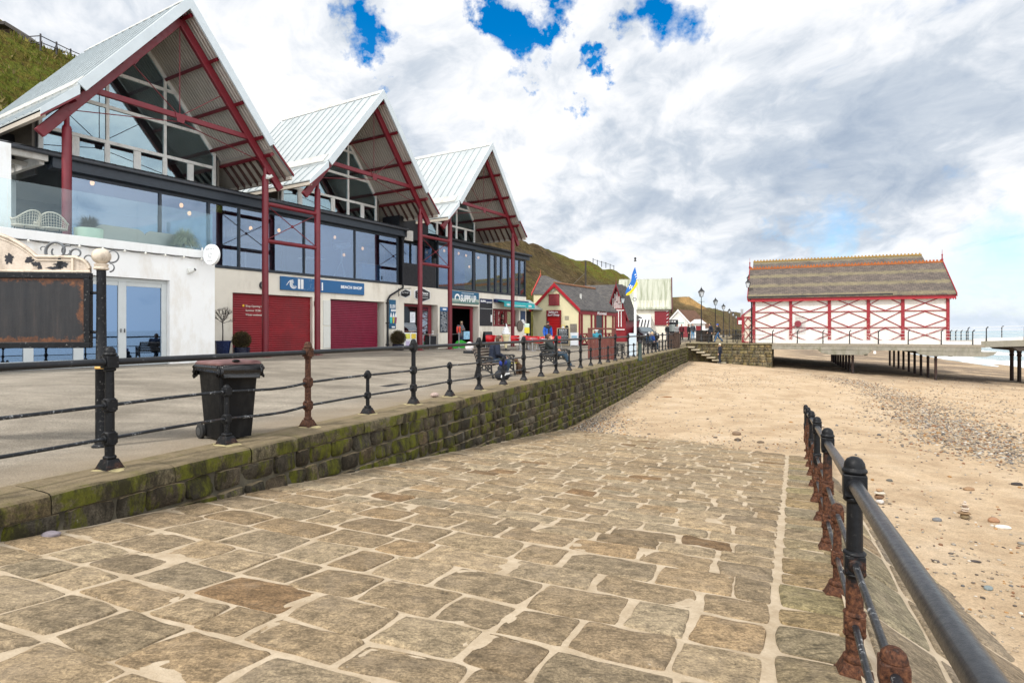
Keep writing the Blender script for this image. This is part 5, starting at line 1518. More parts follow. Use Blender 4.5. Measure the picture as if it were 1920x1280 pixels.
    text_part('lettering','SUPPS',0.17,M_WHT,r,(0.08,-0.038,H-0.24),width=w*0.40,bold=0.008); text_part('lettering','specials',0.2,M_WHT,r,(w*0.5,-0.038,H-0.28),width=w*0.44,shear=0.2)
    mk(lambda m: m.box(0.02,w-0.02,-0.034,-0.031,H-0.70,H-0.675)).build('divider',M_CHALK,r)
    mk(lambda m: m.box(w-0.23,w-0.05,-0.036,-0.031,0.28,0.78)).build('price_slip',M_WHT,r)
    def scribble(r,w,H,n,y=-0.032,z0=0.08,z1=None,seed=1,matr=None,x0=0.06):
        m = MB(); q = random.Random(seed); z1 = z1 or H-0.3
        for i in range(n):
            z = z1-(z1-z0)*i/max(1,n-1); x = x0
            while x < w-0.08:
                l = q.uniform(0.03,0.12); 
                if x+l > w-0.06: break
                if q.random() < 0.85: m.box(x,x+l,y-0.004,y,z,z+0.028)
                x += l+q.uniform(0.02,0.05)
        m.build('chalk_writing',matr or M_CHALK,r,smooth=None)
    r,w,H = board('narrow slate coloured menu board packed with small writing beside the wide doorway',825,839,0.98,2.58,mat('slate_blue_board',(0.018,0.034,0.055),0.5,var=0.2))
    mk(lambda m: m.box(0,w,-0.035,-0.031,H-0.26,H-0.01)).build('header',M_SIGNBLUE,r); scribble(r,w,H,17,-0.031,0.08,H-0.36,3); mk(lambda m: m.box(0.25,0.62,-0.04,-0.0355,H-0.19,H-0.09)).build('lettering',M_WHT,r)
    # slush poster
    t = NT('slush_poster'); v = t.coord('Object'); x_,y_,z_ = t.sep(v)
    pm = t.pbr(t.ramp(z_,[(0.0,(0.005,0.06,0.13)),(0.55,(0.008,0.11,0.24)),(1.0,(0.010,0.10,0.20))]),0.4)
    r,w,H = board('blue SLUSH drinks poster on the cream wall behind the downpipe',729.5,742,1.20,2.83,pm,'poster')
    text_part('lettering','SLUSH',0.27,M_WHT,r,(0.05,-0.032,H-0.46),width=w-0.1,bold=0.006); mk(lambda q: [q.box(0.14+i*0.08,0.2+i*0.08,-0.035,-0.0305,H-0.66,H-0.53) for i in range(5)]).build('lettering',M_WHT,r,smooth=None)
    m = MB(); 
    for i,(xx,cc) in enumerate(((0.14,(0.05,0.55,0.45)),(0.34,(0.55,0.45,0.05)),(0.52,(0.25,0.06,0.12)))):
        m = MB(); m.prism([(xx-0.05,0.32),(xx+0.05,0.32),(xx+0.085,0.66),(xx-0.085,0.66)],'y',-0.036,-0.031); o = m.build('drink_picture',mat('drink_%d'%i,cc,0.5),r,smooth=None)
        n_ = MB(); n_.prism([(xx-0.085,0.665),(xx+0.085,0.665),(xx+0.04,0.84),(xx,0.92),(xx-0.04,0.84)],'y',-0.036,-0.031); n_.build('cream_top',M_WHT,o,smooth=None)
    mk(lambda m: m.box(0.2,w-0.08,-0.036,-0.031,0.06,0.14)).build('lettering',M_WHT,r,smooth=None)
    # hexagonal signs
    def hexa(m,cx,cz,rx,rz,y0,y1):
        m.prism([(cx-rx,cz+rz*0.5),(cx,cz+rz),(cx+rx,cz+rz*0.5),(cx+rx,cz-rz*0.5),(cx,cz-rz),(cx-rx,cz-rz*0.5)],'y',y0,y1)
    a = sof(791,K); hz = hof(553,a,K)
    r = fthing('wall_sign','black hexagonal sign flat on the wall above the cafe door','sign',a,K-0.004,hz)
    m = MB(); hexa(m,0,0,0.72,0.44,-0.05,0); m.build('rim',M_WHT,r,bevel=0.006)
    m = MB(); hexa(m,0,0,0.66,0.39,-0.062,-0.051); o = m.build('face',M_BLK,r,bevel=0.004)
    text_part('lettering','The Vintage',0.2,M_WHT,o,(-0.5,-0.064,0.05),width=1.0,bold=0.004); mk(lambda m: (m.box(-0.5,0.5,-0.066,-0.0625,-0.03,-0.01),m.box(-0.5,0.5,-0.066,-0.0625,-0.17,-0.15))).build('rule_line',M_WHT,o,smooth=None)
    # hanging sign: seen from along the promenade
    a = sof(747,K); hz = hof(551,a,K)
    r = fthing('hanging_sign','small black hexagonal sign hanging from an iron bracket beside the downpipe','sign',a,K-0.0,hz)
    m = MB(); m.bar((0,0,0.28),(0,-0.95,0.28),0.03,0.03); m.bar((0,0,-0.15),(0,0,0.33),0.05,0.02); m.tube([(0,-0.02,-0.1),(0,-0.5,0.25)],0.012,6); m.tube([(0,-0.3,0.27),(0,-0.3,0.2)],0.008,6); m.tube([(0,-0.8,0.27),(0,-0.8,0.2)],0.008,6); m.build('bracket',M_DARK,r)
    m = MB(); hx = [( -0.55-0.38,0.13),(-0.55,0.26),(-0.55+0.38,0.13),(-0.55+0.38,-0.11),(-0.55,-0.24),(-0.55-0.38,-0.11)]
    m.prism(hx,'x',-0.022,0.022); o = m.build('board',M_WHT,r,bevel=0.004)
    m = MB(); m.prism([(-0.55+(y+0.55)*0.86,z*0.84) for y,z in hx],'x',-0.027,0.027); f = m.build('face',M_BLK,o)
    text_part('lettering','The Vintage',0.13,M_WHT,f,(-0.028,-0.27,0.02),width=0.52,rot=Matrix.Rotation(R(-90),4,'Z')@Matrix.Rotation(R(90),4,'X'),ext=0.002)
    # round white hanging sign on the terrace corner
    a = sof(388,-1.5); hz = hof(482,a,-1.5)
    r = fthing('round_sign','round white hanging sign with grey lettering on the corner of the white terrace','sign',sof(396,-2.1),-1.56,hz)
    m = MB(); m.bar((0,0,0.20),(0.02,-0.55,0.20),0.03,0.03); m.bar((0,0,-0.16),(0.02,-0.55,-0.16),0.03,0.03); m.box(-0.02,0.02,-0.02,0.02,-0.3,0.3); m.build('bracket',M_WHT,r)
    Mr = Matrix.Translation((0.0,-0.56,0.02))@Matrix.Rotation(R(-80),4,'Z')
    m = MB(); m.M = Mr@Matrix.Rotation(R(90),4,'X'); m.lathe([(0.34,-0.055),(0.355,-0.045),(0.355,0.045),(0.34,0.055)],n=40); o = m.build('disc',M_WHT,r,smooth=30)
    gt = mat('grey_lettering',(0.20,0.21,0.22),0.6)
    rt = Mr@Matrix.Rotation(R(90),4,'X')
    text_part('lettering','SEAVIEW',0.085,gt,o,(0,0,0),width=0.42,rot=Mr@Matrix.Translation((-0.21,-0.057,0.16))@Matrix.Rotation(R(90),4,'X'),ext=0.002)
    text_part('lettering','THE BAY',0.065,gt,o,(0,0,0),width=0.30,rot=Mr@Matrix.Translation((-0.15,-0.057,-0.24))@Matrix.Rotation(R(90),4,'X'),ext=0.002)
    m = MB(); m.M = Mr
    for r0,a0,a1 in ((0.085,20,300),(0.05,200,470)):
        pp = [(r0*math.cos(R(a0+(a1-a0)*i/16)),-0.03+r0*math.sin(R(a0+(a1-a0)*i/16))) for i in range(17)]; ribbon(m,pp,[0.014]*17,-0.060,-0.056)
    m.build('emblem',gt,o,smooth=None)
    # awning
    a,b = sof(925,K),31.28; hz = hof(566,a,K)
    r = fthing('awning','half wound teal shop awning above the kiosk window','awning',a,K-0.01,2.98)
    w = b-a
    mk(lambda m: m.prism([(0,0.36),(-0.22,0.36),(-0.24,0.28),(-0.22,0.12),(0,0.12)],'x',0,w)).build('cassette',mat('navy_awning_case',(0.010,0.022,0.10),0.5),r)
    tl = mk(lambda m: m.prism([(-0.10,0.30),(-0.75,0.14),(-0.77,-0.19),(-0.74,-0.19),(-0.73,0.11),(-0.10,0.25)],'x',0.25,w)).build('canopy',mat('teal_canvas',(0.02,0.36,0.38),0.7,var=0.06),r)
    mk(lambda m: [m.box(x,x+l,-0.779,-0.771,-0.11,0.03) for x,l in ((0.55,0.1),(0.69,0.12),(0.85,0.1),(w-0.95,0.12),(w-0.79,0.1),(w-0.65,0.12))]+[m.box(1.6+i*0.16,1.6+i*0.16+0.11,-0.777,-0.771,-0.09,-0.04) for i in range(int((w-2.9)/0.16))]).build('lettering',M_WHT,tl,smooth=None)
    # ice cream freezer advert, hand sanitiser etc right of kiosk window
    r,w,H = board('small blue and white poster at the right end of the cream wall',976,985,1.55,2.6,mat('poster_navy',(0.015,0.05,0.12),0.5)); 
    mk(lambda m: m.prism([(0.05,0.1),(w-0.05,0.05),(w-0.15,0.3),(w*0.5,0.42),(0.1,0.35)],'y',-0.036,-0.031)).build('picture',M_WHT,r,smooth=None)
    a = sof(978,K-0.2); r = fthing('life_ring_box','round brown timber board fixed low on the wall by the kiosk window','board',a,K-0.02,hof(611,a,K))
    m = MB(); m.M = Matrix.Rotation(R(90),4,'X'); m.lathe([(0.40,0.0),(0.42,0.03),(0.42,0.09),(0.38,0.11)],n=28); m.build('disc',mat('brown_weathered_board',(0.14,0.115,0.095),0.8,var=0.2),r)
    # round black plaque by the first column, meter box, CCTV
    a = sof(492.5,K); r = fthing('round_plaque','small round black plaque half hidden behind a crimson column above the first shutter','plaque',a,K-0.01,hof(535,a,K))
    m = MB(); m.M = Matrix.Rotation(R(90),4,'X'); m.lathe([(0.16,0),(0.19,0.02),(0.19,0.05),(0.15,0.06)],n=26); o = m.build('rim',M_BLK,r)
    m = MB(); m.M = Matrix.Rotation(R(90),4,'X'); m.lathe([(0.05,0.061),(0.12,0.061),(0.12,0.066),(0.05,0.066)],n=20); m.build('motif',mat('grey_motif',(0.28,0.29,0.28),0.7),o)
    a = sof(591,K); r = fthing('meter_box','small brown box on the wall between the two shutters','box',a,K-0.0,hof(569,a,K))
    mk(lambda m: m.box(-0.08,0.12,-0.10,0,-0.11,0.11)).build('case',mat('brown_box',(0.10,0.085,0.065),0.7),r,bevel=0.01); mk(lambda m: m.box(-0.05,0.09,-0.11,-0.101,-0.08,0.08)).build('cover',mat('brown_cover',(0.13,0.11,0.085),0.7),r)
    def cctv(label,s,k,h,ang):
        r = fthing('security_camera',label,'camera',s,k,h); w_ = mat('white_camera_plastic',(0.72,0.72,0.68),0.4,var=0.05)
        m = MB(); m.box(-0.07,0.07,-0.05,0,-0.09,0.09); m.tube([(0,-0.05,0),(0,-0.14,0.0)],0.03,10); m.build('bracket',w_,r,bevel=0.008)
        m = MB(); m.M = Matrix.Translation((0.03,-0.17,0.0))@Matrix.Rotation(R(ang),4,'Z')@Matrix.Rotation(R(65),4,'X'); m.lathe([(0.05,-0.10),(0.062,-0.09),(0.062,0.08),(0.055,0.1)],n=18); o = m.build('housing',w_,r)
        m = MB(); m.M = Matrix.Translation((0.03,-0.17,0.0))@Matrix.Rotation(R(ang),4,'Z')@Matrix.Rotation(R(65),4,'X'); m.lathe([(0.045,0.101),(0.045,0.106)],n=18); m.build('lens',M_BLK,o)
    a = sof(354,-1.55); cctv('white security camera on the white wall right of the folding doors',a,-1.56,hof(508,a,-1.55),20)
    cctv('white security camera strapped to the top of a crimson column',7.1,-0.13,7.45,30)
    # festoon lights under the parapet
    r = fthing('festoon_lights','black festoon cable with small white bulbs looped under the white parapet','lights',-2.0,-1.62,3.6)
    pts = []; m2 = MB(); 
    for i in range(0,61):
        x = i*0.1; pts.append((x-0.2,-0.03,0.03-0.045*abs(math.sin(x*math.pi/0.62))))
    mk(lambda m: m.tube(pts,0.014,6)).build('cable',M_DARK,r)
    for i in range(0,10):
        x = i*0.62-0.2; b = MB(); b.ell((x,-0.04,-0.01),0.035,0.035,0.045,10,8); b.build('bulb',mat('milky_bulb',(0.8,0.78,0.7),0.3),r)
    # bulbs glowing behind the first floor glass
    for i,(px,py) in enumerate(((173,343),(340,385),(355,400),(470,428),(523,432),(628,445),(645,478),(680,466),(860,475),(874,479),(897,483),(880,500),(833,470))):
        k = 3.4; s = sof(px,k); h = hof(py,s,k)
        r = fthing('pendant_lamp',['warm bare pendant bulb','small lit pendant bulb'][i%2]+' hanging behind the first floor glass, '+['farthest left','left, above the planter','left of the grass pot','left of the second column','at the second column','behind the third column','lower, right of the third column','right end pane of near half','left bulb in the far half','second bulb in the far half','third bulb in the far half','lowest bulb in the far half','just beyond the dark recess'][i],'lamp',s,k,h)
        m = MB(); m.ell((0,0,0),0.075,0.075,0.10,10,8); m.build('bulb',mat('glowing_bulb',(1,0.8,0.5),0.4,emit=(1.0,0.42,0.12),estr=2.6),r); m = MB(); m.tube([(0,0,0.07),(0,0,min(1.2,6.3-h))],0.008,5); m.lathe([(0.03,0.06),(0.03,0.13),(0.012,0.14)],n=8); m.build('flex',M_DARK,r)
signs()
def terrace_things():
    kt = -1.55
    # glass balustrade
    r = fthing('glass_balustrade','frameless clear glass balustrade round the raised terrace','balustrade',0,kt,3.9)
    pe = [-7.0,-4.6,sof(12,kt),0.55,sof(258,kt),3.86]
    pe = sorted([-7.0,-4.6,-2.0,-0.35,sof(258,kt),3.86])
    for a,b in zip(pe,pe[1:]): mk(lambda m: m.box(a+0.006,b-0.006,0.02,0.035,0.0,1.33)).build('glass_panel',M_BAL,r,smooth=None)
    mk(lambda m: m.box(3.845,3.86,0.04,3.0,0.0,1.33)).build('glass_panel',M_BAL,r,smooth=None)
    # rattan chairs
    rat = mat('pale_rattan',(0.50,0.44,0.36),0.7,var=0.15)
    def rattan(label,s,k,rot):
        r = fthing('rattan_chair',label,'chair',s,k,3.70,'rattan chairs on the terrace'); r.rotation_euler.z = FRZ+rot
        m = MB()
        n = 20; top = []; 
        for i in range(n+1):
            a = R(-20+220*i/n); z = 0.86-0.28*abs(math.cos(a))**2.5*(1 if True else 0)
            top.append((0.36*math.cos(a),0.34*math.sin(a),z))
        m.tube(top,0.022,8)
        m.tube([(0.33*math.cos(R(-20+220*i/n)),0.30*math.sin(R(-20+220*i/n)),0.42) for i in range(n+1)],0.018,8); m.build('rim',rat,r)
        w = MB()
        for i in range(0,n+1):
            a = R(-20+220*i/n); w.tube([(0.33*math.cos(a),0.30*math.sin(a),0.42),top[i]],0.007,5)
        for q in (0.2,0.4,0.6,0.8): w.tube([tuple(Vector((0.33*math.cos(R(-20+220*i/n)),0.30*math.sin(R(-20+220*i/n)),0.42)).lerp(Vector(top[i]),q)) for i in range(n+1)],0.007,5)
        w.build('woven_back',rat,r)
        st = MB(); st.lathe([(0.02,0.40),(0.30,0.40),(0.33,0.42),(0.30,0.45),(0.02,0.45)],n=22); st.build('seat',rat,r)
        for a in (45,135,225,315): lg = MB(); lg.tube([(0.24*math.cos(R(a)),0.24*math.sin(R(a)),0.41),(0.30*math.cos(R(a)),0.30*math.sin(R(a)),0.0)],0.016,6); lg.build('leg',mat('dark_chair_leg',(0.05,0.04,0.035),0.6),r)
    s = sof(48,-0.7); rattan('pale rattan armchair behind the balustrade, the farther left of two',s,-0.7,R(200))
    s = sof(100,-0.8); rattan('pale rattan armchair beside the crimson column on the terrace',s,-0.8,R(150))
    # planter bowl with a bare shrub
    def tuft(mb,c,r,h,n,seed,w=0.006,droop=0.3):
        q = random.Random(seed)
        for _ in range(n):
            a = q.uniform(0,6.28); th = R(105)*q.random()**0.7; l = h*q.uniform(0.55,1.05)
            dd = Vector((math.sin(th)*math.cos(a),math.sin(th)*math.sin(a),math.cos(th)))
            p0 = Vector(c)+Vector((math.cos(a)*0.2*r,math.sin(a)*0.2*r,0.12*h)); p1 = p0+dd*l*0.6+Vector((0,0,0.10*l)); p2 = p0+dd*l-Vector((0,0,droop*0.4*l*math.sin(th)**2))
            t = Vector((-math.sin(a),math.cos(a),0))*w
            mb.add([tuple(p0-t),tuple(p0+t),tuple(p1-t),tuple(p1+t),tuple(p2)],[(0,1,3,2),(2,3,4)])
    s = sof(167,-0.4); r = fthing('planter','pale green bowl planter holding a bare rounded shrub behind the glass balustrade','planter',s,-0.4,3.70)
    mk(lambda m: m.lathe([(0.34,0.0),(0.38,0.1),(0.40,0.62),(0.36,0.62),(0.34,0.55),(0.02,0.55)],n=30)).build('bowl',mat('sage_green_glaze',(0.45,0.56,0.44),0.45,var=0.05),r)
    m = MB(); tuft(m,(0,0,0.62),0.36,0.42,900,4,0.006,0.1); m.build('shrub',mat('bare_brown_twig',(0.06,0.05,0.045),0.8,var=0.3),r,smooth=None)
    s = sof(345,-0.95); r = fthing('planter','low pot of pale feathery grass in the corner of the terrace','planter',s,-0.95,3.70)
    mk(lambda m: m.lathe([(0.20,0.0),(0.27,0.05),(0.29,0.30),(0.25,0.30),(0.24,0.26),(0.02,0.26)],n=26)).build('pot',mat('stone_grey_pot',(0.42,0.44,0.40),0.7),r)
    m = MB(); tuft(m,(0,0,0.36),0.5,0.62,1300,9,0.007,0.7); m.build('grass',mat('pale_straw_grass',(0.36,0.37,0.24),0.8,var=0.3),r,smooth=None)
    # curved wicker sofas
    wk = mat('grey_wicker',(0.30,0.30,0.27),0.8,var=0.2,scale=30,bump=0.4,bscale=70)
    def sofa(label,s,k,w):
        r = fthing('wicker_sofa',label,'sofa',s,k,3.70,'wicker sofas on the terrace')
        n = 14
        m = MB(); vs = []
        for i in range(n+1):
            x = -w/2+w*i/n; z = 0.78-0.34*S((abs(x)-w*0.30)/(w*0.2)); 
            vs += [(x,-0.06,0.05),(x,-0.06,z),(x,0.05,z),(x,0.05,0.05)]
        m.add(vs,[(4*i+j,4*i+4+j,4*i+4+(j+1)%4,4*i+(j+1)%4) for i in range(n) for j in range(4)]+[(0,1,2,3),(4*n,4*n+1,4*n+2,4*n+3)]); m.build('back',wk,r)
        mk(lambda q: q.box(-w/2,w/2,0.06,0.72,0.08,0.36)).build('base',wk,r,bevel=0.03); mk(lambda q: q.box(-w/2+0.1,w/2-0.1,0.10,0.70,0.361,0.48)).build('cushion',mat('cream_cushion',(0.6,0.57,0.5),0.9),r,bevel=0.04)
    sofa('grey wicker sofa just right of the pale green bowl planter',sof(225,-0.6),-0.6,1.9); sofa('grey wicker sofa just left of the grass pot',sof(305,-0.55),-0.55,1.5)
    # telescope silhouette and tables behind the glass
    s = sof(640,2.6); r = fthing('telescope','white telescope on a tripod standing behind the first floor glass','telescope',s,2.6,3.72)
    wht = mat('white_enamel',(0.75,0.75,0.75),0.4)
    m = MB(); m.tube([(-0.45,0,1.75),(0.5,0,1.95)],[0.15,0.17],18); m.build('tube',wht,r)
    m = MB(); m.lathe([(0.05,1.0),(0.07,1.3),(0.06,1.7)],n=10); m.build('mount',wht,r)
    for a in (10,130,250): m = MB(); m.tube([(0,0,1.05),(0.5*math.cos(R(a)),0.5*math.sin(R(a)),0)],0.022,6); m.build('leg',wht,r)
    for i,(p,lab) in enumerate(((475,'white cafe table behind the glass left of the second crimson column'),(585,'white cafe table behind the glass left of the telescope'),(690,'pale blue cafe counter behind the right end of the near glazing'))):
        s = sof(p,2.7); r = fthing('cafe_table',lab,'table',s,2.7,3.72)
        if i < 2:
            mk(lambda m: m.box(-0.55,0.55,-0.35,0.35,0.98,1.02)).build('top',wht,r,bevel=0.01)
            for a in (-1,1): mk(lambda m: m.tube([(a*0.4,0,0),(a*0.4,0,0.98)],0.03,8)).build('leg',wht,r)
        else: 
            mk(lambda m: m.box(-0.75,0.75,-0.3,0.3,0,1.05)).build('front',mat('sky_blue_counter',(0.15,0.45,0.68),0.5),r,bevel=0.02); mk(lambda m: m.box(-0.8,0.8,-0.34,0.34,1.051,1.09)).build('top',wht,r)
terrace_things()
# ---------------------------------------------------------------- people
SKIN = mat('skin',(0.52,0.31,0.22),0.6,var=0.08,scale=10)
def V3(*a): return Vector(a)
STAND = dict(pelvis=(0,0,0.93),waist=(0,0,1.08),chest=(0,0,1.30),neck=(0,0,1.47),head=(0.02,0,1.61),
  shL=(0,0.18,1.40),elL=(-0.02,0.25,1.12),wrL=(0.06,0.24,0.87),shR=(0,-0.18,1.40),elR=(-0.02,-0.25,1.12),wrR=(0.06,-0.24,0.87),
  hiL=(0,0.09,0.90),knL=(0.03,0.10,0.50),anL=(0,0.11,0.08),hiR=(0,-0.09,0.90),knR=(0.03,-0.10,0.50),anR=(0,-0.11,0.08))
WALK = dict(STAND, knL=(0.22,0.09,0.54),anL=(0.36,0.09,0.09),knR=(-0.05,-0.09,0.50),anR=(-0.38,-0.09,0.14),elL=(-0.12,0.25,1.14),wrL=(-0.06,0.24,0.90),elR=(0.05,-0.25,1.13),wrR=(0.22,-0.22,0.92),chest=(0.04,0,1.30),neck=(0.06,0,1.47),head=(0.09,0,1.61),shL=(0.0,0.18,1.40),shR=(0.06,-0.18,1.40))
SIT = dict(pelvis=(0,0,0.53),waist=(0.02,0,0.68),chest=(0.02,0,0.90),neck=(0.03,0,1.07),head=(0.08,0,1.20),
  shL=(0.02,0.19,1.00),elL=(0.06,0.27,0.74),wrL=(0.28,0.20,0.66),shR=(0.02,-0.19,1.00),elR=(0.06,-0.27,0.74),wrR=(0.28,-0.20,0.66),
  hiL=(0.02,0.09,0.52),knL=(0.44,0.12,0.50),anL=(0.42,0.12,0.08),hiR=(0.02,-0.09,0.52),knR=(0.44,-0.12,0.50),anR=(0.46,-0.12,0.08))
def person(label,loc,rz,pose,jacket,trousers,hair,voxel=0.012,scale=1.0,hat=None,shoes=(0.02,0.02,0.022),hood=False,short_hair=True,beard=False,glasses=False,group=None,face=None,panel=None,skirt=0.0):
    r = thing('person',label,'person',loc,rz,group); r.scale = (scale,)*3
    P = {k:Vector(v) for k,v in pose.items()}
    def remesh(o,vx,sm=3):
        md = o.modifiers.new('Remesh','REMESH'); md.mode = 'VOXEL'; md.voxel_size = vx; md.use_smooth_shade = True
        s2 = o.modifiers.new('Smooth','SMOOTH'); s2.factor = 0.5; s2.iterations = sm
    b = MB(); n = 10
    b.cap(P['pelvis'],0.125,P['waist'],0.115,n); b.cap(P['waist'],0.115,P['chest'],0.14,n)
    for s in 'LR':
        b.cap(P['chest'],0.11,P['sh'+s],0.062,n)
        b.cap(P['sh'+s],0.052,P['el'+s],0.042,n); b.cap(P['el'+s],0.042,P['wr'+s],0.028,n)
        b.cap(P['hi'+s],0.088,P['kn'+s],0.06,n); b.cap(P['kn'+s],0.058,P['an'+s],0.038,n)
        an = P['an'+s]; fw = Vector((1,0,0)) if face is None else Vector((1,0,0))
        b.cap(an+V3(-0.02,0,-0.03),0.04,an+V3(0.15,0,-0.045),0.03,8)
        # hand: palm, four fingers and a thumb, slightly curled
        wr = P['wr'+s]; d = (wr-P['el'+s]).normalized(); sd = 1 if s == 'L' else -1
        side = d.cross(Vector((0,sd,0)));
        side = side.normalized() if side.length > 0.2 else Vector((1,0,0))
        inw = side.cross(d).normalized()*1.0
        palm = wr+d*0.05; b.cap(wr,0.026,palm+d*0.03,0.03,8)
        for i in range(4):
            kb = wr+d*0.085+side*(0.026-0.0175*i); L = (0.075,0.085,0.08,0.062)[i]
            k1 = kb+d*L*0.5+inw*0.006; k2 = k1+d*L*0.32+inw*0.022
            b.tube([kb-d*0.03,kb,k1,k2],[0.010,0.0095,0.009,0.007],6)
        b.tube([wr+d*0.03+side*0.02,wr+d*0.065+side*0.05,wr+d*0.095+side*0.056+inw*0.012],[0.012,0.011,0.008],6)
    b.cap(P['neck']-V3(0,0,0.04),0.058,P['head']-V3(0.02,0,0.06),0.054,n)
    h = P['head']; yaw = face or 0
    Mh = Matrix.Translation(h)@Matrix.Rotation(yaw,4,'Z')
    b.M = Mh
    b.ell((0,0,0.02),0.095,0.076,0.105,14,10); b.ell((0.03,0,-0.05),0.062,0.055,0.065,12,8)
    b.cap((0.088,0,0.012),0.010,(0.108,0,-0.022),0.015,8)
    for sy in (-1,1): b.ell((0.0,sy*0.078,0.0),0.022,0.012,0.032,8,6); b.ell((0.083,sy*0.030,0.030),0.016,0.02,0.008,6,5)
    b.ell((0.083,0,-0.055),0.014,0.025,0.008,8,5); b.ell((0.07,0,-0.095),0.022,0.024,0.02,8,5)
    b.M = Matrix.Identity(4)
    o = b.build('body',SKIN,r,smooth=180); remesh(o,min(voxel,0.009),1)
    # eyes
    e = MB(); e.M = Mh
    for sy in (-1,1): e.ell((0.087,sy*0.030,0.016),0.008,0.012,0.008,8,6)
    e.build('eyes',mat('dark_eye',(0.02,0.015,0.012),0.3),o)
    # jacket
    j = MB()
    j.cap(P['pelvis']+V3(0,0,0.02-skirt),0.165+skirt*0.2,P['waist'],0.152,n); j.cap(P['waist'],0.152,P['chest'],0.175,n)
    for s in 'LR':
        j.cap(P['chest']+V3(0,0,0.02),0.145,P['sh'+s],0.088,n); j.cap(P['sh'+s],0.088,P['el'+s],0.072,n)
        w = P['el'+s].lerp(P['wr'+s],0.93); j.cap(P['el'+s],0.070,w,0.052,n)
    j.cap(P['neck']-V3(0,0,0.08),0.098,P['neck']-V3(0.01,0,0.015),0.078,n)
    if hood: j.ell(P['neck']+V3(-0.10,0,0.0),0.09,0.12,0.08)
    for k,v in enumerate(range(len(j.v))):
        q = Vector(j.v[v]); f = 0.010*mnoise.noise(q*14+Vector((len(label),0,0))); 
        j.v[v] = tuple(q+Vector((f,f*0.6,0)))
    jo = j.build('jacket',jacket,o,smooth=180); remesh(jo,voxel,2)
    if panel:
        pn = MB(); pn.cap(P['chest']+V3(0.02,0,0.06),0.172,P['chest']+V3(0.01,0,0.13),0.12,n)
        for s in 'LR': pn.cap(P['chest']+V3(0.01,0,0.08),0.14,P['sh'+s],0.094,n)
        pn.box(0.165,0.185,-0.05,0.05,P['pelvis'].z-0.08,P['chest'].z+0.1)
        po = pn.build('yoke',panel,jo,smooth=180); remesh(po,voxel,2)
    t = MB()
    t.cap(P['pelvis'],0.138,P['waist']-V3(0,0,0.03),0.12,n)
    for s in 'LR':
        t.cap(P['hi'+s],0.105,P['kn'+s],0.078,n); t.cap(P['kn'+s],0.078,P['an'+s]+V3(0,0,0.03),0.062,n)
    to = t.build('trousers',trousers,o,smooth=180); remesh(to,voxel,2)
    sh = MB()
    for s in 'LR':
        an = P['an'+s]; sh.cap(an+V3(-0.03,0,-0.02),0.052,an+V3(0.155,0,-0.04),0.042,8); sh.box(an.x-0.085,an.x+0.195,an.y-0.05,an.y+0.05,an.z-0.088,an.z-0.06)
    so = sh.build('shoes',mat('shoe_%d'%int(shoes[0]*100),shoes,0.6),o,smooth=180); remesh(so,voxel,2)
    hm = MB(); hm.M = Mh
    if hat is not None:
        hm.ell((-0.008,0,0.055),0.108,0.094,0.088,14,10); hm.lathe([(0.100,0.030),(0.112,0.035),(0.112,0.065),(0.10,0.07)],-0.006,0,n=18)
        ho = hm.build('hat',hat,o,smooth=180); remesh(ho,0.008,2)
        hm = MB(); hm.M = Mh
    hm.ell((-0.018,0,0.038),0.100,0.086,0.102,14,10); hm.ell((-0.055,0,-0.02),0.055,0.072,0.07 if short_hair else 0.16,12,8)
    if beard: hm.ell((0.055,0,-0.075),0.055,0.06,0.055,12,8)
    ho = hm.build('hair',hair,o,smooth=180); remesh(ho,0.009,1)
    if glasses:
        g = MB(); g.M = Mh
        for sy in (-1,1): g.cbox(0.098,sy*0.032,0.02,0.012,0.05,0.032)
        g.build('sunglasses',mat('black_lens',(0.01,0.01,0.012),0.2),o,bevel=0.006)
    return r
CLO = {}
def cloth(n,c): 
    return mat('cloth_'+n,c,0.85,var=0.22,scale=7,bump=0.4,bscale=22)
HB = mat('brown_hair',(0.075,0.04,0.022),0.6,var=0.3,scale=30); HG = mat('grey_hair',(0.45,0.44,0.42),0.7,var=0.15,scale=30); HK = mat('dark_hair',(0.02,0.016,0.014),0.6,var=0.3,scale=30); HBL = mat('blond_hair',(0.55,0.42,0.24),0.6,var=0.2,scale=30)
NAVY = cloth('navy',(0.006,0.012,0.030)); BLACKC = cloth('black',(0.012,0.013,0.015)); BLUE = cloth('royal_blue',(0.015,0.10,0.45)); JEAN = cloth('jeans',(0.022,0.050,0.082)); GREYC = cloth('grey',(0.13,0.135,0.15)); TEAL = cloth('teal',(0.02,0.18,0.24)); DGREEN = cloth('dark_green_black',(0.020,0.026,0.026)); LJEAN = cloth('light_jeans',(0.10,0.25,0.42))
SRZ = math.atan2(PR.y,PR.x)        # facing the sea
def slip3(u,w,z=None):
    x,y = slip(u,w); return Vector((x,y,prom_z(x,y) if z is None else z))
def gp(px,py,z0=0.0):
    """point of the promenade seen at a photo pixel"""
    z = z0
    for _ in range(12):
        Y = FPX*(CAMZ-z)/(py-CY); x = (px-CX)/FPX*Y; z = 0.5*z+0.5*prom_z(x,Y)
    return Vector((x,Y,prom_z(x,Y)))

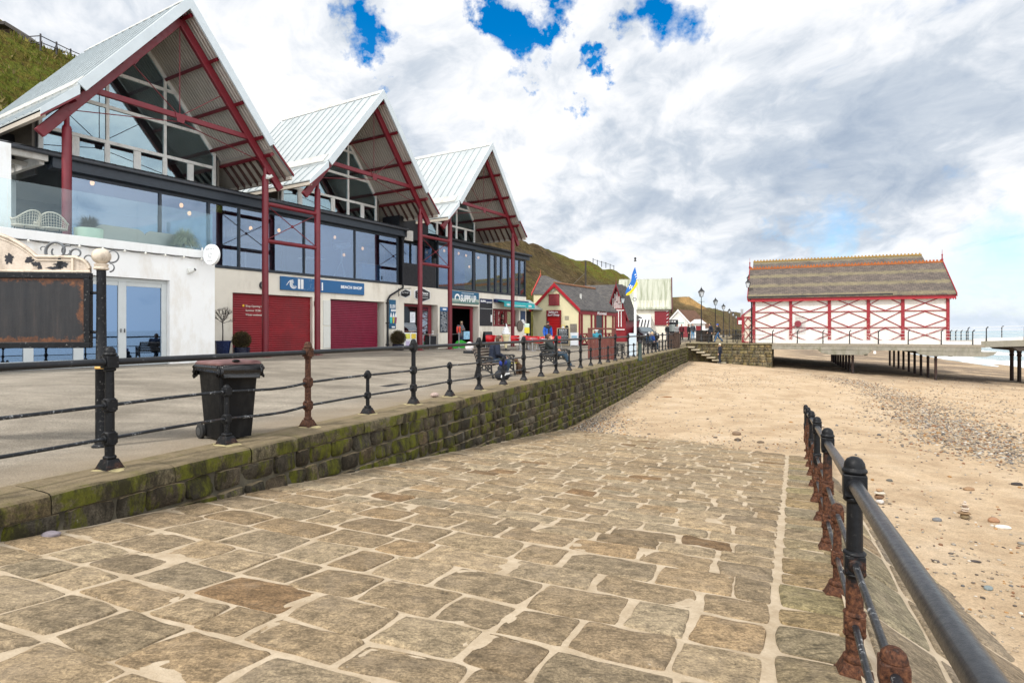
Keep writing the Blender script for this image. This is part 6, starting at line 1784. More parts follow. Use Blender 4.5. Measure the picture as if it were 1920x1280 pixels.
# ---- benches with pierced cast iron ends
M_CAST = mat('cast_iron_black',(0.008,0.008,0.0085),0.5,var=0.3,scale=20,bump=0.2,bscale=60)
M_SLAT = mat('weathered_bench_slat',(0.16,0.12,0.095),0.75,var=0.25,scale=6,bump=0.3,bscale=30)
M_SLATK = mat('black_bench_slat',(0.022,0.021,0.021),0.6,var=0.25,scale=6,bump=0.3,bscale=30)
def bench_proto(label,slat):
    # local: faces +x, length along y, back legs at x=-0.30, front at +0.27
    r = thing('park_bench',label,'bench',(0,0,0),0,'cast iron benches along the promenade railing')
    L = 1.75
    for sy in (-1,1):
        y = sy*L/2; m = MB()
        m.tube([(-0.30,y,0.0),(-0.24,y,0.22),(-0.20,y,0.42),(-0.25,y,0.62),(-0.36,y,0.90)],[0.032,0.030,0.030,0.027,0.022],8)
        m.tube([(0.33,y,0.0),(0.27,y,0.22),(0.26,y,0.42),(0.28,y,0.58),(0.24,y,0.645)],[0.032,0.030,0.029,0.026,0.026],8)
        m.tube([(-0.20,y,0.43),(0.05,y,0.405),(0.28,y,0.43)],0.028,8)
        m.tube([(-0.34,y,0.84),(-0.26,y,0.72),(-0.12,y,0.655),(0.08,y,0.645),(0.26,y,0.655),(0.32,y,0.62)],0.030,8)
        N = 12; m.tube([(0.30*math.cos(math.pi*i/N)+0.02,y,0.02+0.24*math.sin(math.pi*i/N)) for i in range(N+1)],0.025,6)
        for cx,cz,rr in ((0.02,0.335,0.062),(-0.12,0.31,0.04),(0.16,0.31,0.04),(0.06,0.535,0.055),(-0.06,0.53,0.04),(0.18,0.54,0.04)):
            m.ring((cx,y,cz),rr,0.019,'y',16,6)
        for a,b in (((-0.22,0.30),(-0.10,0.40)),((0.25,0.30),(0.13,0.40)),((-0.16,0.28),(-0.04,0.36)),((0.19,0.28),(0.08,0.36)),((-0.2,0.45),(-0.06,0.64)),((0.26,0.45),(0.12,0.64))): m.tube([(a[0],y,a[1]),(b[0],y,b[1])],0.019,6)
        m.ell((-0.30,y,0.012),0.035,0.03,0.014,8,5); m.ell((0.33,y,0.012),0.035,0.03,0.014,8,5)
        m.build('end_frame',M_CAST,r,smooth=60)
    for i in range(5):
        x = -0.16+0.105*i; mk(lambda m: m.box(x-0.043,x+0.043,-L/2-0.03,L/2+0.03,0.432-0.012*math.sin(i/4*math.pi),0.462-0.012*math.sin(i/4*math.pi))).build('seat_slat',slat,r,bevel=0.006)
    for i in range(5):
        z = 0.52+0.088*i; x = -0.218-0.012*i-0.010*i*i*0.5
        mk(lambda m: m.bar((x,-L/2-0.03,z),(x,L/2+0.03,z),0.028,0.070,(0.25,0,1))).build('back_slat',slat,r,bevel=0.006)
    return r
def place(o,loc,rz): o.location = loc; o.rotation_euler = (0,0,rz); return o
def bench_at(px,py):   # near front leg at this pixel
    p = gp(px,py); return p
b1 = bench_proto('weathered slatted bench carrying the person in the navy coat, nearest of the row',M_SLAT)
def bench_place(o,px,py):
    p = gp(px,py); c = p+SD*0.875-PR*0.33; place(o,(c.x,c.y,prom_z(c.x,c.y)),SRZ); return c
c1 = bench_place(b1,925,710)
b2 = bench_proto('black bench carrying the reclining man in jeans',M_SLATK); c2 = bench_place(b2,1041,688)
b3 = copy_tree(b2); b3['label'] = 'empty black bench just beyond the maroon timber screen'; c3 = bench_place(b3,1160,668)
b4 = copy_tree(b2); b4['label'] = 'black bench carrying the two people in blue jackets beyond the flagpole'; c4 = bench_place(b4,1222,656)
# seated and standing people
s1 = dict(SIT, chest=(0.06,0,0.89),neck=(0.12,0,1.05),head=(0.19,0,1.16),shL=(0.06,0.19,0.99),shR=(0.06,-0.19,0.99),wrL=(0.36,0.08,0.62),wrR=(0.36,-0.08,0.62),anL=(0.50,0.16,0.08),anR=(0.36,-0.10,0.08))
q = c1+SD*(-0.15); person('person in a navy coat with brown hair hunched on the weathered bench',(q.x,q.y,prom_z(q.x,q.y)-0.06),R(22),s1,NAVY,JEAN,HB,0.010,1.06)
s2 = dict(SIT, pelvis=(0.06,0,0.51),waist=(0.0,0,0.63),chest=(-0.10,0,0.86),neck=(-0.13,0,1.03),head=(-0.11,0,1.17),shL=(-0.12,0.19,0.97),shR=(-0.12,-0.19,0.97),elL=(0.0,0.25,0.74),wrL=(0.20,0.12,0.68),elR=(0.05,-0.22,0.80),wrR=(0.0,-0.10,1.06),knL=(0.50,0.13,0.52),anL=(0.66,0.12,0.08),knR=(0.52,-0.10,0.53),anR=(0.74,-0.08,0.09))
q = c2+SD*(-0.30); person('reclining man in black jacket and jeans, hand at his face, on a black bench',(q.x,q.y,prom_z(q.x,q.y)-0.05),SRZ+0.1,s2,DGREEN,JEAN,HB,0.011,1.06,face=0.3)
q = c4-SD*0.35; person('person in dark blue jacket on the bench beyond the flagpole, left of the pair',(q.x,q.y,prom_z(q.x,q.y)-0.05),SRZ+0.7,SIT,cloth('deep_blue',(0.015,0.05,0.11)),BLACKC,HG,0.014,1.05)
q = c4+SD*0.40+PR*0.1; person('person in a bright blue jacket on the bench beyond the flagpole, right of the pair',(q.x,q.y,prom_z(q.x,q.y)-0.05),SRZ+0.8,SIT,cloth('mid_blue',(0.012,0.055,0.24)),JEAN,HBL,0.014,1.05)
p = gp(1027,656); person('man in bright blue and black jacket and black face covering by the red door',(p.x,p.y,p.z),R(-70),STAND,BLUE,BLACKC,HK,0.012,1.04,beard=True,hat=cloth('black_hat',(0.012,0.012,0.013)),panel=BLACKC)
vend = dict(STAND, elL=(0.10,0.25,1.14),wrL=(0.33,0.10,1.16),elR=(0.10,-0.25,1.14),wrR=(0.33,-0.10,1.16),chest=(0.04,0,1.30),neck=(0.09,0,1.46),head=(0.15,0,1.58))
p = fac(sof(863,2.1),2.1,GZ); person('woman in a grey jumper with sunglasses standing in the wide doorway holding something orange',(p.x,p.y,p.z),FRZ-R(110),vend,GREYC,cloth('dark_blue_skirt',(0.03,0.045,0.09)),HBL,0.012,1.0,glasses=True,skirt=0.12)
hv = fac(sof(861.5,1.72),1.72,GZ)
lv = thing('life_vest','crumpled orange and pink garment held up by the woman in the doorway','garment',(hv.x-0.05,hv.y-0.05,GZ+1.02),FRZ)
for sx in (-1,1):
    m = MB(); m.ell((sx*0.13,0,0.13),0.11,0.07,0.24,10,8); o = m.build('panel',cloth('orange' if sx>0 else 'coral',(0.75,0.10,0.03) if sx>0 else (0.70,0.08,0.07)),lv,smooth=180)
    mk(lambda q: q.bar((sx*0.13,-0.07,0.02),(sx*0.13,-0.07,0.25),0.03,0.02)).build('strap',BLACKC,o)
# ---- group by the masonry steps and promenade end
p = slip3(0,0); 
def deckp(px,Y,z): return Vector(((px-CX)/FPX*Y,Y,z))
person('man in a navy jacket and black trousers walking along the wall by the steps',(*deckp(1333,57.0,0.36)[:2],0.33),R(172),dict(WALK,anR=(-0.12,-0.09,0.09),anL=(0.14,0.09,0.09),knL=(0.1,0.09,0.5)),NAVY,BLACKC,HK,0.016,1.05)
person('person in a blue cap and blue jeans striding behind the man in the navy jacket',(*deckp(1347,56.5,0.36)[:2],0.33),R(175),WALK,BLACKC,cloth('blue_jeans',(0.03,0.10,0.22)),HK,0.016,1.0,hat=cloth('blue_cap',(0.01,0.09,0.42)))
person('person in a red scarf and black coat standing on the promenade beyond the wall end',(*deckp(1278,66,0.3)[:2],0.4),R(-80),STAND,cloth('maroon',(0.10,0.012,0.018)),BLACKC,HB,0.018,1.0)
person('person in a black coat standing beside the grey waste bin',(*deckp(1291,64,0.3)[:2],0.4),R(-30),STAND,BLACKC,BLACKC,HK,0.018,1.0)
person('man in a dark coat and light blue jeans standing beside the dark slatted bin',(*deckp(1299,67,0.3)[:2],0.4),R(-90),STAND,cloth('slate',(0.05,0.055,0.07)),LJEAN,HB,0.018,1.05)
person('woman in a black coat with white scarf standing by the black kiosk van',(*deckp(1251,64,0.3)[:2],0.4),R(-60),STAND,BLACKC,GREYC,HBL,0.018,0.98)
person('person in black and white by the right corner of the black kiosk van',(*deckp(1270,69,0.3)[:2],0.4),R(-120),STAND,cloth('white_black',(0.28,0.28,0.29)),BLACKC,HK,0.018,1.0)
st_p = deckp(1350,53.2,0)
person('child in navy coat and pale bobble hat at the foot of the stone steps',(st_p.x,st_p.y,-1.45),R(150),STAND,NAVY,NAVY,HBL,0.016,1.0,hat=cloth('cream_hat',(0.62,0.55,0.42)))
# person behind the timber screen
p = gp(1119,664); person('person in a teal coat with white hat seated behind the maroon timber screen',(p.x,p.y,p.z+0.02),R(100),dict(SIT),TEAL,BLACKC,HG,0.012,1.15,hat=cloth('white_hat',(0.66,0.66,0.66)))

# ---- dog and backpack
def dog():
    p = gp(974,701)
    r = thing('dog','small brown curly spaniel sitting on the promenade beside the weathered bench','dog',p,R(200))
    fur = mat('curly_brown_fur',(0.10,0.055,0.030),0.9,var=0.45,scale=22,bump=0.8,bscale=60)
    b = MB(); n = 10
    b.cap((-0.13,0,0.12),0.105,(0.02,0,0.27),0.10,n); b.cap((0.02,0,0.27),0.098,(0.07,0,0.36),0.07,n); b.cap((0.07,0,0.36),0.065,(0.10,0,0.44),0.06,n)
    b.ell((0.12,0,0.47),0.075,0.066,0.066,12,8); b.cap((0.16,0,0.455),0.042,(0.235,0,0.44),0.028,n); b.ell((0.262,0,0.448),0.013,0.015,0.012,8,5)
    for s in (-1,1):
        b.cap((0.05,s*0.07,0.25),0.045,(0.075,s*0.07,0.12),0.032,8); b.cap((0.075,s*0.07,0.12),0.030,(0.085,s*0.07,0.02),0.026,8); b.cap((0.085,s*0.07,0.018),0.026,(0.125,s*0.07,0.014),0.02,8)
        b.cap((-0.13,s*0.08,0.11),0.075,(0.0,s*0.11,0.12),0.05,8); b.cap((0.0,s*0.11,0.12),0.04,(-0.08,s*0.11,0.025),0.03,8); b.cap((-0.08,s*0.11,0.022),0.026,(0.03,s*0.11,0.018),0.022,8)
        b.cap((0.10,s*0.06,0.49),0.025,(0.085,s*0.095,0.37),0.034,8)
    b.cap((-0.22,0,0.06),0.03,(-0.34,0.05,0.05),0.018,8)
    o = b.build('body',fur,r,smooth=180); md = o.modifiers.new('Remesh','REMESH'); md.mode='VOXEL'; md.voxel_size=0.008; md.use_smooth_shade=True
    e = MB(); 
    for s in (-1,1): e.ell((0.175,s*0.035,0.487),0.009,0.009,0.009,8,6)
    e.ell((0.268,0,0.449),0.012,0.014,0.011,8,6); e.build('eyes_and_nose',mat('dark_eye',(0.02,0.015,0.012),0.3),o)
    mk(lambda m: m.ring((0.085,0,0.385),0.072,0.010,'z',18,6)).build('collar',mat('yellow_webbing',(0.55,0.50,0.03),0.7),r)
    q = gp(935,695)
    l = thing('dog_lead','yellow dog lead running from the bench to the spaniel','lead',p,0)
    d = q-p; pts = [tuple(Vector((0,0,0.38))*(1-t)+Vector((d.x,d.y,0.5))*t-Vector((0,0,0.10*math.sin(t*math.pi)))) for t in [i/10 for i in range(11)]]
    mk(lambda m: m.tube(pts,0.008,6)).build('strap',mat('yellow_webbing',(0.55,0.50,0.03),0.7),l); mk(lambda m: m.ell((0,0,0.38),0.015,0.015,0.02,8,6)).build('clip',M_CAST,l)
dog()
def backpack():
    p = gp(942,712)
    r = thing('backpack','black and blue rucksack with white lettering at the feet of the hunched person','bag',p,R(-60))
    m = MB(); m.cap((0,-0.10,0.15),0.15,(0,0.10,0.15),0.15,12); m.cap((0,-0.06,0.34),0.10,(0,0.08,0.36),0.09,12); o = m.build('sack',cloth('rucksack',(0.015,0.018,0.024)),r,smooth=180)
    md = o.modifiers.new('Remesh','REMESH'); md.mode='VOXEL'; md.voxel_size=0.012; md.use_smooth_shade=True
    m = MB(); m.cap((0.05,-0.05,0.50),0.085,(0.05,0.05,0.52),0.08,10); m.build('blue_top',cloth('cobalt',(0.012,0.03,0.20)),r,smooth=180)
    m = MB()
    for i,(y,z) in enumerate(((-0.13,0.08),(-0.07,0.11),(-0.01,0.14),(0.05,0.16),(0.11,0.17))): m.bar((0.157,y,z),(0.157,y+0.03,z+0.10),0.018,0.024); m.bar((0.157,y+0.03,z),(0.157,y+0.045,z+0.08),0.012,0.018)
    m.build('lettering',M_WHT,r)
    mk(lambda q: q.ring((-0.02,0.0,0.44),0.07,0.012,'x',16,6)).build('carry_handle',BLACKC,r)
backpack()
# ---------------------------------------------------------------- things on the promenade
def tree_pot():
    k = 0.9; s = sof(417.5,k)
    r = fthing('potted_tree','bare clipped ball tree in a tall blue speckled glazed pot','potted tree',s,k)
    t = NT('blue_speckled_glaze'); v = t.coord('Object'); n = t.noise(v,22,6,0.8)
    gm = t.pbr(t.ramp(n,[(0.45,(0.006,0.012,0.05)),(0.60,(0.015,0.035,0.12)),(0.66,(0.20,0.24,0.33))]),0.15,0,None,0.6)
    mk(lambda m: m.lathe([(0.20,0),(0.22,0.02),(0.30,0.6),(0.335,0.66),(0.335,0.70),(0.30,0.70),(0.29,0.64),(0.02,0.64)],n=28)).build('pot',gm,r)
    br = mat('bare_bark',(0.035,0.026,0.022),0.85,var=0.3)
    tm = MB(); q = random.Random(4)
    tm.tube([(0,0,0.6),(0.01,0,1.1),(0,0.01,1.45)],[0.028,0.022,0.022],8); tr = tm.build('trunk',br,r)
    c = MB()
    def grow(p,d,l,rad,dep):
        e = p+d*l; c.tube([tuple(p),tuple(p.lerp(e,0.5)+Vector((q.uniform(-1,1),q.uniform(-1,1),q.uniform(-1,1)))*l*0.06),tuple(e)],[rad,rad*0.85,rad*0.65],5,False)
        if dep == 0: return
        for _ in range(3 if dep > 1 else 3):
            nd = (d+Vector((q.uniform(-1,1),q.uniform(-1,1),q.uniform(-0.5,0.9)))*0.6).normalized(); grow(e,nd,l*q.uniform(0.55,0.8),rad*0.62,dep-1)
    for i in range(15):
        a = i*0.9; grow(Vector((0,0,1.40+0.01*i)),Vector((math.cos(a)*0.9,math.sin(a)*0.9,0.3+0.12*i)).normalized(),0.22,0.012,3)
    c.build('crown',br,r,smooth=None)
tree_pot()
def ball_bush(label,px,k,rad,h0):
    s = sof(px,k); r = fthing('potted_shrub',label,'potted shrub',s,k)
    mk(lambda m: m.lathe([(0.26,0),(0.31,0.03),(0.33,h0),(0.29,h0),(0.28,h0-0.05),(0.02,h0-0.05)],n=24)).build('pot',mat('dark_blue_glaze',(0.008,0.011,0.03),0.25,var=0.3),r)
    t = NT('brown_clipped_foliage_%d'%px); vc = t.node('ShaderNodeVertexColor', layer_name='Col').outputs[0]; t.pbr(vc,0.9,0,None,0.1)
    m = MB(); q = random.Random(px)
    m.ell((0,0,h0+rad*0.86),rad*0.86,rad*0.86,rad*0.86,14,10); 
    m.c = [(0.03,0.022,0.014,1)]*len(m.v)
    for _ in range(3600):
        d = Vector((q.gauss(0,1),q.gauss(0,1),q.gauss(0,1))).normalized(); p = Vector((0,0,h0+rad*0.86))+d*rad*q.uniform(0.82,1.08)*(1+0.06*mnoise.noise(d*3))
        if p.z < h0-0.02: continue
        a = Vector((q.uniform(-1,1),q.uniform(-1,1),q.uniform(-1,1))).normalized()*0.020; b = (d+Vector((q.uniform(-.5,.5),)*3)).normalized()*0.035
        cc = q.choice([(0.085,0.062,0.03,1),(0.055,0.042,0.022,1),(0.12,0.085,0.04,1),(0.05,0.055,0.02,1)])
        m.add([p-a,p+a,p+b],[(0,1,2)],cc)
    m.build('foliage',t.m,r,smooth=None,fix=False)
ball_bush('round brown clipped shrub in front of the first red shutter',453,0.75,0.34,0.42)
ball_bush('round brown clipped shrub between the downpipe and the cafe door',746.5,1.05,0.40,0.35)
M_STEEL = mat('brushed_steel',(0.52,0.53,0.54),0.35,0.9,var=0.08)
M_REDP = mat('red_moulded_plastic',(0.55,0.008,0.014),0.45,var=0.08)
def cafe_front():
    K = 1.6
    # display freezer and its posters inside the cafe door
    a = sof(757.8,K+0.05); b = sof(782,K+0.05)
    r = fthing('display_cabinet','chilled display cabinet with buns behind glass and picture cards on its front','cabinet',a,K+0.28,0.0); w = b-a
    mk(lambda m: m.box(0.02,w,-0.2,0.15,0.0,0.98)).build('base',M_WHT,r,bevel=0.01)
    for i,(c1,c2) in enumerate((((0.75,0.72,0.12),(0.55,0.48,0.66)),((0.75,0.55,0.06),(0.62,0.50,0.42)))):
        x0 = 0.10+i*(w-0.1)*0.5; x1 = x0+(w-0.1)*0.44
        o = mk(lambda m: m.box(x0,x1,-0.215,-0.202,0.05,0.93)).build('poster',mat('poster_paper',(0.78,0.78,0.76),0.6),r); mk(lambda m: m.box(x0+0.02,x1-0.02,-0.219,-0.2155,0.62,0.92)).build('picture',mat('poster_top_%d'%i,c1,0.6,var=0.25,scale=9),o); mk(lambda m: m.box(x0+0.06,x1-0.06,-0.219,-0.2155,0.12,0.5)).build('picture',mat('poster_low_%d'%i,c2,0.6,var=0.4,scale=14),o)
    mk(lambda m: m.prism([(-0.2,0.99),(0.15,0.99),(0.15,1.55),(-0.05,1.55),(-0.2,1.25)],'x',0.03,w)).build('glass_case',glass_mat('cabinet_glass',(0.8,0.85,0.9),0.3,0.25,(0.75,0.8,0.84)),r)
    bm = MB(); q = random.Random(2)
    for i in range(9): bm.ell((0.14+i*(w-0.22)/8,q.uniform(-0.08,0.05),1.05),0.07,0.07,0.055,8,6)
    bm.build('buns',mat('orange_buns',(0.50,0.20,0.09),0.6,var=0.4,scale=9),r); mk(lambda m: m.box(0.05,w-0.02,-0.1,0.12,1.27,1.285)).build('shelf',M_STEEL,r)
    s = sof(773.5,K+0.31); n = fthing('paper_notice','white paper notice taped inside the cafe door above the display cabinet','notice',s-0.2,K+0.34,1.58)
    mk(lambda m: m.box(0,0.46,-0.012,0,0,0.62)).build('sheet',mat('white_paper',(0.80,0.82,0.86),0.7),n); mk(lambda m: [m.box(0.06,0.06+l,-0.014,-0.0125,0.1+0.07*i,0.115+0.07*i) for i,l in enumerate((0.2,0.3,0.28,0.32,0.2,0.3))]).build('small_print',mat('grey_print',(0.3,0.3,0.33),0.7),n)
    # steel trolley table with cups
    s = sof(806,K-0.35); r = fthing('side_table','small steel table with cups outside the cafe door','table',s,K-0.4)
    mk(lambda m: m.box(-0.42,0.42,-0.3,0.3,0.86,0.89)).build('top',M_STEEL,r,bevel=0.006)
    for x in (-0.38,0.38):
        for y in (-0.26,0.26): mk(lambda m: m.tube([(x,y,0),(x,y,0.86)],0.018,8)).build('leg',M_STEEL,r)
    mk(lambda m: m.box(-0.30,0.30,-0.2,0.2,0.05,0.78)).build('dark_crate',M_DARK,r,bevel=0.01)
    c = fthing('paper_cup','white paper cup on the small steel table','cup',s+0.15,K-0.45,0.892); mk(lambda m: m.lathe([(0.05,0),(0.065,0.17),(0.07,0.175),(0.07,0.19),(0.02,0.195)],n=14)).build('cup',M_WHT,c); mk(lambda m: m.lathe([(0.057,0.06),(0.063,0.12)],n=14)).build('sleeve',mat('card_sleeve',(0.4,0.3,0.2),0.8),c)
    # green and white lolly board, pavement sign, freezer
    def aboard(name,label,p,rz,w,h,matr,edge,lines=0,seed=1,cat='sign',txt=None,group=None):
        r = thing(name,label,cat,p,rz,group)
        for sg,nm in ((-1,'front_panel'),(1,'back_panel')):
            fm = Matrix.Translation((0,sg*0.22,0))@Matrix.Rotation(sg*math.atan2(0.19,h),4,'X')
            m = MB(); m.M = fm; m.box(-w/2+0.05,w/2-0.05,-0.012,0.012,0.10,h-0.05); o = m.build(nm,matr,r)
            e = MB(); e.M = fm; e.box(-w/2,-w/2+0.05,-0.02,0.02,0,h); e.box(w/2-0.05,w/2,-0.02,0.02,0,h); e.box(-w/2+0.05,w/2-0.05,-0.02,0.02,h-0.05,h); e.box(-w/2+0.05,w/2-0.05,-0.02,0.02,0.05,0.10); e.build('frame',edge,o,bevel=0.005)
            if sg < 0 and lines:
                q = random.Random(seed); l = MB(); l.M = fm
                for i in range(lines):
                    z = h-0.32-(h-0.5)*i/lines; x = -w*0.34+q.uniform(0,0.05)
                    while x < w*0.32: d = q.uniform(0.03,0.09); l.box(x,min(x+d,w*0.38),-0.016,-0.0125,z,z+0.03); x += d+0.03
                l.build('chalk_writing',M_CHK,o,smooth=None)
                if txt: 
                    t = text_part('lettering',txt,0.2,M_CHK,o,(0,0,0),width=w*0.6,rot=fm@Matrix.Translation((-w*0.3,-0.014,h-0.24))@Matrix.Rotation(R(90),4,'X'),ext=0.002,bold=0.006)
        return r
    global ABOARD; ABOARD = aboard
    p = gp(1056,647.5); aboard('chalkboard','black chalkboard pavement sign in a pale timber frame outside the red door',p,R(-12),0.95,1.35,mat('chalkboard_black',(0.018,0.020,0.026),0.7,var=0.25),mat('pale_timber',(0.55,0.44,0.27),0.7),8,5,txt='KIDS R')
    p = gp(1077,648.5); aboard('pavement_sign','white plastic pavement sign with blue print right of the chalkboard',p,R(-8),0.62,1.05,M_WHT,mat('light_grey_plastic',(0.62,0.65,0.66),0.5),0)
    p = gp(1077,647.5); r=bpy.data.objects['pavement_sign']
    mk(lambda m: (m.box(-0.2,0.2,-0.155,-0.150,0.62,0.80))).build('blue_print',mat('pale_blue_print',(0.30,0.52,0.66),0.6,var=0.3,scale=20),r,smooth=None)
    s = sof(895,K-1.2); p = fac(s,-0.4,GZ); aboard('chalkboard','low black chalkboard pavement sign in front of the wide doorway',p,FRZ,0.85,1.05,mat('chalkboard_black',(0.018,0.020,0.026),0.7,var=0.25),M_DARK,5,9)
    s = sof(864,K-0.8); r = fthing('paddleboard_sign','low green and blue display board leaning at the wide doorway','sign',s-0.2,0.7)
    mk(lambda m: m.prism([(-0.75,0.0),(0.65,0.0),(0.65,0.35),(0.1,0.52),(-0.35,0.45),(-0.75,0.1)],'y',-0.02,0.02)).build('board',mat('grass_green_print',(0.03,0.36,0.03),0.6,var=0.3,scale=6),r); mk(lambda m: m.box(0.32,0.95,-0.05,-0.025,0.55,1.05)).build('photo_panel',mat('pale_blue_photo',(0.30,0.55,0.72),0.5,var=0.3,scale=8),r)
    mk(lambda m: [m.box(x,x+0.03,0.021,0.06,0,0.4) for x in (-0.4,0.4)]).build('strut',M_DARK,r)
    # barrier posts with ropes
    for i,(px,py,lab) in enumerate(((833,652,'slim steel barrier post left of the wide doorway'),(860.5,653,'slim steel barrier post in front of the woman in the doorway'),(902,651,'slim pale barrier post below the tall black menu board'),(991.5,654,'slim steel barrier post among the red chairs'),(1010.5,655,'slim steel barrier post at the right end of the red chairs'))):
        p = gp(px,py); r = thing('barrier_post',lab,'barrier post',p,FRZ,'slim steel barrier posts outside the cafe')
        mk(lambda m: m.lathe([(0.17,0),(0.17,0.015),(0.03,0.03),(0.025,0.05)],n=18)).build('base',M_STEEL,r); mk(lambda m: m.lathe([(0.025,0.05),(0.025,0.97),(0.034,0.975),(0.034,1.0),(0.01,1.01)],n=12)).build('post',M_STEEL if i != 2 else mat('pale_post',(0.55,0.42,0.33),0.6),r)
        if i in (0,): mk(lambda m: m.tube([(0,0,0.93),(0.8,-0.05,0.86),(1.7,0.1,0.9)],0.018,6)).build('rope',M_STEEL,r)
    # red cafe chairs and tables
    def chair_proto():
        r = thing('cafe_chair','x','chair',(0,0,0),0,'red plastic cafe chairs outside the kiosk window')
        m = MB(); vs = []
        n = 10
        for i in range(n+1):
            a = R(-80+160*i/n); 
            for z,k in ((0.44,0.92),(0.62,1.0),(0.84,1.06)): vs.append((-0.24*math.cos(a)*k,0.27*math.sin(a)*k,z-(0.10 if (i in (0,n) and z > 0.8) else 0)))
        m.add(vs,[(3*i+j,3*i+3+j,3*i+4+j,3*i+1+j) for i in range(n) for j in range(2)]); o = m.build('back',M_REDP,r,smooth=180,fix=False); sd = o.modifiers.new('Solid','SOLIDIFY'); sd.thickness = 0.02
        mk(lambda q: q.lathe([(0.02,0.43),(0.25,0.43),(0.27,0.45),(0.24,0.465),(0.02,0.455)],n=20)).build('seat',M_REDP,r)
        for sx in (-1,1):
            for sy in (-1,1): mk(lambda q: q.tube([(sx*0.17,sy*0.19,0.44),(sx*0.23,sy*0.25,0.0)],0.012,6)).build('leg',M_STEEL,r)
        return r
    src = chair_proto(); labs = ['red plastic cafe chair, leftmost of the row under the kiosk window','red plastic cafe chair just left of the giant ice cream cone','red plastic cafe chair just right of the giant ice cream cone','red plastic cafe chair between the cone and the first steel barrier post','red plastic cafe chair at the steel barrier post by the building corner','red plastic cafe chair between the two right hand barrier posts','red plastic cafe chair at the legs of the man in the bright blue jacket','red plastic cafe chair in front of the red door','red plastic cafe chair nearest the black chalkboard']
    pos = [(919,656,-100),(938,657,-60),(965,656,-110),(981,656,200),(992,657,-50),(1003,657,-120),(1013,658,160),(1034,656,-90),(1044,655,-140)]
    for i,((px,py,rz),lab) in enumerate(zip(pos,labs)):
        o = src if i == 0 else copy_tree(src); p = gp(px,py-1.5); place(o,p,R(rz)); o['label'] = lab
    def table(label,px,py):
        p = gp(px,py-1.5); r = thing('cafe_table',label,'table',p,0.3,'round steel cafe tables outside the kiosk')
        mk(lambda m: m.lathe([(0.02,0.72),(0.33,0.72),(0.34,0.735),(0.33,0.75),(0.02,0.75)],n=24)).build('top',M_STEEL,r); mk(lambda m: m.lathe([(0.22,0.0),(0.22,0.02),(0.03,0.04),(0.025,0.72)],n=16)).build('pedestal',M_STEEL,r)
    table('round steel cafe table right of the giant ice cream cone',975,658); table('round steel cafe table between the barrier posts at the building corner',998,659); table('round steel cafe table in front of the man in the bright blue jacket',1020,659)
    # giant cone
    p = gp(948.5,657); r = thing('ice_cream_cone','giant white soft ice cream cone advertising figure with chocolate flake','advertising figure',p,0)
    mk(lambda m: m.lathe([(0.26,0),(0.26,0.03),(0.05,0.05),(0.04,0.16)],n=18)).build('stand',M_DARK,r)
    mk(lambda m: m.lathe([(0.05,0.14),(0.20,0.80),(0.23,0.82),(0.24,0.93),(0.02,0.94)],n=20)).build('cone',mat('pale_wafer',(0.70,0.62,0.38),0.6,var=0.1,scale=20),r)
    m = MB()
    for i in range(5): m.ell((0.01*(-1)**i,0,0.98+0.115*i),0.27-0.05*i,0.27-0.05*i,0.085,18,8)
    m.cap((0,0,1.45),0.06,(0.01,0,1.58),0.012,10); m.build('ice_cream',mat('white_gloss',(0.82,0.83,0.84),0.3,var=0.02),r,smooth=60)
    mk(lambda q: q.tube([(-0.04,-0.1,1.38),(-0.02,-0.07,1.62)],0.035,8)).build('flake',mat('chocolate',(0.05,0.025,0.015),0.7),r)
    s = sof(870,-0.9); p = gp(880,662); r = thing('ball_sign','white ice cream ball picture on a low black stand before the weathered bench','sign',p,R(0))
    mk(lambda q: q.box(-0.3,0.3,-0.15,0.15,0,0.12)).build('stand',M_DARK,r,bevel=0.01); mk(lambda q: q.ell((0,0,0.34),0.22,0.14,0.24,18,12)).build('ball',mat('white_and_red_print',(0.75,0.70,0.68),0.5,var=0.25,scale=6),r)
cafe_front_ready = True
M_CHK = mat('chalk_white',(0.62,0.64,0.64),0.8,var=0.1)
cafe_front()

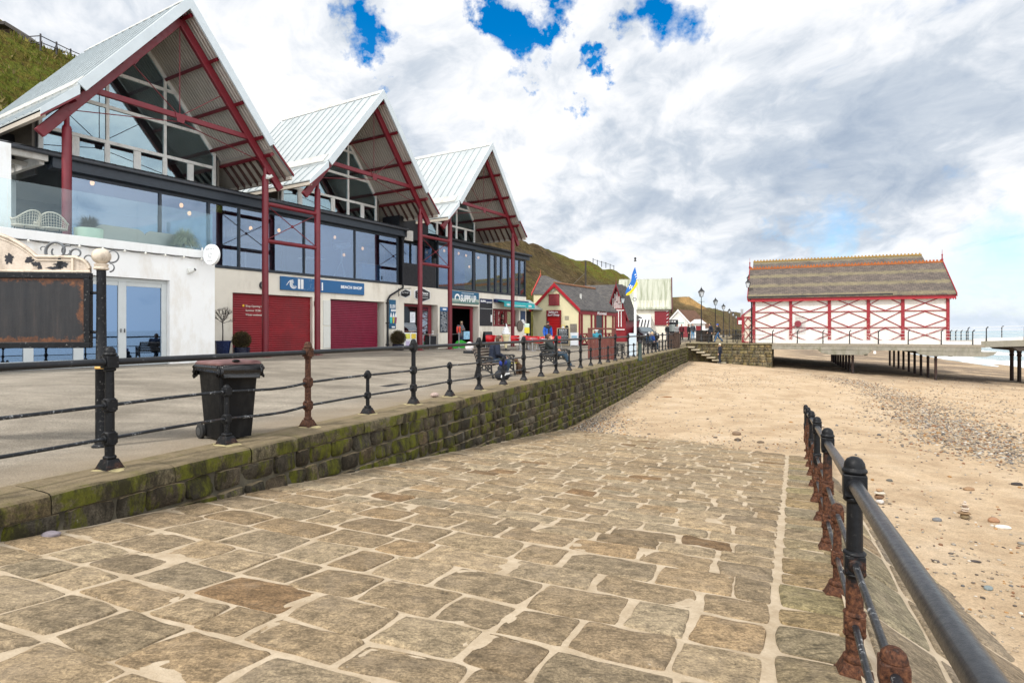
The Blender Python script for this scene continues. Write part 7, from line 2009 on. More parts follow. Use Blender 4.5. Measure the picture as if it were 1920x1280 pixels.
# ---------------------------------------------------------------- slate, timber
def slate_mat(name,c0,c1,moss=(0.30,0.27,0.10),mossamt=0.0,rows=0.0,sx=0.30,sz=0.17,f=1.55,axis=0,lich=0.0):
    t = NT(name); v = t.coord('Object'); x,y,z = t.sep(v)
    h = x if axis == 0 else y
    p = t.comb(h, t.math('MULTIPLY', z, f), 0.0)
    b = t.node('ShaderNodeTexBrick'); t.link(p,b.inputs['Vector']); b.inputs['Scale'].default_value = 1.0
    b.inputs['Brick Width'].default_value = sx; b.inputs['Row Height'].default_value = sz; b.inputs['Mortar Size'].default_value = 0.010; b.inputs['Mortar Smooth'].default_value = 0.2; b.inputs['Bias'].default_value = 0.1
    b.inputs['Color1'].default_value = (*c0,1); b.inputs['Color2'].default_value = (*c1,1); b.inputs['Mortar'].default_value = (0.03,0.027,0.025,1)
    n = t.noise(v,1.1,7,0.7); n2 = t.noise(v,9,6,0.75)
    c = t.mix(0.7,b.outputs['Color'],t.ramp(n,[(0.3,0.7),(0.7,1.25)]),'MULTIPLY')
    if mossamt:
        band = t.math('ADD', t.math('MULTIPLY', t.math('SINE', t.math('MULTIPLY', z, rows)), 0.5), 0.5) if rows else n
        mm = t.math('MULTIPLY', t.ramp(t.math('ADD', t.math('MULTIPLY',band,0.34), t.math('ADD', t.math('MULTIPLY',n2,0.55), t.math('MULTIPLY',n,0.35))),[(0.68,0.0),(0.79,1.0)]), mossamt)
        c = t.mix(mm,c,moss)
    if lich:
        c = t.mix(t.ramp(t.noise(v,2.6,7,0.75),[(0.655,0.0),(0.70,lich)]),c,(0.42,0.24,0.04))
    return t.pbr(c,0.8,0,t.bump(t.math('ADD',b.outputs['Fac'],t.math('MULTIPLY',n2,-0.4)),-0.5,0.02),0.3)
M_SLATE = slate_mat('grey_slate',(0.125,0.115,0.105),(0.070,0.066,0.066),lich=0.4)
M_SLATEY = slate_mat('grey_slate_cross',(0.12,0.115,0.125),(0.085,0.083,0.09),axis=1)
M_YCREAM = mat('pale_yellow_render',(0.66,0.60,0.38),0.85,var=0.05,scale=1.5,dirt=(0.45,0.38,0.25),dirtamt=0.3)
M_DRED = mat('dark_red_joinery2',(0.20,0.010,0.018),0.5,var=0.15,scale=4)
M_BRED = mat('bright_red_paint',(0.50,0.008,0.012),0.45,var=0.1,scale=3)
def gable_house(name,label,cat,corner,rz,W,L,eave,apex,wallm,roofm,bargem,over=0.25,gz=0.35,vg=0.2):
    """local: x along ridge away from the gable face (at x=0), y across (0..W), origin at near gable corner"""
    r = thing(name,label,cat,(corner[0],corner[1],gz),rz)
    m = MB(); m.prism([(0,0),(W,0),(W,eave),(W/2,apex),(0,eave)],'x',0,L); w = m.build('wall',wallm,r,smooth=None)
    sl = (apex-eave)/(W/2)
    rf = MB()
    for sg in (-1,1):
        e = W/2+over; pts = [(W/2,apex+0.05),(W/2+sg*e,apex+0.05-sl*e),(W/2+sg*e,apex+0.15-sl*e),(W/2,apex+0.17)]
        rf.prism(pts,'x',-vg,L+vg)
    ro = rf.build('roof',roofm,r,smooth=None)
    bg = MB()
    for x in (-vg-0.05,):
        for sg in (-1,1):
            e = W/2+over+0.03; bg.prism([(W/2,apex+0.19),(W/2+sg*e,apex+0.19-sl*e),(W/2+sg*e,apex-0.10-sl*e),(W/2,apex-0.12)],'x',x,x+0.05)
    bg.build('bargeboard',bargem,ro,smooth=None)
    return r,w,ro
def middle_buildings():
    # local x must run away from viewer along FD; local y = FN (inland). near gable corner = seaward corner
    c = Vector((5.22,46.8,0)); W,L,EV,AP = 4.1,7.6,2.80,4.72
    r,w,ro = gable_house('surf_shop','small cream gabled shop with slate roof, red bargeboards and a red shutter door','shop',c,FRZ,W,L,EV,AP,M_YCREAM,M_SLATE,mat('red_bargeboard',(0.34,0.008,0.018),0.5,var=0.1),0.2)
    mk(lambda m: m.tube([(-0.2,W/2,AP+0.20),(L+0.2,W/2,AP+0.20)],0.09,8)).build('ridge_tile',mat('rusty_ridge_tile',(0.23,0.10,0.045),0.8,var=0.3,scale=5,dirt=(0.12,0.10,0.03),dirtamt=0.6),ro)
    # front: local x=0 face looks along -x. y=0 seaward
    yd0,yd1 = 1.62,2.72
    d = mk(lambda m: m.prism([(-0.03,0.0)]+[(-0.03-0.02*(i%2),0.1*i) for i in range(1,22)]+[(-0.03,2.2),(-0.002,2.2),(-0.002,0)],'y',yd0,yd1))
    # prism along y: polygon coords are (x,z)
    d.build('shutter_door',M_BRED,r,smooth=None)
    mk(lambda m: (m.box(-0.08,-0.002,yd0-0.1,yd0,0,2.2),m.box(-0.08,-0.002,yd1,yd1+0.1,0,2.2))).build('door_frame',M_DRED,r)
    sg = mk(lambda m: m.box(-0.10,-0.002,yd0-0.1,yd1+0.1,2.21,2.72)).build('name_board',M_DRED,r,smooth=None)
    RT = Matrix.Rotation(R(-90),4,'Z')@Matrix.Rotation(R(90),4,'X')
    text_part('lettering','Saltburn',0.24,M_WHT,sg,(-0.102,yd1-0.1,2.50),width=0.85,rot=RT,bold=0.004); text_part('lettering','Surf Shop',0.24,M_WHT,sg,(-0.102,yd1-0.02,2.27),width=1.05,rot=RT,bold=0.004)
    h = mk(lambda m: m.box(-0.07,-0.002,1.68,2.62,3.15,3.98)).build('hatch',mat('faded_red_planks',(0.24,0.035,0.04),0.8,var=0.2,scale=9),r,smooth=None); [mk(lambda m: m.box(-0.085,-0.071,1.64,2.66,z_,z_+0.06)).build('batten',M_DRED,h,smooth=None) for z_ in (3.1,3.96)]
    mk(lambda m: m.tube([(-0.05,W/2,4.35),(-0.3,W/2,4.3),(-0.32,W/2+0.2,4.22)],0.03,6)).build('lamp_bracket',mat('grey_metal',(0.35,0.35,0.35),0.5),r)
    mk(lambda m: (m.box(-0.03,-0.002,0.85,1.20,1.95,2.25))).build('vent',mat('vent_grille',(0.30,0.27,0.20),0.7,var=0.2,scale=30),r)
    def plate(nm,y0,y1,z0,z1,mt,par=r): return mk(lambda m: m.box(-0.05,-0.002,y0,y1,z0,z1)).build(nm,mt,par)
    o = plate('notice',1.18,1.53,1.22,1.52,mat('yellow_notice',(0.70,0.52,0.05),0.5)); mk(lambda m: m.box(-0.056,-0.051,1.22,1.46,1.28,1.46)).build('notice_paper',M_WHT,o)
    m = MB(); m.M = Matrix.Translation((-0.04,1.02,1.36))@Matrix.Rotation(R(90),4,'Y'); m.lathe([(0.13,-0.03),(0.15,0.02),(0.02,0.03)],n=20); m.build('life_ring_plate',M_DARK,r)
    plate('stone_plaque',0.15,0.72,0.95,1.62,mat('slate_plaque',(0.17,0.15,0.125),0.8,var=0.4,scale=12,bump=0.4))
    # seaward side: dark red veranda with cream panels, one grey door; faces -y
    vm = MB(); vm.box(0.0,L,-0.10,-0.002,2.38,2.78); vm.box(0,L,-0.08,-0.002,0.0,0.08); vm.box(0,L,-0.08,-0.002,0.80,0.88)
    xs = [0.06,0.5,2.35,3.1,4.6,5.3,6.95,7.5]
    for x in xs: vm.box(x-0.09,x+0.09,-0.10,-0.002,0.08,2.38)
    for x0,x1 in ((0.6,2.25),(5.4,6.85)):
        mid = (x0+x1)/2
        for a,b in (((x0,0.1),(mid,0.78)),((mid,0.78),(x1,0.1)),((x0,0.78),(mid,0.1)),((mid,0.1),(x1,0.78))): vm.bar((a[0],-0.05,a[1]),(b[0],-0.05,b[1]),0.05,0.07,(0,1,0))
    vm.build('veranda_frame',M_DRED,r,smooth=None)
    pl = mk(lambda m: m.box(3.2,4.5,-0.045,-0.003,0.89,2.37)).build('grey_door',mat('dark_grey_door',(0.045,0.052,0.058),0.5),r,smooth=None)
    text_part('lettering','Rossi',0.34,M_WHT,r,(3.4,-0.102,2.44),width=1.9,bold=0.008)
    fl = MB(); fl.lathe([(0.09,0),(0.09,0.55)],n=12); o = fl.build('flue',mat('pale_flue',(0.5,0.5,0.47),0.5),ro); o.location = (2.2,0.85,3.55)
    # slate house behind
    k0 = at(998,560,58.0); c2 = None
    r2 = thing('slate_house','grey slate roofed house with a thin red verge rising behind the surf shop','house',(1.97,58.0,0.35),SRZ)
    mk(lambda m: m.box(0.1,5.0,0.1,4.9,0,4.6)).build('wall',M_YCREAM,r2,smooth=None)
    ro2 = mk(lambda m: m.add([(0,0,4.62),(0,5.0,4.62),(0,2.5,6.62),(0.5,2.5,6.62),(5.2,0,4.4),(5.2,5.0,4.4)],[(0,4,3,2),(1,2,3,5),(3,4,5),(0,2,1),(0,1,5,4)])).build('roof',M_SLATE,r2,smooth=None)
    mk(lambda m: m.prism([(-0.05,4.50),(2.5,6.52),(2.5,6.74),(-0.05,4.72)],'x',-0.10,-0.01)).build('verge',mat('red_verge_paint',(0.42,0.04,0.03),0.6),ro2,smooth=None)
    mk(lambda m: m.lathe([(0.05,6.6),(0.10,6.72),(0.04,6.85),(0.015,7.25)],-0.05,2.5,n=10)).build('finial',mat('terracotta_finial',(0.35,0.10,0.04),0.8),ro2)
    gable_house('slate_range','long low grey slate roofed range behind the surf shop ridge','building',Vector((7.3,63.7,0)),SRZ,5.0,3.8,3.9,5.9,M_YCREAM,M_SLATE,M_DRED,0.25,0.35)
    # tall street pole on the hill
    p = at(1098,545,92); zb = 0.3
    r = thing('telegraph_pole','dark timber telegraph pole standing on the slope behind the slate roofs','pole',(p.x,p.y,3.2),0)
    zt = at(1098,489,92).z-3.2
    mk(lambda m: m.lathe([(0.17,-1),(0.13,zt)],n=10)).build('pole',mat('dark_pole_timber',(0.045,0.035,0.028),0.8,var=0.2),r); mk(lambda m: m.tube([(0,0,zt*0.8),(-7.5,0,0.0)],0.03,5)).build('stay_wire',mat('pole_wire',(0.16,0.14,0.12),0.7),r)
    # red shelter with striped gable, faces the camera side
    Y = 60.0; p0 = at(1172,648,Y)
    r3,w3,ro3 = gable_house('striped_shelter','small crimson timber shelter with a white striped pointed gable','kiosk',Vector((11.1,58.3,0)),FRZ+R(6),1.75,3.2,3.0,5.5,M_DRED,M_SLATE,M_RED,0.35,0.35,0.35)
    st = MB()
    for i in range(4): y = 0.40+0.27*i; st.box(-0.05,-0.004,y,y+0.07,1.45,3.0)
    for i in range(5): y = 0.42+0.2*i; zt_ = 3.1+ (1.0-abs(y-0.875)/0.875)*1.9; st.box(-0.05,-0.004,y,y+0.08,3.25,zt_)
    st.box(-0.06,-0.004,0.1,1.65,3.02,3.12); st.box(-0.06,-0.004,0.1,1.65,1.15,1.23); st.build('white_stripes',M_WHT,r3,smooth=None)
    mk(lambda m: (m.lathe([(0.04,5.6),(0.07,5.7),(0.03,5.8),(0.01,6.4)],-0.3,0.875,n=8))).build('finial',M_RED,ro3)
    # dark red range with grey shutters beside it
    r4,w4,ro4 = gable_house('red_beach_store','low crimson beach store with slate roof and pale grey roller shutter','shop',Vector((11.25,59.3,0)),FRZ,4.0,3.9,2.45,3.6,M_DRED,M_SLATE,M_DRED,0.3,0.35)
    s_ = MB(); s_.prism([(-0.06-0.015*(i%2),0.1+0.1*i) for i in range(22)]+[(-0.003,2.2),(-0.003,0.1)],'x',0.8,2.9)
    # rotate into the seaward (-y) face: prism gives (y,z) polygon with x extrusion
    s_.build('roller_shutter',mat('lilac_grey_shutter',(0.33,0.29,0.32),0.6,var=0.1),r4,smooth=None); mk(lambda m: m.box(0.6,3.4,-0.12,-0.003,2.08,2.4)).build('sign_panel',M_WHT,r4)
    # big white corrugated roof
    Y = 74; a = at(1160,522,Y); b = at(1257,520,Y*0.985); e = at(1179,576,Y*0.96)
    rz = math.atan2(PR.y,PR.x)+R(8)
    r5 = thing('corrugated_roof_hall','tall hall with a steep weathered white corrugated roof and cream walls','building',(e.x-1.3,e.y,0.35),rz)
    Lb = 6.15; ze = e.z-0.35; za = a.z-0.35; D = 4.6
    mk(lambda m: m.prism([(0,0),(2*D,0),(2*D,ze),(D,za-0.1),(0,ze)],'x',0.4,Lb-0.3)).build('wall',M_CREAM,r5,smooth=None)
    rf = MB(); n = 150; vs = []
    t = NT('weathered_white_corrugated'); v = t.coord('Object'); x_,y_,z_ = t.sep(v)
    stn = t.noise(t.mapping(v,(2.6,0.12,0.12)),1.3,6,0.7); 
    rm = t.pbr(t.mix(t.ramp(stn,[(0.45,0.0),(0.66,0.85)]),(0.47,0.48,0.40),(0.19,0.215,0.12)),0.6)
    for i in range(n+1):
        x = -0.2+(Lb+0.2)*i/n; d = 0.045*(1 if (i//2)%2 else -1)
        vs += [(x,-0.35,ze-0.25+d),(x,D,za+d),(x,2*D+0.35,ze-0.25+d)]
    rf.add(vs,[(3*i+j,3*i+3+j,3*i+4+j,3*i+1+j) for i in range(n) for j in range(2)]); ro5 = rf.build('roof',rm,r5,smooth=None,fix=False); sd = ro5.modifiers.new('Solid','SOLIDIFY'); sd.thickness = 0.06
    mk(lambda m: m.prism([(-0.4,ze-0.55),(D,za-0.25),(2*D+0.4,ze-0.55),(2*D+0.4,ze-0.2),(D,za+0.12),(-0.4,ze-0.2)],'x',Lb+0.0,Lb+0.14)).build('bargeboard',mat('dark_maroon_barge',(0.07,0.012,0.018),0.6),ro5,smooth=None)
    m = MB(); m.box(Lb-1.9,Lb-0.25,-0.10,-0.003,1.7,ze-0.5); m.build('red_sign_panel',M_DRED,r5,smooth=None); text_part('lettering','ICE',0.5,M_WHT,r5,(Lb-0.62,-0.14,1.9),rot=Matrix.Rotation(R(90),4,'Y')@Matrix.Rotation(R(90),4,'X')@Matrix.Rotation(0,4,'Z')) if False else None
    st = MB()
    for i in range(4): st.bar((Lb-0.55,-0.13,2.0+i*0.42),(Lb-0.35,-0.13,2.15+i*0.42),0.12,0.05)
    st.build('white_letters',M_WHT,r5,smooth=None)
    st = MB()
    for i in range(9): x = Lb-5.6+i*0.36; st.bar((x,-0.9,1.35),(x+0.2,-0.9,2.35),0.12,0.03,(0,1,0))
    aw = mk(lambda m: m.prism([(-0.88,2.4),(-0.88,1.3),(-0.02,2.9)],'x',Lb-5.8,Lb-2.3)).build('awning',M_WHT,r5,smooth=None); st.build('awning_stripe',M_DARK,aw,smooth=None)
    mk(lambda m: m.prism([(0.3,-0.9),(0.3,0.0),(4.0,0.0),(4.0,-0.9)],'z',-0.3,1.3)).build('cream_wall',M_WHITER,r5,smooth=None)
    # small white gabled chip shop and beyond
    Y = 96; c6 = at(1301,645,Y)
    rz6 = R(48)
    w6 = 5.4
    base = Vector((c6.x,Y,0))
    r6,w6_,ro6 = gable_house('white_gabled_chalet','white gabled seaside building with brown tiled roof and a red door','building',base,rz6,w6,6.0,1.6,4.35,M_WHITER,slate_mat('brown_tiles',(0.16,0.075,0.04),(0.12,0.06,0.035),axis=0),M_WHT,0.15,0.35,0.1)
    mk(lambda m: m.box(-0.06,-0.003,0.9,2.5,0.0,1.75)).build('door',mat('brick_red_door',(0.22,0.03,0.04),0.6),r6)
    mk(lambda m: [m.box(-0.05,-0.003,1.75+0.35*i,1.95+0.35*i,2.25,2.45) for i in range(6)]).build('lettering',mat('sea_green_letters',(0.25,0.42,0.38),0.6),r6,smooth=None)
    Yv = 70; p = at(1250,648,Yv)
    r = thing('kiosk_van','small black catering kiosk with lit menu front beside the white chalet','kiosk',(p.x-0.6,Yv,0.35),R(-8))
    mk(lambda m: m.box(0,1.9,0,1.6,0.15,2.35)).build('body',M_DARK,r,bevel=0.06); mk(lambda m: m.box(0.35,1.55,-0.03,-0.002,1.0,1.8)).build('hatch',mat('hatch_grey',(0.25,0.28,0.27),0.5,var=0.3),r); mk(lambda m: [m.box(0.2+i*0.3,0.42+i*0.3,-0.02,-0.002,2.08,2.2) for i in range(5)]).build('lettering',M_WHT,r,smooth=None)
    Yk = 84; p = at(1335,640,Yk); r = thing('white_ticket_kiosk','small white kiosk with red window frames behind the first lamp post','kiosk',(p.x-1.0-0.9,Yk,0.4),R(-10))
    mk(lambda m: m.box(-0.9,0.9,0,1.6,0,2.0)).build('wall',M_WHITER,r); mk(lambda m: m.prism([(-1.1,2.0),(1.1,2.0),(0.35,2.6),(-0.35,2.6)],'y',-0.2,1.8)).build('roof',M_WHT,r,smooth=None); mk(lambda m: m.box(-0.35,0.45,-0.03,-0.002,0.9,1.7)).build('window',M_DRED,r)
    # car
    Yc = 60.5; p = at(1205,643,Yc)
    car(p.x,Yc)
    # timber enclosures
    def enclosure(label,px0,px1,pyb,h,planks,dep,upper,matr,rz=SRZ+R(90)):
        a = gp(px0,pyb); b = gp(px1,pyb+0.5); w = (b-a).length
        r = thing('timber_screen',label,'screen',a,math.atan2(b.y-a.y,b.x-a.x))
        m = MB(); n = int(w/0.11)
        for i in range(n): m.box(i*w/n+0.004,(i+1)*w/n-0.004,-0.02,0.02,0.04,h)
        for i in range(int(dep/0.11)): m.box(w-0.02,w+0.02,i*0.11+0.03,i*0.11+0.13,0.04,h); m.box(-0.02,0.02,i*0.11+0.03,i*0.11+0.13,0.04,h)
        m.build('planks',matr,r,smooth=None)
        if upper:
            u = MB(); H = upper
            for x,y in ((0,0),(w,0),(w,dep),(0,dep)): u.cbox(x,y,H/2,0.11,0.11,H)
            u.box(-0.06,w+0.06,-0.07,0.07,H,H+0.09); u.box(-0.06,w+0.06,dep-0.07,dep+0.07,H,H+0.09); u.build('frame',matr,r,bevel=0.01)
        else: 
            mk(lambda q: q.box(-0.05,w+0.05,-0.05,dep+0.05,h,h+0.05)).build('top_rail',matr,r)
    mp = mat('maroon_stained_planks',(0.125,0.035,0.026),0.75,var=0.18,scale=6)
    enclosure('maroon plank screen with an open framed top, standing against the railing',1104.5,1149,674,1.12,9,1.2,1.50,mp)
    md = mat('dark_brown_planks',(0.055,0.032,0.022),0.8,var=0.25,scale=5)
    enclosure('dark brown timber screen by the railing near the end of the sea wall',1251,1272,652.5,1.15,9,0.9,0,md)
    enclosure('dark slatted litter bin enclosure beside the walking man',1305,1322,640.5,1.1,9,0.9,0,mat('black_brown_slats',(0.028,0.020,0.016),0.8,var=0.25))
    # flagpole with a feather flag
    p = gp(1191,664); r = thing('flagpole','white flagpole with a blue and yellow flag and black finial','flagpole',p,0)
    s = p.y/FPX; zt = CAMZ-(490-CY)*s-p.z
    mk(lambda m: m.lathe([(0.085,0),(0.078,2.2),(0.07,4.0-0.0),(0.045,4.05),(0.035,zt)],n=14)).build('pole',M_WHT,r)
    mk(lambda m: m.lathe([(0.05,zt),(0.09,zt+0.03),(0.05,zt+0.07),(0.03,zt+0.12),(0.08,zt+0.17),(0.05,zt+0.23),(0.005,zt+0.26)],n=12)).build('finial',M_DARK,r)
    mk(lambda m: m.ring((-0.06,-0.10,CAMZ-(561-CY)*s-p.z),0.10,0.015,'y',16,6)).build('rope_ring',M_DARK,r)
    fl = [(1190.5,500),(1193,512),(1195,527),(1194.5,534),(1191.5,538),(1188,541),(1183.5,548),(1178,553),(1173,553.5),(1172.5,548),(1175,541),(1180,532.5),(1183,527),(1184.5,515),(1187,508)]
    t = NT('flag_cloth'); v = t.coord('Object'); x_,y_,z_ = t.sep(v)
    zz = lambda py: CAMZ-(py-CY)*s-p.z; xx = lambda px: (px-1191)*s
    # yellow along the lower right edge
    nrm = t.math('ADD', t.math('MULTIPLY', t.math('SUBTRACT', x_, xx(1184)), 0.72), t.math('MULTIPLY', t.math('SUBTRACT', z_, zz(546)), -0.70))
    fm = t.pbr(t.ramp(t.noise(v,6,4,0.6),[(0.3,(0.008,0.10,0.42)),(0.7,(0.015,0.17,0.55))]),0.7)
    t2 = fm
    m = MB(); m.prism([(xx(a),zz(b)) for a,b in fl],'y',-0.06,-0.045); fo = m.build('flag',fm,r,smooth=None)
    m = MB(); m.prism([(xx(a),zz(b)) for a,b in ((1195.3,526),(1195,534),(1190.5,541),(1184,549),(1178,553.6),(1172.8,554),(1175,549.5),(1181,545.5),(1187,538.5),(1191,531.5),(1193.6,524))],'y',-0.068,-0.061); m.build('yellow_band',mat('yellow_flag_cloth',(0.70,0.56,0.015),0.75,var=0.1),fo,smooth=None)
    m = MB()
    for k in range(5):
        a = R(90+72*k); m.bar((xx(1182),-0.066,zz(538)),(xx(1182)+0.14*math.cos(a),-0.066,zz(538)+0.14*math.sin(a)),0.05,0.006,(0,1,0))
    for i in range(4): m.bar((xx(1189.6)+i*0.05,-0.066,zz(516)-i*0.14),(xx(1192)+i*0.03,-0.066,zz(514)-i*0.14),0.05,0.006,(0,1,0))
    m.build('white_device',M_WHT,fo,smooth=None)
    p = gp(1186,668); r = thing('information_panel','pale blue white information panel standing left of the flagpole','sign',p,R(-15)); mk(lambda m: m.box(-0.2,0.2,-0.04,0.04,0.02,1.3)).build('panel',mat('pale_blue_panel',(0.52,0.62,0.70),0.5,var=0.06),r,bevel=0.01); mk(lambda m: m.box(-0.22,0.22,-0.06,0.06,0,0.06)).build('foot',M_STEEL,r)
    p = gp(1200,676); r = thing('waste_post','slim dark green bollard right of the flagpole','bollard',p,0); mk(lambda m: m.lathe([(0.12,0),(0.12,0.06),(0.09,0.1),(0.085,0.85)],n=14)).build('post',mat('dark_green_paint',(0.015,0.035,0.028),0.5),r); mk(lambda m: m.lathe([(0.1,0.85),(0.11,0.9),(0.07,0.98),(0.01,1.0)],n=14)).build('cap',M_DARK,r)
    p = at(1166,565,58); r = thing('wall_lantern','black wall lantern on the right slope of the striped shelter gable','lamp',(p.x,p.y-0.4,p.z-0.2),0)
    lantern(r,0,0,0,0.95)
    mk(lambda m: m.tube([(0,0,0.0),(-0.35,0.15,-0.1),(-0.6,0.35,0.3)],0.03,6)).build('bracket',M_CAST,r)
    # lean-to canopy between cafe and surf shop
    r = fthing('lean_to_kiosk','narrow black kiosk with a pale corrugated canopy between the cafe and the surf shop','kiosk',31.6,2.0)
    mk(lambda m: m.box(0,2.2,0.6,2.4,0,2.7)).build('body',M_DARK,r); mk(lambda m: m.prism([(-0.4,2.75),(0.8,3.5),(0.8,3.58),(-0.4,2.83)],'x',-0.1,2.4)).build('canopy',mat('pale_green_sheet',(0.36,0.40,0.37),0.6,var=0.15,scale=9),r,smooth=None); mk(lambda m: m.prism([(-0.46,2.72),(0.82,3.52),(0.82,3.62),(-0.46,2.84)],'x',-0.18,-0.1)).build('white_edge',M_WHT,r,smooth=None)
    mk(lambda m: m.box(0.3,0.9,0.55,0.598,1.9,2.5)).build('poster',mat('orange_brown_poster',(0.22,0.08,0.03),0.6,var=0.4,scale=9),r); mk(lambda m: (m.box(0.2,0.5,0.56,0.598,1.3,1.8),m.box(0.7,1.0,0.56,0.598,1.0,1.7))).build('paper',M_WHT,r)
    p = gp(988,655); r = thing('sanitiser_stand','white, yellow and green litter station on a pole by the building corner','stand',p,0); mk(lambda m: m.lathe([(0.15,0),(0.15,0.03),(0.03,0.05),(0.03,1.0)],n=12)).build('pole',M_DARK,r); mk(lambda m: m.box(-0.16,0.16,-0.08,0.08,1.0,1.35)).build('body',mat('yellow_plastic',(0.70,0.60,0.04),0.5),r,bevel=0.02); mk(lambda m: m.box(-0.15,0.15,-0.07,0.07,1.351,1.6)).build('hood',mat('pale_green_white',(0.55,0.68,0.55),0.5),r,bevel=0.03)
def car(x,Y):
    r = thing('parked_car','black hatchback parked facing the viewer beside the flagpole','car',(x,Y,0.35),R(-78))
    pt = mat('black_car_paint',(0.016,0.018,0.022),0.25,var=0.1,spec=0.6,)
    # local: front toward +x, width y
    pr = [(2.05,0.35),(2.08,0.62),(1.95,0.80),(1.15,0.95),(0.45,1.42),(-0.9,1.47),(-1.75,1.05),(-1.95,0.95),(-2.0,0.4),(-1.7,0.25),(1.8,0.25)]
    vs = []; n = len(pr)
    for yy,k in ((-0.86,0.93),(-0.78,1.0),(0.78,1.0),(0.86,0.93)):
        for a,z in pr:
            ins = 0.20*S((z-0.92)/0.5)
            vs.append((a*(0.985 if abs(yy)>0.8 else 1),yy-math.copysign(ins,yy),z if abs(yy) < 0.8 else z*0.985+0.005))
    m = MB(); m.add(vs,[(j*n+i,j*n+(i+1)%n,(j+1)*n+(i+1)%n,(j+1)*n+i) for j in range(3) for i in range(n)]+[tuple(range(n)),tuple(3*n+i for i in range(n-1,-1,-1))]); b = m.build('body',pt,r,smooth=35,bevel=0.03)
    gl = mat('car_glass',(0.10,0.13,0.15),0.06,var=0.1,spec=0.8)
    mk(lambda q: q.add([(1.13,-0.66,0.985),(1.13,0.66,0.985),(0.50,0.55,1.405),(0.50,-0.55,1.405)],[(0,1,2,3)])).build('windscreen',gl,r,smooth=None)
    for s in (-1,1):
        mk(lambda q: q.add([(0.95,s*0.842,0.97),(0.45,s*0.70,1.35),(-0.85,s*0.69,1.38),(-1.5,s*0.845,1.0)],[(0,1,2,3)])).build('side_window',gl,r,smooth=None)
        o = MB(); o.ell((1.97,s*0.60,0.66),0.09,0.19,0.09,12,8); o.build('headlight',mat('headlamp_glass',(0.65,0.67,0.7),0.1),r)
        mk(lambda q: q.ell((0.85,s*0.95,0.98),0.09,0.11,0.07,10,6)).build('wing_mirror',pt,r)
        for xx in (1.3,-1.3):
            w = MB(); w.M = Matrix.Translation((xx,s*0.80,0.31))@Matrix.Rotation(R(90),4,'X'); w.lathe([(0.2,-0.09),(0.30,-0.1),(0.31,-0.05),(0.31,0.05),(0.30,0.1),(0.2,0.09)],n=20); wo = w.build('wheel',mat('tyre_rubber',(0.018,0.018,0.018),0.8),r)
            h = MB(); h.M = w.M; h.lathe([(0.02,-0.085),(0.19,-0.085),(0.19,0.085),(0.02,0.085)],n=18); h.build('rim',M_STEEL,wo)
    mk(lambda q: q.box(2.06,2.10,-0.26,0.26,0.46,0.57)).build('number_plate',M_WHT,r); mk(lambda q: q.box(2.03,2.075,-0.5,0.5,0.62,0.74)).build('grille',M_DARK,r)
def lantern(r,x,y,z,sc=1.0):
    m = MB(); m.M = Matrix.Translation((x,y,z))@Matrix.Diagonal((sc,sc,sc,1))
    m.frustum(0,0,0,0.03,0.24,0.24); m.frustum(0,0,0.50,0.74,0.52,0.16); m.lathe([(0.09,0.74),(0.10,0.80),(0.03,0.86),(0.02,0.95),(0.005,1.0)],n=10)
    for sx,sy in ((-1,-1),(1,-1),(1,1),(-1,1)): m.bar((sx*0.11,sy*0.11,0.03),(sx*0.22,sy*0.22,0.50),0.03,0.03)
    o = m.build('lantern',M_CAST,r,smooth=30)
    g = MB(); g.M = m.M; g.frustum(0,0,0.03,0.50,0.20,0.42); g.build('lantern_glass',mat('lantern_pane',(0.55,0.60,0.64),0.15,var=0.05),o,smooth=None)
middle_buildings()
def ground_marks():
    for px,py,lab,w,d in ((737,722,'rectangular iron drain grate set in the promenade behind the railing',0.9,0.32),(1003,672,'small square iron cover set in the promenade near the benches',0.5,0.5)):
        p = gp(px,py); r = thing('drain_grate',lab,'drain cover',(p.x,p.y,p.z),SRZ+R(90))
        mk(lambda m: m.box(-w/2,w/2,-d/2,d/2,-0.02,0.006)).build('frame',mat('worn_iron_cover',(0.10,0.09,0.08),0.7,var=0.3,scale=9),r,smooth=None)
        mk(lambda m: [m.box(-w/2+0.04+i*0.06,-w/2+0.075+i*0.06,-d/2+0.03,d/2-0.03,0.0065,0.010) for i in range(int((w-0.08)/0.06))]).build('bars',M_DARK,r,smooth=None)
ground_marks()
def lamps():
    src = None
    labs = ['nearest of the row','second of the row','third of the row','fourth of the row','fifth of the row','sixth and farthest']
    for i,(px,py,Y) in enumerate(((1315,537,57.5),(1341.5,559,76),(1356.5,570.5,93),(1367.5,579,113),(1374.5,585,134),(1380,590,158))):
        p = at(px,py,Y)
        if src is None:
            r = thing('street_lamp','x','street lamp',(p.x,p.y,0.35),0,'black lantern lamp posts receding along the promenade')
            H = p.z-0.35-1.0
            m = MB(); m.lathe([(0.16,0),(0.16,0.35),(0.10,0.45),(0.09,1.1),(0.10,1.12),(0.06,1.2),(0.045,H-0.5),(0.06,H-0.47),(0.035,H-0.4),(0.03,H)],n=14); m.bar((-0.3,0,H-0.45),(0.3,0,H-0.45),0.03,0.03); m.build('post',M_CAST,r)
            lantern(r,0,0,H); src = r
        else: r = copy_tree(src); r.location = (p.x,p.y,0.35)
        r['label'] = 'black lantern street lamp on the promenade, '+labs[i]
lamps()
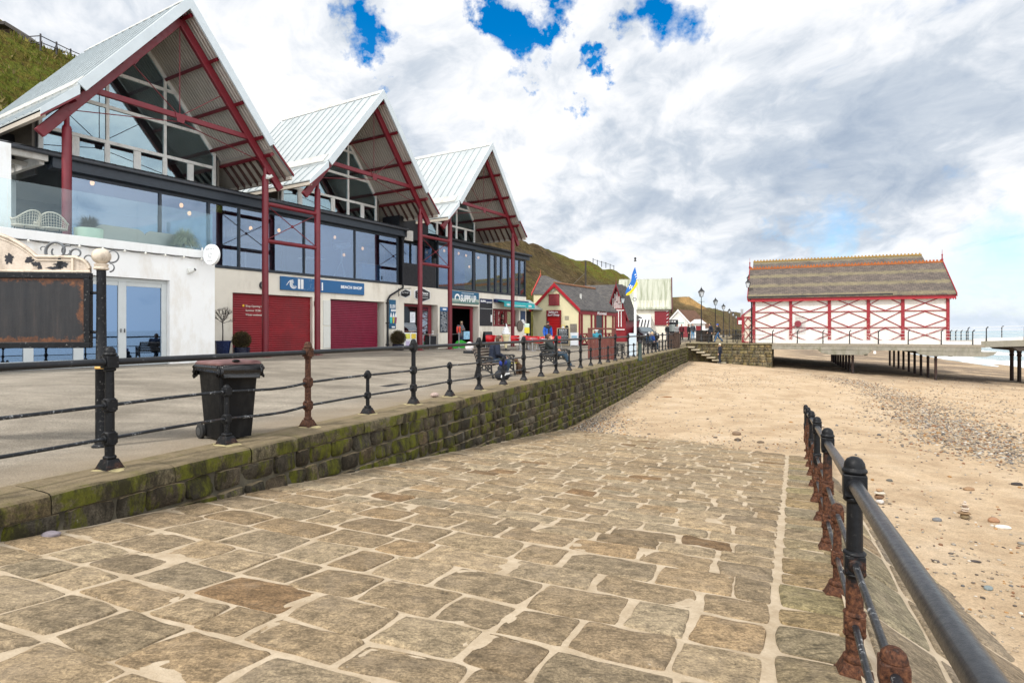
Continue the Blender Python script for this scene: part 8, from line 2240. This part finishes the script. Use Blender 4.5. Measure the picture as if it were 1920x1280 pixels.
def hill_fence():
    m = mat('dark_fence_timber',(0.045,0.042,0.045),0.8,var=0.2)
    r = thing('cliff_fence','dark post and rail fence along the top of the grassy slope at the upper left','fence',fac(5,35,24),0)
    o = -Vector(r.location)
    P = [at(-40,73,48),at(6,71,47.6),at(45,68,47.2),at(76,66,47.0),at(106,81,48.2),at(132.5,94,49.8),at(158,105,51.5),at(190,122,54),at(230,140,58)]
    B_ = [at(-40,90,48),at(6,84,47.6),at(45,86,47.2),at(76,84,47.0),at(106,95,48.2),at(132.5,104,49.8),at(158,114,51.5),at(190,132,54),at(230,152,58)]
    for a,b in zip(P,B_): mk(lambda q: q.cbox(a.x+o.x,a.y+o.y,(a.z+b.z)/2+o.z-0.2,0.09,0.09,a.z-b.z+0.6)).build('fence_post',m,r,smooth=None)
    for f,nm in ((0.08,'top_rail'),(0.75,'lower_rail')):
        q = MB()
        for i in range(len(P)-1): q.bar(P[i].lerp(B_[i],f)+o,P[i+1].lerp(B_[i+1],f)+o,0.05,0.06)
        q.build(nm,m,r,smooth=None)
    # stone retaining wall and mound above the path
    r = thing('retaining_wall','brown stone retaining wall below a grassy mound at the top left corner','wall',at(0,90,52),0); o = -Vector(r.location)
    top = [at(-90,46,53),at(0,51,53),at(24,52,53),at(40,62,53),at(60,77,53),at(72,86,53)]; bot = [at(-90,110,53),at(0,100,53),at(24,100,53),at(40,100,53),at(60,100,53),at(72,98,53)]
    q = MB(); n = len(top); vs = []
    for dy in (0,1.5): vs += [t_+o+Vector((0,dy,0)) for t_ in top]+[b_+o+Vector((0,dy,0)) for b_ in bot]
    N = 2*n
    q.add(vs,[(i,i+1,n+i+1,n+i) for i in range(n-1)]+[(N+i,N+n+i,N+n+i+1,N+i+1) for i in range(n-1)]+[(i,N+i,N+i+1,i+1) for i in range(n-1)]+[(n-1,N+n-1,N+2*n-1,2*n-1)]); q.build('wall',mat('brown_rubble_wall',(0.12,0.075,0.045),0.9,var=0.5,scale=2.5,bump=0.6,bscale=8),r,smooth=None)
    q = MB()
    for i in range(n-1): q.bar(top[i]+o,top[i+1]+o,1.7,0.28)
    q.build('coping',mat('dark_wall_coping',(0.055,0.048,0.04),0.9,var=0.3),r,smooth=None)
    g = MB(); prof = [(-120,30),(-60,33),(0,38),(12,46),(26,52),(34,60)]
    def f(a,b):
        i = a*(len(prof)-1); j = min(int(i),len(prof)-2); t_ = i-j
        px = prof[j][0]+(prof[j+1][0]-prof[j][0])*t_; py = prof[j][1]+(prof[j+1][1]-prof[j][1])*t_
        p = at(px,py,60); 
        z = p.z*(1)-(1-b)**2*4.0+0.25*mnoise.noise(Vector((px*0.05,b*6,0)))
        return (p.x+ (b-1)*0.3, 53.6+7*b, z)
    g.grid(60,12,f); g.build('grassy_mound',M_GRASS,kind='structure',smooth=180)
    m2 = MB()
    r = thing('cliff_top_railing','thin dark railing on the hilltop above the middle roofs','fence',at(1110,491,132),0); o = -Vector(r.location)
    pts = [at(1112,490,134),at(1120,493,138),at(1128,495,142),at(1136,497,146),at(1144,500,150),at(1151,502.5,153)]
    for p in pts: mk(lambda q: q.cbox(p.x+o.x,p.y+o.y,p.z+o.z,0.14,0.14,1.4)).build('fence_post',m,r,smooth=None)
    q = MB()
    for a,b in zip(pts,pts[1:]): q.bar(a+o+Vector((0,0,0.5)),b+o+Vector((0,0,0.5)),0.07,0.07)
    q.build('rail',m,r,smooth=None)
hill_fence()
# ---------------------------------------------------------------- masonry abutment, pier and pavilion
PZ = 0.33; P0 = Vector((22.8,52.4,0)); PD = Vector((0.913,-0.408,0)); PN = Vector((0.408,0.913,0)); PRZ = math.atan2(PD.y,PD.x)
def pier(t,k,z=0.0): return P0+PD*t+PN*k+Vector((0,0,z))
def pof(px,k):
    a = (px-CX)/FPX; return (a*(P0.y+PN.y*k)-P0.x-PN.x*k)/(PD.x-PD.y*a)
def phz(py,t,k): 
    Y = P0.y+PD.y*t+PN.y*k; return CAMZ-(py-CY)/FPX*Y-PZ
M_PWHITE = mat('weathered_white_boards',(0.74,0.72,0.68),0.7,var=0.06,scale=1.3,dirt=(0.52,0.46,0.38),dirtamt=0.45,dscale=1.1)
def chipped_red():
    t = NT('chipped_red_paint'); v = t.coord('Object'); n = t.noise(v,2.2,8,0.72); f = t.noise(v,11,6,0.75); x,y,z = t.sep(v)
    c = t.ramp(f,[(0.3,(0.20,0.008,0.016)),(0.7,(0.30,0.014,0.024))])
    low = t.math('SUBTRACT', 1.0, t.math('DIVIDE', z, 4.2))
    e = t.math('ADD', t.math('MULTIPLY', f, 0.6), t.math('ADD', t.math('MULTIPLY', n, 0.35), t.math('MULTIPLY', low, 0.15)))
    c = t.mix(t.ramp(e,[(0.635,0.0),(0.665,1.0)]),c,t.mix(f,(0.72,0.65,0.58),(0.45,0.22,0.12)))
    return t.pbr(c,0.6)
M_PRED = chipped_red()
M_PSLATE = slate_mat('mossy_pavilion_slate',(0.150,0.120,0.098),(0.095,0.078,0.068),(0.25,0.215,0.11),0.5,6.3,0.34,0.20,1.45,0,0.7)
M_ORANGE = mat('orange_lichen_ridge',(0.34,0.105,0.025),0.8,var=0.3,scale=3,dirt=(0.22,0.035,0.025),dirtamt=0.6,dscale=2)
M_CONC = mat('stained_concrete',(0.26,0.245,0.20),0.9,var=0.2,scale=1.5,bump=0.3,bscale=20,dirt=(0.10,0.10,0.04),dirtamt=0.7,dscale=1.5)
M_PILE = mat('rusty_black_iron_pile',(0.030,0.020,0.018),0.7,var=0.4,scale=3,dirt=(0.12,0.035,0.02),dirtamt=0.6,dscale=2)
def abutment():
    # stone abutment between the sea wall end and the pier
    r = thing('stone_abutment','coursed sandstone abutment wall with projecting steps between sea wall and pier','wall',(P0.x,P0.y,-1.8),PRZ)
    m = MB(); z = 2.13; L0 = -7.25
    m.box(L0,0.0,-0.02+0.12,23,-1.2,2.05); 
    mm = MB()
    zz = 2.0
    while zz > -1.0:
        h = rng.uniform(0.21,0.30); t = L0
        while t < -0.01:
            l = min(rng.uniform(0.45,0.95),-t)
            g = 0.01; bt = 0.0
            cs = [(t+g,0.1,zz-h+g),(t+l-g,0.1,zz-h+g),(t+l-g,0.1,zz-g),(t+g,0.1,zz-g)]
            block_tone = S((t+7)/7.0)  # blocks grow paler from the sea wall towards the pier
            bc = rng.choice([(0.20,0.155,0.085),(0.245,0.19,0.10),(0.17,0.135,0.08)]); bc = tuple(c*(0.62+0.55*block_tone) for c in bc)
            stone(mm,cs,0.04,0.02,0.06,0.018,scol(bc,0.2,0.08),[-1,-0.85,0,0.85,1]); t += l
        k = 0.0
        while k < 6:
            l = rng.uniform(0.45,0.95); cs = [(0.0,k+0.1+g,zz-h+g),(0.0,k+0.1+l-g,zz-h+g),(0.0,k+0.1+l-g,zz-g),(0.0,k+0.1+g,zz-g)]
            stone(mm,cs,0.04,0.02,0.06,0.018,scol((0.26,0.2,0.11),0.2,0.08),[-1,-0.85,0,0.85,1]); k += l
        zz -= h
    m.build('core',M_WMORT,r,smooth=None); mm.build('wall_face',M_PIERW,r,smooth=60,fix=False)
    mk(lambda q: q.box(L0,0.08,-0.02,0.6,2.02,2.10)).build('coping',mat('worn_coping',(0.20,0.17,0.10),0.9,var=0.3,scale=4,dirt=(0.07,0.065,0.02),dirtamt=0.7),r,bevel=0.02)
    st = MB()
    for i in range(8):
        t0 = L0+0.05+i*0.45; z1 = 1.78-i*0.23
        q = mk(lambda s: s.box(t0,t0+0.72,-0.72,0.1,z1-0.13,z1)); q.build('step',mat('pale_step_stone',(0.36,0.31,0.22),0.9,var=0.15,scale=4,bump=0.3,bscale=25),r,bevel=0.02)
    for i,(a,b,zt) in enumerate(((3.2,4.0,0.12),(3.9,4.6,-0.02))): mk(lambda s: s.box(L0+a,L0+b,-0.9,0.05,zt-0.35,zt)).build('step',mat('pale_step_stone',(0.36,0.31,0.22),0.9),r,bevel=0.03)
    d = mk(lambda q: q.box(-40,0.0,0.55,24,2.035,2.10)); dd = d.build('promenade_apron',M_TAR,None,smooth=None,kind='structure'); dd.location = (P0.x,P0.y,-1.8); dd.rotation_euler = (0,0,PRZ)
abutment()
def pier_deck():
    r = thing('pier','timber and concrete pier deck carried over the beach on rows of dark iron piles','pier',(P0.x,P0.y,PZ),PRZ)
    mk(lambda q: (q.box(0.0,15.15,0.0,23,-0.20,0.0))).build('deck',mat('weathered_deck',(0.27,0.24,0.19),0.9,var=0.2,scale=3,dirt=(0.10,0.10,0.05),dirtamt=0.5),r,smooth=None)
    b = MB(); b.box(0.0,14.9,0.02,0.30,-0.52,-0.205)
    for t0,t1 in ((3.6,7.6),(10.6,15.9)): b.prism([(t0,-0.53),(t1,-0.53),(t1-0.25,-0.78),(t1-0.7,-0.92),(t0+0.9,-0.92),(t0+0.25,-0.78)],'y',0.04,0.28)
    b.build('edge_beam',M_CONC,r,smooth=None,bevel=0.01)
    u = MB()
    for k in [1.5+i*2.6 for i in range(9)]: u.box(0.1,15.0,k,k+0.25,-0.55,-0.205)
    u.build('joist',mat('dark_underside',(0.06,0.05,0.042),0.9,var=0.3),r,smooth=None)
    for t in (6.24,12.06):
        for i in range(9):
            k = 0.55+2.72*i; w = pier(t,k); zb = sand_z(w.x,w.y)-PZ-0.4
            m = MB(); m.lathe([(0.105,zb),(0.10,-1.25),(0.12,-1.22),(0.12,-1.15),(0.10,-1.12),(0.10,-0.96),(0.16,-0.93),(0.16,-0.90)],t,k,n=14); m.build('pile',M_PILE,r,smooth=40)
        mk(lambda q: q.box(t-0.25,t+0.25,0.3,23,-0.92,-0.56)).build('cross_head',mat('dark_underside',(0.06,0.05,0.042),0.9),r,smooth=None)
        m = MB(); m.cbox(t+0.35,0.42,-0.78,0.22,0.5,0.28); m.cbox(t+0.95,0.42,-0.84,0.2,0.5,0.26); m.build('beam_end',M_CONC,r,bevel=0.02)
    # sloped sea-going part
    sl = 0.045
    m = MB(); q0,q1 = 14.6,46
    m.prism([(q0,0.20),(q1,0.20+sl*(q1-q0)),(q1,-0.30+sl*(q1-q0)),(q0+1.1,-0.02-0.22),(q0+0.2,-0.10),(q0,-0.05)],'y',2.6,9.2); m.build('sea_deck',M_CONC,r,smooth=None)
    for i,t in enumerate((19.3,25.5,31.7,37.9,44.1)):
        mk(lambda q: q.prism([(t-2.2,-0.15+sl*(t-q0)),(t+2.2,-0.15+sl*(t-q0)),(t+1.3,-0.72+sl*(t-q0)),(t-1.3,-0.72+sl*(t-q0))],'y',2.7,9.1)).build('cross_head',mat('dark_underside',(0.06,0.05,0.042),0.9),r,smooth=None)
        for k in (3.0,5.2,7.1,8.9):
            m = MB(); zt = -0.72+sl*(t-q0); m.lathe([(0.16,-5.5),(0.14,zt-0.6),(0.2,zt-0.5),(0.15,zt-0.4),(0.18,zt-0.15),(0.30,zt)],t,k,n=12); m.build('pile',M_PILE,r,smooth=40)
pier_deck()
def pier_railing():
    r = thing('pier_railing','white wire pier railing on black curved stanchions along the near edge of the deck','railing',(P0.x,P0.y,PZ),PRZ)
    def stan(t,k,z0,h=1.15):
        m = MB(); m.tube([(t,k,z0-0.05),(t,k,z0+0.5),(t,k-0.0,z0+h-0.12),(t+0.12,k,z0+h)],[0.045,0.04,0.04,0.05],8); m.build('stanchion',M_CAST,r,smooth=50)
    xs = [0.5,2.65,4.8,6.95,9.1,11.2,13.2,14.9]
    xs = [pof(p,0.05) for p in (1448.5,1495,1543,1593,1647,1703,1765,1824)]
    for t in xs: stan(t,0.06,0.0)
    w = MB(); n = 3
    for z in (1.12,0.86,0.60,0.36): w.tube([(-0.1,0.06,z),(15.0,0.06,z)],0.011,5)
    w.build('wire',mat('pale_wire',(0.66,0.66,0.66),0.5),r,smooth=None)
    mk(lambda q: q.box(0.3,14.9,0.09,0.12,0.02,0.30)).build('kick_board',M_PWHITE,r,smooth=None)
    sl = 0.045
    for i in range(8):
        t = 15.9+i*2.45; stan(t,2.7,0.20+sl*(t-14.6)); stan(t+0.3,9.1,0.20+sl*(t-14.6))
    w = MB()
    for z in (1.12,0.86,0.60,0.36):
        for k in (2.7,9.1): w.tube([(15,k,0.2+z),(46,k,0.2+z+sl*31)],0.011,5)
    w.build('wire',mat('pale_wire',(0.66,0.66,0.66),0.5),r,smooth=None); mk(lambda q: q.prism([(15,0.22),(46,0.22+31*sl),(46,0.46+31*sl),(15,0.46)],'y',2.74,2.77)).build('kick_board',M_PWHITE,r,smooth=None)
    for i in range(4): t = 14.3; stan(pof(1782+i*10,7.0),7.0,0.0)
    # black railing along the abutment top
    r2 = thing('abutment_railing','thin black railing on top of the stone abutment','railing',(P0.x,P0.y,PZ),PRZ)
    for t in [pof(p,0.25) for p in (1294,1328,1363,1382,1406)]: mk(lambda q: q.lathe([(0.07,-0.02),(0.05,0.08),(0.035,0.15),(0.03,1.15),(0.05,1.18),(0.01,1.26)],t,0.25,n=10)).build('post',M_CAST,r2)
    for z in (1.12,0.7,0.36): mk(lambda q: q.tube([(pof(1294,0.25),0.25,z),(0.1,0.25,z)],0.018,6)).build('rail',M_CAST,r2)
    r3 = thing('far_promenade_railing','dark promenade railing continuing beyond the pier entrance','railing',(P0.x,P0.y,PZ),PRZ)
    for i in range(12):
        mk(lambda q: q.cbox(-3.4,3+i*3.0,0.6,0.09,0.09,1.2)).build('post',M_CAST,r3,smooth=None)
    for z in (1.15,0.75,0.4): mk(lambda q: q.bar((-3.4,3,z),(-3.4,36,z),0.05,0.05)).build('rail',M_CAST,r3,smooth=None)
    for i,px in enumerate((1352,1360,1368,1376,1384)):
        pass
pier_railing()
def pavilion():
    r = thing('pier_pavilion','white pier pavilion with crimson cross braced timber framing and mossy slate roofs','pavilion',(P0.x,P0.y,PZ),PRZ)
    k = 1.6; T0,T1 = pof(1412,k),pof(1781,k)
    H = 4.05
    w = mk(lambda m: m.box(T0,T1,k,k+16,0.0,H)).build('wall',M_PWHITE,r,smooth=None)
    # posts
    px = [1413.5,1482.5,1555,1628,1692.5,1777]
    ts = [pof(p,k) for p in px]; wd = [0.24,0.24,0.24,0.24,0.24,0.22]
    for t,q in zip(ts,wd): mk(lambda m: m.box(t-q/2,t+q/2,k-0.10,k-0.002,0.0,3.82)).build('post',M_PRED,r,smooth=None)
    Z1,Z2,ZT,ZB = 2.76,1.38,3.82,0.05
    ra = MB(); br = MB()
    for a,b in zip(ts,ts[1:]):
        a2,b2 = a+0.12,b-0.12
        for z in (Z1,Z2): ra.box(a2,b2,k-0.075,k-0.003,z-0.036,z+0.036)
    ra.build('rail',M_PRED,r,smooth=None)
    def bar(x0,z0,x1,z1): br.bar((x0,k-0.035,z0),(x1,k-0.035,z1),0.05,0.085,(0,1,0)) if False else br.prism([(x0,z0-0.038),(x1,z1-0.038),(x1,z1+0.038),(x0,z0+0.038)],'y',k-0.058,k-0.004)
    for i,(a,b) in enumerate(zip(ts,ts[1:])):
        a2,b2 = a+0.12,b-0.12; m = (a2+b2)/2; W = b2-a2
        if i%2 == 0:
            # X cut by the eaves / diamond / X
            bar(a2,Z1+0.04,b2-0.14*W,ZT-0.02); bar(b2,Z1+0.04,a2+0.14*W,ZT-0.02)
            mid = (Z1+Z2)/2
            bar(a2,mid+0.03,m,Z1-0.06); bar(m,Z1-0.06,b2,mid+0.03); bar(a2,mid-0.03,m,Z2+0.06); bar(m,Z2+0.06,b2,mid-0.03)
            bar(a2,Z2-0.06,b2-0.1*W,ZB+0.25); bar(b2,Z2-0.06,a2+0.1*W,ZB+0.25)
        else:
            mid = Z1+0.56
            bar(a2,mid+0.03,m-0.14*W,ZT-0.02); bar(m+0.14*W,ZT-0.02,b2,mid+0.03); bar(a2,mid-0.03,m,Z1+0.06); bar(m,Z1+0.06,b2,mid-0.03)
            bar(a2,Z1-0.06,b2,Z2+0.06); bar(b2,Z1-0.06,a2,Z2+0.06)
            mid = Z2-0.62
            bar(a2,mid+0.03,m,Z2-0.06); bar(m,Z2-0.06,b2,mid+0.03); bar(a2,mid-0.05,m-0.1*W,ZB+0.2); bar(m+0.1*W,ZB+0.2,b2,mid-0.05)
    br.build('cross_brace',M_PRED,r,smooth=None)
    # eaves board and gutter
    mk(lambda m: m.box(T0-0.45,T1+0.35,k-0.34,k-0.26,3.72,4.12)).build('eaves_board',mat('crimson_eaves',(0.36,0.012,0.022),0.5,var=0.1,scale=2),r,smooth=None)
    mk(lambda m: m.box(T0-0.4,T1+0.3,k-0.26,k,3.82,3.88)).build('eaves_soffit',M_PRED,r,smooth=None)
    mk(lambda m: m.tube([(T0-0.5,k-0.42,4.14),(T1-4,k-0.42,4.16)],0.07,8)).build('gutter',M_DARK,r)
    # front roof, ridge along t
    R0,R1 = T0-0.42,T1+0.33
    ze,zr,ke,kr = 4.10,7.08,k-0.46,5.6
    rf = MB(); rf.prism([(ke,ze),(kr,zr),(2*kr-ke,ze),(2*kr-ke,ze-0.1),(kr,zr-0.12),(ke,ze-0.1)],'x',R0,R1)
    ro = rf.build('roof',M_PSLATE,r,smooth=None)
    c = MB(); c.box(R0-0.05,R1+0.02,kr-0.12,kr+0.12,zr-0.06,zr+0.09)
    n = 60
    for i in range(n): t = R0+(R1-R0)*(i+0.25)/n; c.box(t,t+0.14,kr-0.03,kr+0.03,zr+0.09,zr+0.22)
    c.build('crested_ridge',M_ORANGE,ro,smooth=None)
    v = MB()
    for t in (R0-0.04,R1+0.04): v.prism([(ke-0.03,ze+0.05),(kr,zr+0.08),(kr,zr-0.20),(ke-0.03,ze-0.24)],'x',t-0.03,t+0.03); v.prism([(2*kr-ke+0.03,ze+0.05),(kr,zr+0.08),(kr,zr-0.20),(2*kr-ke+0.03,ze-0.24)],'x',t-0.03,t+0.03)
    v.build('bargeboard',M_PRED,ro,smooth=None)
    # toothed valance at the right end
    m = MB()
    for i in range(4): m.prism([(R1-0.55+i*0.16,3.74),(R1-0.43+i*0.16,3.74),(R1-0.49+i*0.16,3.60)],'y',k-0.33,k-0.27)
    m.build('valance_tooth',M_PRED,r,smooth=None)
    ga = MB()
    for t0,t1 in ((T0,T0+0.1),(T1-0.1,T1)): ga.prism([(k,H),(2*kr-k,H),(kr,zr-0.15)],'x',t0,t1)
    ga.build('gable_wall',M_PWHITE,r,smooth=None)
    for t in (R0-0.02,R1-0.02):
        f = MB(); f.lathe([(0.07,zr+0.05),(0.10,zr+0.2),(0.05,zr+0.32),(0.045,zr+0.55),(0.07,zr+0.62),(0.02,zr+0.72),(0.01,zr+1.1)],t,kr,n=8); f.build('finial',M_PRED,ro)
    # rear, taller roof
    kr2 = 11.1; zr2 = 8.35; e2 = 1.45
    t2 = pof(1412.5,kr2); t3 = pof(1728,kr2)
    rf = MB(); hw = 5.2
    rf.add([(t2,kr2-hw,zr2-hw*0.75),(t3+0.6,kr2-hw,zr2-hw*0.75),(t3,kr2,zr2),(t2,kr2,zr2),(t3+0.6,kr2+hw,zr2-hw*0.75),(t2,kr2+hw,zr2-hw*0.75)],[(0,1,2,3),(3,2,4,5),(1,4,2),(0,3,5),(0,5,4,1)])
    ro2 = rf.build('rear_roof',M_PSLATE,r,smooth=None)
    c = MB(); c.box(t2,t3,kr2-0.11,kr2+0.11,zr2-0.05,zr2+0.08)
    for i in range(50): t = t2+(t3-t2)*(i+0.25)/50; c.box(t,t+0.13,kr2-0.03,kr2+0.03,zr2+0.08,zr2+0.2)
    c.build('crested_ridge',mat('ochre_ridge',(0.33,0.20,0.05),0.8,var=0.3,scale=3),ro2,smooth=None)
    # porch at the landward end
    a,b = pof(1393,k+0.1),T0-0.02
    mk(lambda m: m.prism([(a,0),(b,0),(b,3.15),(a,2.42)],'y',k+0.1,k+5)).build('porch_wall',mat('pale_cream_boards',(0.68,0.62,0.52),0.7,var=0.06),r,smooth=None)
    pf = MB()
    pf.box(a-0.10,a+0.12,k,k+0.098,0,2.45); pf.box(a,b,k,k+0.098,0.0,0.12); pf.box(a,b,k+0.01,k+0.096,2.28,2.38); pf.box(a,b,k+0.02,k+0.094,1.30,1.36)
    def pb(x0,z0,x1,z1,w_=0.05): pf.prism([(x0,z0-w_),(x1,z1-w_),(x1,z1+w_),(x0,z0+w_)],'y',k+0.03,k+0.092)
    m_ = (a+b)/2; pb(a+0.1,1.83,m_,2.25); pb(m_,2.25,b,1.83); pb(a+0.1,1.83,m_,1.40); pb(m_,1.40,b,1.83); pb(a+0.1,1.26,b,0.16); pb(a+0.1,0.16,b,1.26); pb(a-0.15,2.42,b,3.22,0.07)
    pf.build('porch_frame',M_PRED,r,smooth=None)
    mk(lambda m: m.tube([(T0-0.12,k-0.12,0.0),(T0-0.12,k-0.12,3.6),(T0-0.25,k-0.38,4.05)],0.06,8)).build('downpipe',M_DARK,r)
    # barred window with a round red plaque
    tw0,tw1 = pof(1491,k),pof(1509,k)
    b = MB()
    for i in range(8): t = tw0+(tw1-tw0)*i/7; b.tube([(t,k-0.13,0.9),(t,k-0.13,2.45)],0.013,5)
    for z in (1.0,1.7,2.38): b.tube([(tw0,k-0.13,z),(tw1,k-0.13,z)],0.014,5)
    b.build('window_bars',mat('grey_bars',(0.38,0.36,0.35),0.6),r)
    m = MB(); m.M = Matrix.Translation((pof(1496,k),k-0.16,phz(607,ts[1],k)))@Matrix.Rotation(R(90),4,'X'); m.lathe([(0.26,-0.02),(0.28,0.0),(0.27,0.03),(0.02,0.035)],n=24); m.build('round_plaque',mat('dull_red_disc',(0.20,0.022,0.035),0.6),r)
    mk(lambda m: m.cbox(pof(1640,0.0),0.0-0.02,-0.68,0.18,0.03,0.22)).build('white_plate',M_WHT,r,smooth=None)
    # lanterns hung at the landward gable
    for i,(px_,py_,kk) in enumerate(((1402.5,528,2.0),(1404.5,519,6.0))):
        t = pof(px_,kk); z = phz(py_,t,kk); l = thing('pavilion_lantern',['black bracket lantern at the near left corner of the pavilion roof','smaller black bracket lantern farther along the pavilion gable'][i],'lamp',pier(t,kk,PZ+z-0.55),PRZ)
        lantern(l,0,0,0,0.9); mk(lambda m: m.tube([(0,0,0.9),(0.1,0,1.15),(0.45,0,1.1)],0.03,6)).build('bracket',M_CAST,l)
    l = thing('sign_post','small dark red hanging box sign at the porch of the pavilion','sign',pier(pof(1389,2.0),2.0,PZ+2.0),PRZ); mk(lambda m: m.box(-0.3,0.3,-0.1,0.1,-0.35,0.35)).build('box',M_DRED,l,bevel=0.01); mk(lambda m: m.box(-0.2,0.2,-0.12,-0.101,-0.3,0.05)).build('panel',M_WHT,l); mk(lambda m: m.box(-0.02,0.22,-0.04,0.04,0.36,1.1)).build('aerial',mat('grey_panel_post',(0.35,0.36,0.37),0.5),l)
pavilion()
